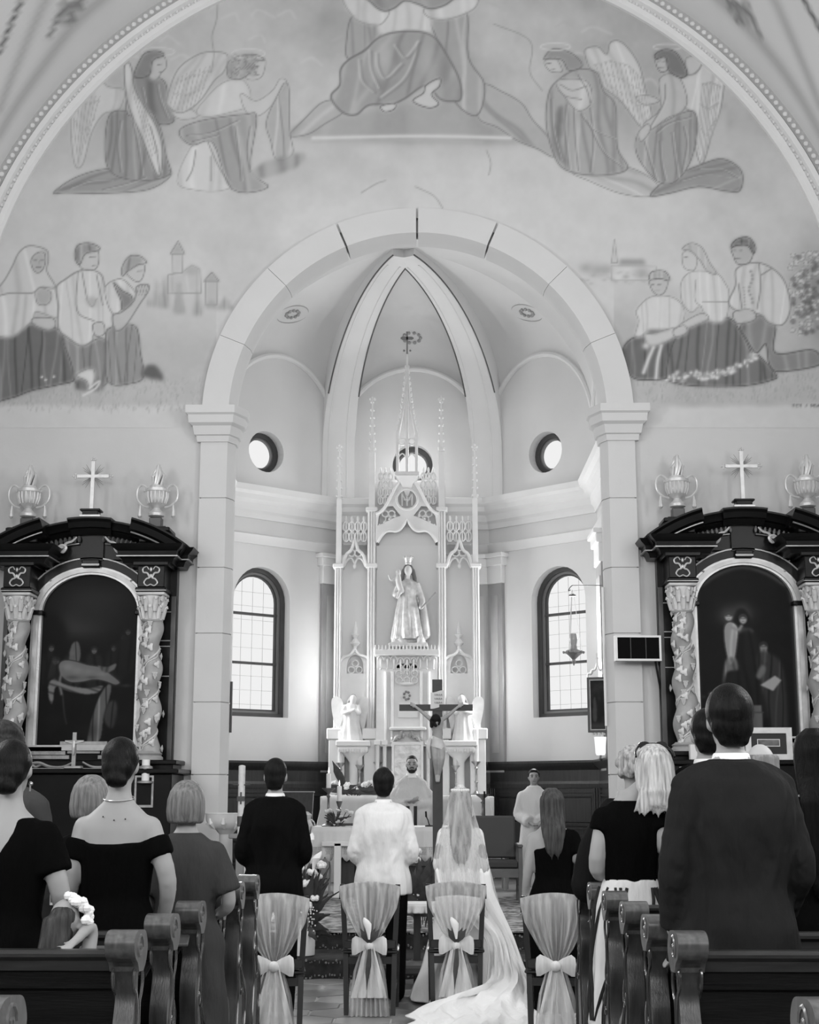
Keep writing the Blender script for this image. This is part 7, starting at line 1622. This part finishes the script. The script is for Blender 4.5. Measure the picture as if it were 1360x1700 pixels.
def jacket(t, k, P, J, mt, hem=.80, vox=.014, off=.028, flare=.02, wr=.03, collar=True, lapel_mt=None):
    m = MB(); Q = P.copy(); Q[0, 1] += flare; Q[0, 2] += flare * .6
    shell(m, Q, hem, 1.5, off, 60, 40, .014, 6, 2.4, .02, random.random() * 50, k=k); sleeves(m, J, k, .98, (.068, .066, .058, .052), wr=wr)
    for s_ in (-1, 1): tlimb(m, [(s_ * .05 * k, -.012 * k, 1.468 * k), (s_ * .12 * k, -.014 * k, 1.448 * k), (s_ * (P[5, 1] - .012) * k, -.014 * k, 1.412 * k)], [.045 * k, .05 * k, .05 * k], 12)
    me = remeshed(m, vox, 4, 'jacket'); crease(me, k, [(a + random.uniform(-.015, .015) * (i > 2), b, c + random.uniform(-.015, .015) * (i > 2), d, e * random.uniform(.9, 1.4), f) for i, (a, b, c, d, e, f) in enumerate(FOLDS)])
    o = link(me, 'jacket', mt, t)
    if collar:
        c = MB(); c.lathe([(.078 * k, 1.485 * k), (.066 * k, 1.525 * k), (.062 * k, 1.53 * k), (.06 * k, 1.5 * k)], 24); c.build('shirt_collar', mat('white_shirt', .75, .8), t)
        c = MB(); c.lathe([(.115 * k, 1.468 * k), (.088 * k, 1.505 * k), (.08 * k, 1.508 * k), (.08 * k, 1.47 * k)], 24, sy=.85); c.build('jacket_collar', mt, t)
    return o
HAIRM = {}
def hairmat(v, gloss=.45):
    n = 'hair_%d' % int(v * 1000)
    return mat(n, v, gloss, var=.6, scale=5, stretch=(14, 14, .8), bump=.35, bscale=16, spec=.08)
def hair(t, k, style, v, head=(0, 0), vox=.009, gloss=.45, length=1.3, name='hair', hs=1.0):
    hx_, hy_ = head; m = MB()
    def V(x, y, z): return ((x + hx_) * k, (y + hy_) * k, z * k)
    def ball(x, y, z, a, b, c): m.ball(V(x, y, z), (a * k, b * k, c * k), 18, 12)
    if style == 'short':
        ball(0, -.012, 1.682, .083 * hs, .1 * hs, .098 * hs); ball(0, -.045, 1.63, .074 * hs, .062 * hs, .075); tlimb(m, [V(-.03, -.06, 1.58), V(.03, -.06, 1.58)], [.03 * k, .03 * k])
    elif style == 'front':
        ball(0, -.02, 1.695, .079, .098, .082); ball(0, .04, 1.735, .06, .05, .03); tlimb(m, [V(-.074, .01, 1.7), V(-.074, .02, 1.65)], [.02 * k, .012 * k]); tlimb(m, [V(.074, .01, 1.7), V(.074, .02, 1.65)], [.02 * k, .012 * k])
    elif style == 'crop':
        ball(0, -.022, 1.692, .078, .096, .084); ball(0, .03, 1.73, .055, .05, .025)
    elif style == 'updo':
        ball(0, -.01, 1.675, .085, .104, .1); ball(0, -.06, 1.63, .075, .06, .07); ball(0, -.085, 1.585, .05, .045, .042); ball(.02, -.09, 1.575, .035, .035, .03)
    elif style == 'bob':
        m.loft([[V((a + .004 * math.cos(7 * u + z * 9)) * math.cos(u), c + (b + .004 * math.cos(9 * u)) * math.sin(u), z) for u in [2 * PI * q / 30 for q in range(30)]] for z, a, b, c in ((1.535, .088, .07, -.03), (1.545, .1, .085, -.03), (1.6, .108, .095, -.03), (1.66, .105, .1, -.022), (1.71, .092, .1, -.015), (1.75, .065, .075, -.01), (1.772, .03, .035, -.01))])
    elif style == 'longbob':
        m.loft([[V((a + .005 * math.cos(7 * u + z * 9)) * math.cos(u) + .02 * max(0, 1.55 - z), c + (b + .004 * math.cos(9 * u)) * math.sin(u), z) for u in [2 * PI * q / 30 for q in range(30)]] for z, a, b, c in ((length, .07, .035, -.09), (length + .08, .098, .06, -.075), (1.52, .105, .08, -.05), (1.6, .108, .095, -.03), (1.66, .105, .1, -.022), (1.71, .092, .1, -.015), (1.75, .065, .075, -.01), (1.772, .03, .035, -.01))])
        for q in range(9): x = -.08 + .02 * q; tlimb(m, [V(x, -.09, length + .08), V(x * 1.15 - .015, -.1, length + .0), V(x * 1.3 - .03, -.095, length - .04 - .02 * (q % 3))], [.02 * k, .014 * k, .004 * k], 7)
    elif style == 'long':
        m.loft([[V((a + .004 * math.cos(8 * u + z * 7)) * math.cos(u), c + b * math.sin(u), z) for u in [2 * PI * q / 30 for q in range(30)]] for z, a, b, c in ((length, .05, .02, -.125), (length + .08, .09, .03, -.12), (1.45, .1, .045, -.1), (1.55, .1, .075, -.05), (1.62, .1, .09, -.03), (1.68, .097, .1, -.02), (1.73, .078, .088, -.012), (1.765, .035, .04, -.01))])
        for q in range(7): x = -.07 + .023 * q; tlimb(m, [V(x, -.12, length + .1), V(x * .8, -.13, length), V(x * .7, -.125, length - .05 - .02 * (q % 3))], [.02 * k, .016 * k, .005 * k], 7)
    elif style == 'curly':
        ball(0, -.012, 1.675, .085, .1, .1)
        for q in range(90):
            a = random.uniform(0, 2 * PI); b = random.uniform(-.75, 1.5); x, y, z = .09 * math.cos(a) * math.cos(b), -.02 + .1 * math.sin(a) * math.cos(b), 1.67 + .1 * math.sin(b)
            if y > .05 and z < 1.70: continue
            ball(x, y, z, .02, .02, .02)
    elif style == 'fringe':   # balding ring of hair
        for q in range(40):
            a = PI + PI * q / 39 ; a = -PI * .95 + PI * .9 * q / 39
            for z in (1.6, 1.64, 1.68): ball(.076 * math.cos(a), -.0 + .09 * math.sin(a), z, .016, .016, .03)
    elif style == 'child':
        ball(0, -.01, 1.67, .086, .1, .1); m.loft([[V(a * math.cos(u) - .03, c + b * math.sin(u), z) for u in [2 * PI * q / 24 for q in range(24)]] for z, a, b, c in ((1.3, .1, .03, -.1), (1.45, .11, .05, -.08), (1.58, .1, .08, -.04), (1.68, .09, .09, -.02))])
    return link(remeshed(m, vox, {'curly': 3, 'bob': 2, 'longbob': 2, 'long': 2}.get(style, 8), name), name, hairmat(v, gloss), t)
def dress(t, k, P, J, mt, hem=.1, top=1.38, off=.014, flare=.1, fold=.012, name='dress', sl=None, r=(.07, .06, .055), vox=.014, e=2.3, noise_a=.006, nf=9, wh=(0, 1)):
    Q = np.vstack([[(hem, P[1, 1] + flare, P[1, 2] + flare, 0)], [(.6, P[1, 1] + flare * .4, P[1, 2] + flare * .4, 0)], P[1:]]); m = MB()
    shell(m, Q, hem, top, off, 56, 40, fold, nf, e, noise_a, random.random() * 50, k=k)
    if sl: sleeves(m, J, k, sl, r, wh, .02)
    return link(remeshed(m, vox, 3, name), name, mt, t)
BLACKC = cloth('black_dress_cloth', .0025, .95, .04); BLACKS = cloth('black_suit_cloth', .003, .85, .06); GREYS = cloth('charcoal_suit_cloth', .014, .85, .08); WHITES = cloth('cream_jacket_cloth', .68, .8, .1); GREYD = cloth('grey_dress_cloth', .042, .85, .08)
SHOE = mat('black_shoe', .008, .3)
PB_ = .12
# --- guests on the Entombment side
t, k, P, J = person('woman in black low-backed top with dark upswept hair beside the small child', 22, 1230, 5.66, FEM, PB_, ('hang', ((.235, -.03, 1.15), (.21, .14, .98))), vox=.013, bulk=1.08)
def vback(th):
    c = math.cos(th); s_ = math.sin(th)
    if s_ < 0: return 1.455 - .0 - max(0, (.28 * max(0, (.55 - c)))) * min(1, -s_ * 1.6)
    return 1.45
dress(t, k, P, J, BLACKC, .15, vback, .012, .06, .006, 'black_top', .32, (.072, .075, .078), .012, wh=(1,)); hair(t, k, 'updo', .006, gloss=.35); 
m = MB(); m.ball((.084 * k, -.005 * k, 1.59 * k), .009, 8, 6); m.tube([(.083 * k, -.01 * k, 1.6 * k), (.083 * k, -.01 * k, 1.56 * k)], .0035, 6); m.build('earring', M_METAL, t)
pb = at(99, 1488, 5.9); ph = thing('service_leaflet', 'small white leaflet held by the woman in the low-backed black top', 'leaflet', (pb.x, 5.86, pb.z - .03), .5); MB().box(-.028, .028, -.004, .004, 0, .07).build('sheet', mat('white_paint'), ph); MB().box(-.026, .02, -.006, -.003, .01, .06).build('printed_face', mat('print_grey', .12, .6), ph)
t, k, P, J = person('person with curly dark hair in a grey shirt behind the low-backed black top', 6, 1203, 6.32, MALE, PB_, vox=.016); jacket(t, k, P, J, cloth('grey_shirt_cloth', .05), collar=False, vox=.018); hair(t, k, 'curly', .03); legs(t, k, BLACKS)
t, k, P, J = person('woman with short ash blonde hair in a dark dress beside the altar candle', 153, 1288, 7.0, FEM, PB_, vox=.016); dress(t, k, P, J, BLACKC, .2, 1.46, .014, .06, .006, 'dark_dress', .6, vox=.018); hair(t, k, 'bob', .17, hs=1)
t, k, P, J = person('woman with bare shoulders in a black off-the-shoulder dress', 202, 1226, 6.3, FEM, PB_, ('hang', ((.235, -.03, 1.14), (.19, .1, .93))), vox=.012, head=(0, .0), bulk=1.04)
def offsh(th): return 1.315 - .035 * max(0, 1 - abs(math.cos(th)) * 1.5) if math.sin(th) < 0 else 1.31
Q = P.copy(); m = MB(); Q2 = np.vstack([[(.2, P[1, 1] + .04, P[1, 2] + .04, 0)], P[1:]]); shell(m, Q2, .2, offsh, .014, 56, 40, .006, 8, 2.3, .004, 3, k=k)
for i in (0, 1):
    a, b, c = [Vector(q) for q in J[i]]; m.tube(cr([tuple(a.lerp(b, u)) for u in (.20, .38, .56)], 4), radii([.066 * k, .07 * k, .069 * k], 9), 14)
link(remeshed(m, .011, 2, 'black_dress'), 'black_dress', BLACKC, t); hair(t, k, 'updo', .006, gloss=.3)
MB().tube([(.068 * k * math.cos(u), -.008 * k + .066 * k * math.sin(u), (1.50 + .012 * math.sin(u)) * k) for u in [2 * PI * q / 30 for q in range(31)]], .0028, 5).build('necklace', M_METAL, t)
m = MB()
for x, z in ((.0, 1.405), (-.05, 1.42), (.05, 1.41)): m.ball((x * k, (-.012 - prof_at(P, z)[1] - .0) * k, z * k), .0035, 6, 4)
m.build('back_mole', mat('mole', .03, .7), t)['kind'] = 'stuff'
t, k, P, J = person('woman with a smooth grey bob in a grey short-sleeved dress', 312, 1297, 7.0, FEM, PB_, ('fold', ((.25, -.02, 1.12), (.14, .16, 1.02))), vox=.014, bulk=1.12); dress(t, k, P, J, GREYD, .2, 1.485, .02, .08, .008, 'grey_dress', .42, (.072, .08, .086), .014, nf=7, noise_a=.016); hair(t, k, 'bob', .15, gloss=.35)
# --- child at the pew back
cxw = at(108, 1488, 5.42).x; ck = 1.08 / 1.765
t, k, P, J = person('small child with long brown hair and white flower headband holding the pew rail', 108, 1488, 5.42, FEM, PB_, ('hang', (((at(146, 1545, 5.4).x - cxw) / ck, .05, 1.61), ((at(124, 1560, 5.3).x - cxw) / ck, -.20, 1.555))), H=1.08, vox=.010, head=(.0, 0), hs=1.25)
dress(t, k, P, J, BLACKC, .2, 1.46, .014, .08, .006, 'dark_frock', None, vox=.016); hair(t, k, 'child', .05, head=(0, 0), gloss=.35)
m = MB()
for q in range(60):
    u = -PI * .18 + PI * .72 * q / 59; c_ = Vector((.125 * math.cos(u) * .9 + .035, .01 + .02 * math.sin(q), 1.66 + .135 * math.sin(u) * .95)); m.ball(tuple((c_ + Vector((random.gauss(0, .008), random.gauss(0, .022), random.gauss(0, .008)))) * k), .016, 6, 4)
m.build('flower_headband', mat('white_petals'), t)['kind'] = 'stuff'
# --- wedding party
t, k, P, J = person('tall man in a black suit standing before the flower arrangement', 458, 1261, 10.7, MALE, 0, ('clasp', 'clasp'), vox=.014, bulk=.97); jacket(t, k, P, J, BLACKS, .76, .014); legs(t, k, BLACKS); shoes(t, k, SHOE); hair(t, k, 'short', .008)
t, k, P, J = person('groom with dark hair in a white jacket and black trousers', 637, 1277, 11.6, MALE, 0, ('clasp', 'clasp'), vox=.014); jacket(t, k, P, J, WHITES, .80, .012, .03, .03, .05); legs(t, k, BLACKS, r=(.11, .085, .075)); shoes(t, k, SHOE); hair(t, k, 'short', .009, gloss=.35, hs=1.06)
bt, k, P, J = person('bride in a white gown with a long translucent veil and train', 764, 1308, 11.62, FEM, 0, ('clasp', 'clasp'), vox=.014)
GOWN = cloth('white_gown_cloth', .74, .75, .1, .3)
m = MB(); Q = np.vstack([[(.02, .44, .36, 0), (.3, .33, .28, 0), (.6, .24, .2, 0)], P[1:]]); shell(m, Q, .02, 1.42, .014, 60, 44, .012, 9, 2.2, .004, 5, k=k); sleeves(m, J, k, .95, (.062, .05, .042)); link(remeshed(m, .013, 3, 'gown'), 'gown', GOWN, bt)
hair(bt, k, 'long', .055, length=1.2, gloss=.4)
ox, oy = bt.location.x, bt.location.y
rows = [(1.0, 11.44, .02, .44, 0), (.85, 11.40, .06, .47, .02), (.7, 11.36, .2, .53, .02), (.5, 11.25, .40, .62, .03), (.33, 11.05, .41, .68, .05), (.19, 10.86, .34, .74, .07), (.12, 10.72, .02, .79, .06), (.07, 10.62, -.14, .83, .06), (.045, 10.5, -.20, .86, .05), (.03, 10.36, -.12, .88, .045), (.02, 10.24, -.2, .87, .035), (.006, 10.12, -.24, .82, .015), (.004, 10.06, .1, .7, .0)]
rr_ = cr([(z, y, a, b, h) for z, y, a, b, h in rows], 4); g = []
for j, (z, y, a, b, h) in enumerate(rr_):
    g.append([(a + (b - a) * i / 36 - ox, y + .05 * math.sin(i * .35 + j * .1) * (1 if j > 20 else .4) - oy, max(.006, z + h * math.sin(PI * i / 36) + .016 * math.sin(i * .9 + j * .22) + .01 * math.sin(i * 2.1 - j * .3))) for i in range(37)])
m = MB(); m.loft(g, cap=False, closed=False); o = m.build('train', GOWN, bt, 60); sd = o.modifiers.new('thickness', 'SOLIDIFY'); sd.thickness = .006
# left sweep of the skirt behind the chair
VEIL = tulle_mat('veil_tulle', .42, .66); n = 48; rings = []
for z, a, b, cy in ((1.79, .02, .03, -.03), (1.77, .05, .06, -.03), (1.72, .088, .1, -.03), (1.62, .108, .115, -.04), (1.5, .135, .12, -.05), (1.36, .18, .14, -.05), (1.2, .215, .17, -.06), (1.05, .235, .19, -.07), (.9, .25, .21, -.08), (.7, .28, .24, -.1)):
    rings.append([((a + .012 * math.cos(i * 2.4 + z) * (1.8 - z)) * math.cos(u) * k + max(0, 1.2 - z) * .12, (cy + (b + .012 * math.cos(i * 2.4) * (1.8 - z)) * math.sin(u)) * k, z * k) for i, u in [(i, -PI * 1.04 + PI * 1.08 * i / n) for i in range(n + 1)]])
m = MB(); m.loft(rings, cap=False, closed=False); m.build('veil', VEIL, bt, 60)
m = MB()
for q in range(12): u = -PI + PI * q / 11; m.ball((.07 * math.cos(u) * k, (-.02 + .085 * math.sin(u)) * k, 1.745 * k), .012, 7, 5)
m.build('hair_comb', mat('pearl', .7, .3), bt)['kind'] = 'stuff'
t, k, P, J = person('bridesmaid with long brown hair in a black one-shoulder dress', 916, 1308, 10.75, FEM, 0, ('hang', 'hip'), vox=.013, bulk=1.06)
def onesh(th): c = math.cos(th); return 1.28 + .17 * max(0, min(1, (c + .35) / 1.1))
dress(t, k, P, J, BLACKC, .06, onesh, .013, .03, .005, 'black_dress', .24, (.07, .074, .076), .012, wh=(1,)); hair(t, k, 'long', .05, length=1.3, gloss=.35); shoes(t, k, SHOE)
MB().ball((-.082 * k, 0, 1.585 * k), .010, 8, 6).build('earring', M_METAL, t)
# --- clergy, facing the people
def face(t, k, beard=None, glasses=False, head=(0, 0), brow=.02):
    hx_, hy_ = head; V = lambda x, y, z: ((x + hx_) * k, (y + hy_) * k, z * k)
    for s_ in (-1, 1):
        MB().ball(V(s_ * .03, .094, 1.655), (.012 * k, .008 * k, .007 * k), 10, 6).build('eye', mat('eye_dark', .02, .3), t); MB().tube([V(s_ * .014, .103, 1.676), V(s_ * .032, .102, 1.681), V(s_ * .05, .09, 1.676)], .0045 * k, 6).build('eyebrow', mat('brow_hair', .02, .7), t)
    MB().tube([V(-.024, .103, 1.592), V(0, .109, 1.59), V(.024, .103, 1.592)], [.004 * k, .006 * k, .004 * k], 6).build('mouth', mat('lips', .14, .6), t)
    if beard:
        m = MB(); m.ball(V(0, .06, 1.563), (.05 * k, .048 * k, .035 * k), 14, 8); tlimb(m, [V(-.058, .03, 1.62), V(-.052, .06, 1.58), V(0, .1, 1.558), V(.052, .06, 1.58), V(.058, .03, 1.62)], [.008 * k, .018 * k, .02 * k, .018 * k, .008 * k], 8); tlimb(m, [V(-.032, .1, 1.60), V(0, .114, 1.608), V(.032, .1, 1.60)], [.007 * k] * 3, 7); link(remeshed(m, .006, 2, 'beard'), 'beard', hairmat(beard), t)
    if glasses:
        m = MB()
        for s_ in (-1, 1): m.tube([V(s_ * .033 + .022 * math.cos(u), .108, 1.655 + .016 * math.sin(u)) for u in [2 * PI * q / 16 for q in range(17)]], .0022 * k, 5); m.tube([V(s_ * .055, .105, 1.657), V(s_ * .078, .0, 1.655)], .002 * k, 5)
        m.tube([V(-.011, .11, 1.657), V(.011, .11, 1.657)], .002 * k, 5); m.build('glasses', M_METAL, t)
t, k, P, J = person('priest with glasses and dark beard in a pale chasuble, hands folded', 684, 1255, 19.55, MALE, SZ2, (((.2, .02, 1.1), (.02, .24, 1.16)), ((.2, .02, 1.1), (.02, .24, 1.16))), rz=PI, vox=.010, skin=.32)
VEST = cloth('chasuble_cloth', .5, .75, .12)
m = MB(); Q = np.vstack([[(.25, .30, .2, .02), (.7, .33, .2, .03), (1.0, .34, .2, .04), (1.2, .25, .17, .02), (1.3, .2, .14, .01)], P[5:]]); shell(m, Q, .25, 1.51, .025, 56, 44, .016, 8, 2.1, .008, 9, k=k)
for s_ in (-1, 1): tlimb(m, [(s_ * .13 * k, 0, 1.37 * k), (s_ * .27 * k, .05 * k, 1.12 * k), (s_ * .1 * k, .2 * k, 1.12 * k)], [.06 * k, .12 * k, .07 * k], 12)
link(remeshed(m, .013, 3, 'chasuble'), 'chasuble', VEST, t); MB().lathe([(.1 * k, 1.475 * k), (.082 * k, 1.51 * k), (.07 * k, 1.535 * k), (.064 * k, 1.50 * k)], 20).build('amice', mat('white_shirt'), t)
for s_ in (-1, 1): MB().box(s_ * .05 * k - .022, s_ * .05 * k + .022, .262 * k, .272 * k, .82 * k, 1.1 * k).build('stole', mat('dark_stole', .015, .8), t)
hair(t, k, 'crop', .015); face(t, k, .02, True)
t, k, P, J = person('young altar server in a white alb standing by the wainscot', 886, 1277, 18.95, MALE, SZ2, ('clasp', 'clasp'), rz=PI, vox=.011, skin=.34)
m = MB(); Q = np.vstack([[(.1, .24, .19, 0), (.6, .21, .16, 0)], P[1:]]); shell(m, Q, .1, 1.52, .03, 48, 36, .012, 9, 2.2, .006, 4, k=k); sleeves(m, J, k, .96, (.085, .085, .085, .09)); link(remeshed(m, .013, 3, 'alb'), 'alb', cloth('alb_linen', .66), t); MB().lathe([(.08 * k, 1.48 * k), (.07 * k, 1.53 * k), (.064 * k, 1.5 * k)], 20).build('alb_collar', mat('white_shirt'), t); hair(t, k, 'front', .02); face(t, k); shoes(t, k, SHOE)
# --- guests on the other side
t, k, P, J = person('woman with pale curly hair in a dark wide-sleeved top beside the blonde woman', 1050, 1242, 8.36, FEM, PB_, vox=.016, bulk=1.05); m = MB(); Q = np.vstack([[(.95, .27, .16, 0)], P[2:]]); shell(m, Q, .95, 1.48, .03, 48, 30, .01, 8, 2.2, .008, 2, k=k)
tlimb(m, [(-.14 * k, 0, 1.42 * k), (-.24 * k, 0, 1.2 * k), (-.27 * k, .02 * k, .98 * k)], [.06 * k, .085 * k, .11 * k], 12); tlimb(m, [(.14 * k, 0, 1.42 * k), (.24 * k, 0, 1.2 * k), (.26 * k, .02 * k, 1.0 * k)], [.06 * k, .08 * k, .1 * k], 12); link(remeshed(m, .016, 3, 'wide_top'), 'wide_top', cloth('dark_chiffon', .008, .8, .06), t); hair(t, k, 'curly', .32); dress(t, k, P, J, BLACKC, .1, 1.05, .012, .05, .008, 'dark_skirt', vox=.02)
t, k, P, J = person('woman with a straight blonde bob, sunglasses on her head and a patterned white skirt', 1040, 1237, 7.68, FEM, PB_, ('fold', ((.212, -.06, 1.13), (.19, .0, .95))), vox=.012, head=(.145, 0), bulk=.95)
dress(t, k, P, J, BLACKC, 1.0, 1.47, .016, -.01, .006, 'black_top', .12, (.07, .075), .012); hair(t, k, 'longbob', .42, head=(.145, 0), length=1.44, gloss=.35)
SK = cloth('white_skirt_cloth', .62, .8); dress(t, k, P, J, SK, .3, 1.06, .022, .06, .01, 'white_skirt', vox=.014)
m = MB()
for q in range(9):
    u = -PI * .95 + PI * .9 * q / 8; pts = []
    for z in np.linspace(1.02, .35, 12):
        rx, ry, cy = prof_at(np.vstack([[(.3, P[1, 1] + .06, P[1, 2] + .06, 0)], P[1:]]), z); uu = u + .35 * math.sin(z * 5 + q * 1.7); pts.append(((rx + .03) * math.cos(uu) * k, (cy + (ry + .03) * math.sin(uu)) * k, z * k))
    m.tube(pts, .009, 5, flat=.4)
m.build('printed_line', mat('skirt_print', .01, .8), t)
m = MB()
for s_ in (-1, 1): m.loft([[((.145 + s_ * (.045 + .034 * math.cos(u))) * k, (.02 + .012 * math.cos(v) - .0) * k, (1.765 + .02 * math.sin(u)) * k + .008 * math.sin(v)) for u in [2 * PI * q / 16 for q in range(16)]] for v in (0, PI)])
for s_ in (-1, 1): m.tube(cr([((.145 + s_ * .078) * k, .02 * k, 1.757 * k), ((.145 + s_ * .1) * k, -.03 * k, 1.73 * k), ((.145 + s_ * .104) * k, -.07 * k, 1.70 * k)], 4), .006, 6)
m.tube([((.145 - .02) * k, .02 * k, 1.772 * k), ((.145 + .02) * k, .02 * k, 1.772 * k)], .007, 6); m.build('sunglasses', mat('sunglass_lens', .006, .2), t)
t, k, P, J = person('tall man with dark curly hair in a charcoal suit behind the last pew row', 1209, 1144, 5.68, MALE, PB_, (((.225, -.03, 1.12), (.225, .05, .9)), ((.222, -.03, 1.12), (.19, .12, .95))), vox=.011, bulk=1.0); jacket(t, k, P, J, GREYS, .79, .011, .032, .035, .045); legs(t, k, BLACKS); hair(t, k, 'short', .006, hs=1.08, vox=.007); shoes(t, k, SHOE)
t, k, P, J = person('dark-haired guest half hidden behind the man in the charcoal suit', 1172, 1180, 7.68, MALE, PB_, vox=.016, bulk=.85); jacket(t, k, P, J, BLACKS, vox=.018); hair(t, k, 'short', .006); legs(t, k, BLACKS)
t, k, P, J = person('balding grey-haired man in front of the framed icon', 1262, 1233, 7.1, MALE, PB_, vox=.014, head=(.0, .0), skin=.4); jacket(t, k, P, J, BLACKS, vox=.018); hair(t, k, 'fringe', .2); legs(t, k, BLACKS)
t, k, P, J = person('woman with very long black hair in a black dress near the framed icon', 1350, 1209, 6.35, FEM, PB_, vox=.016, bulk=1.1); dress(t, k, P, J, BLACKC, .2, 1.47, .014, .05, .006, 'black_dress', .9, vox=.016); hair(t, k, 'long', .003, length=1.08, gloss=.4)
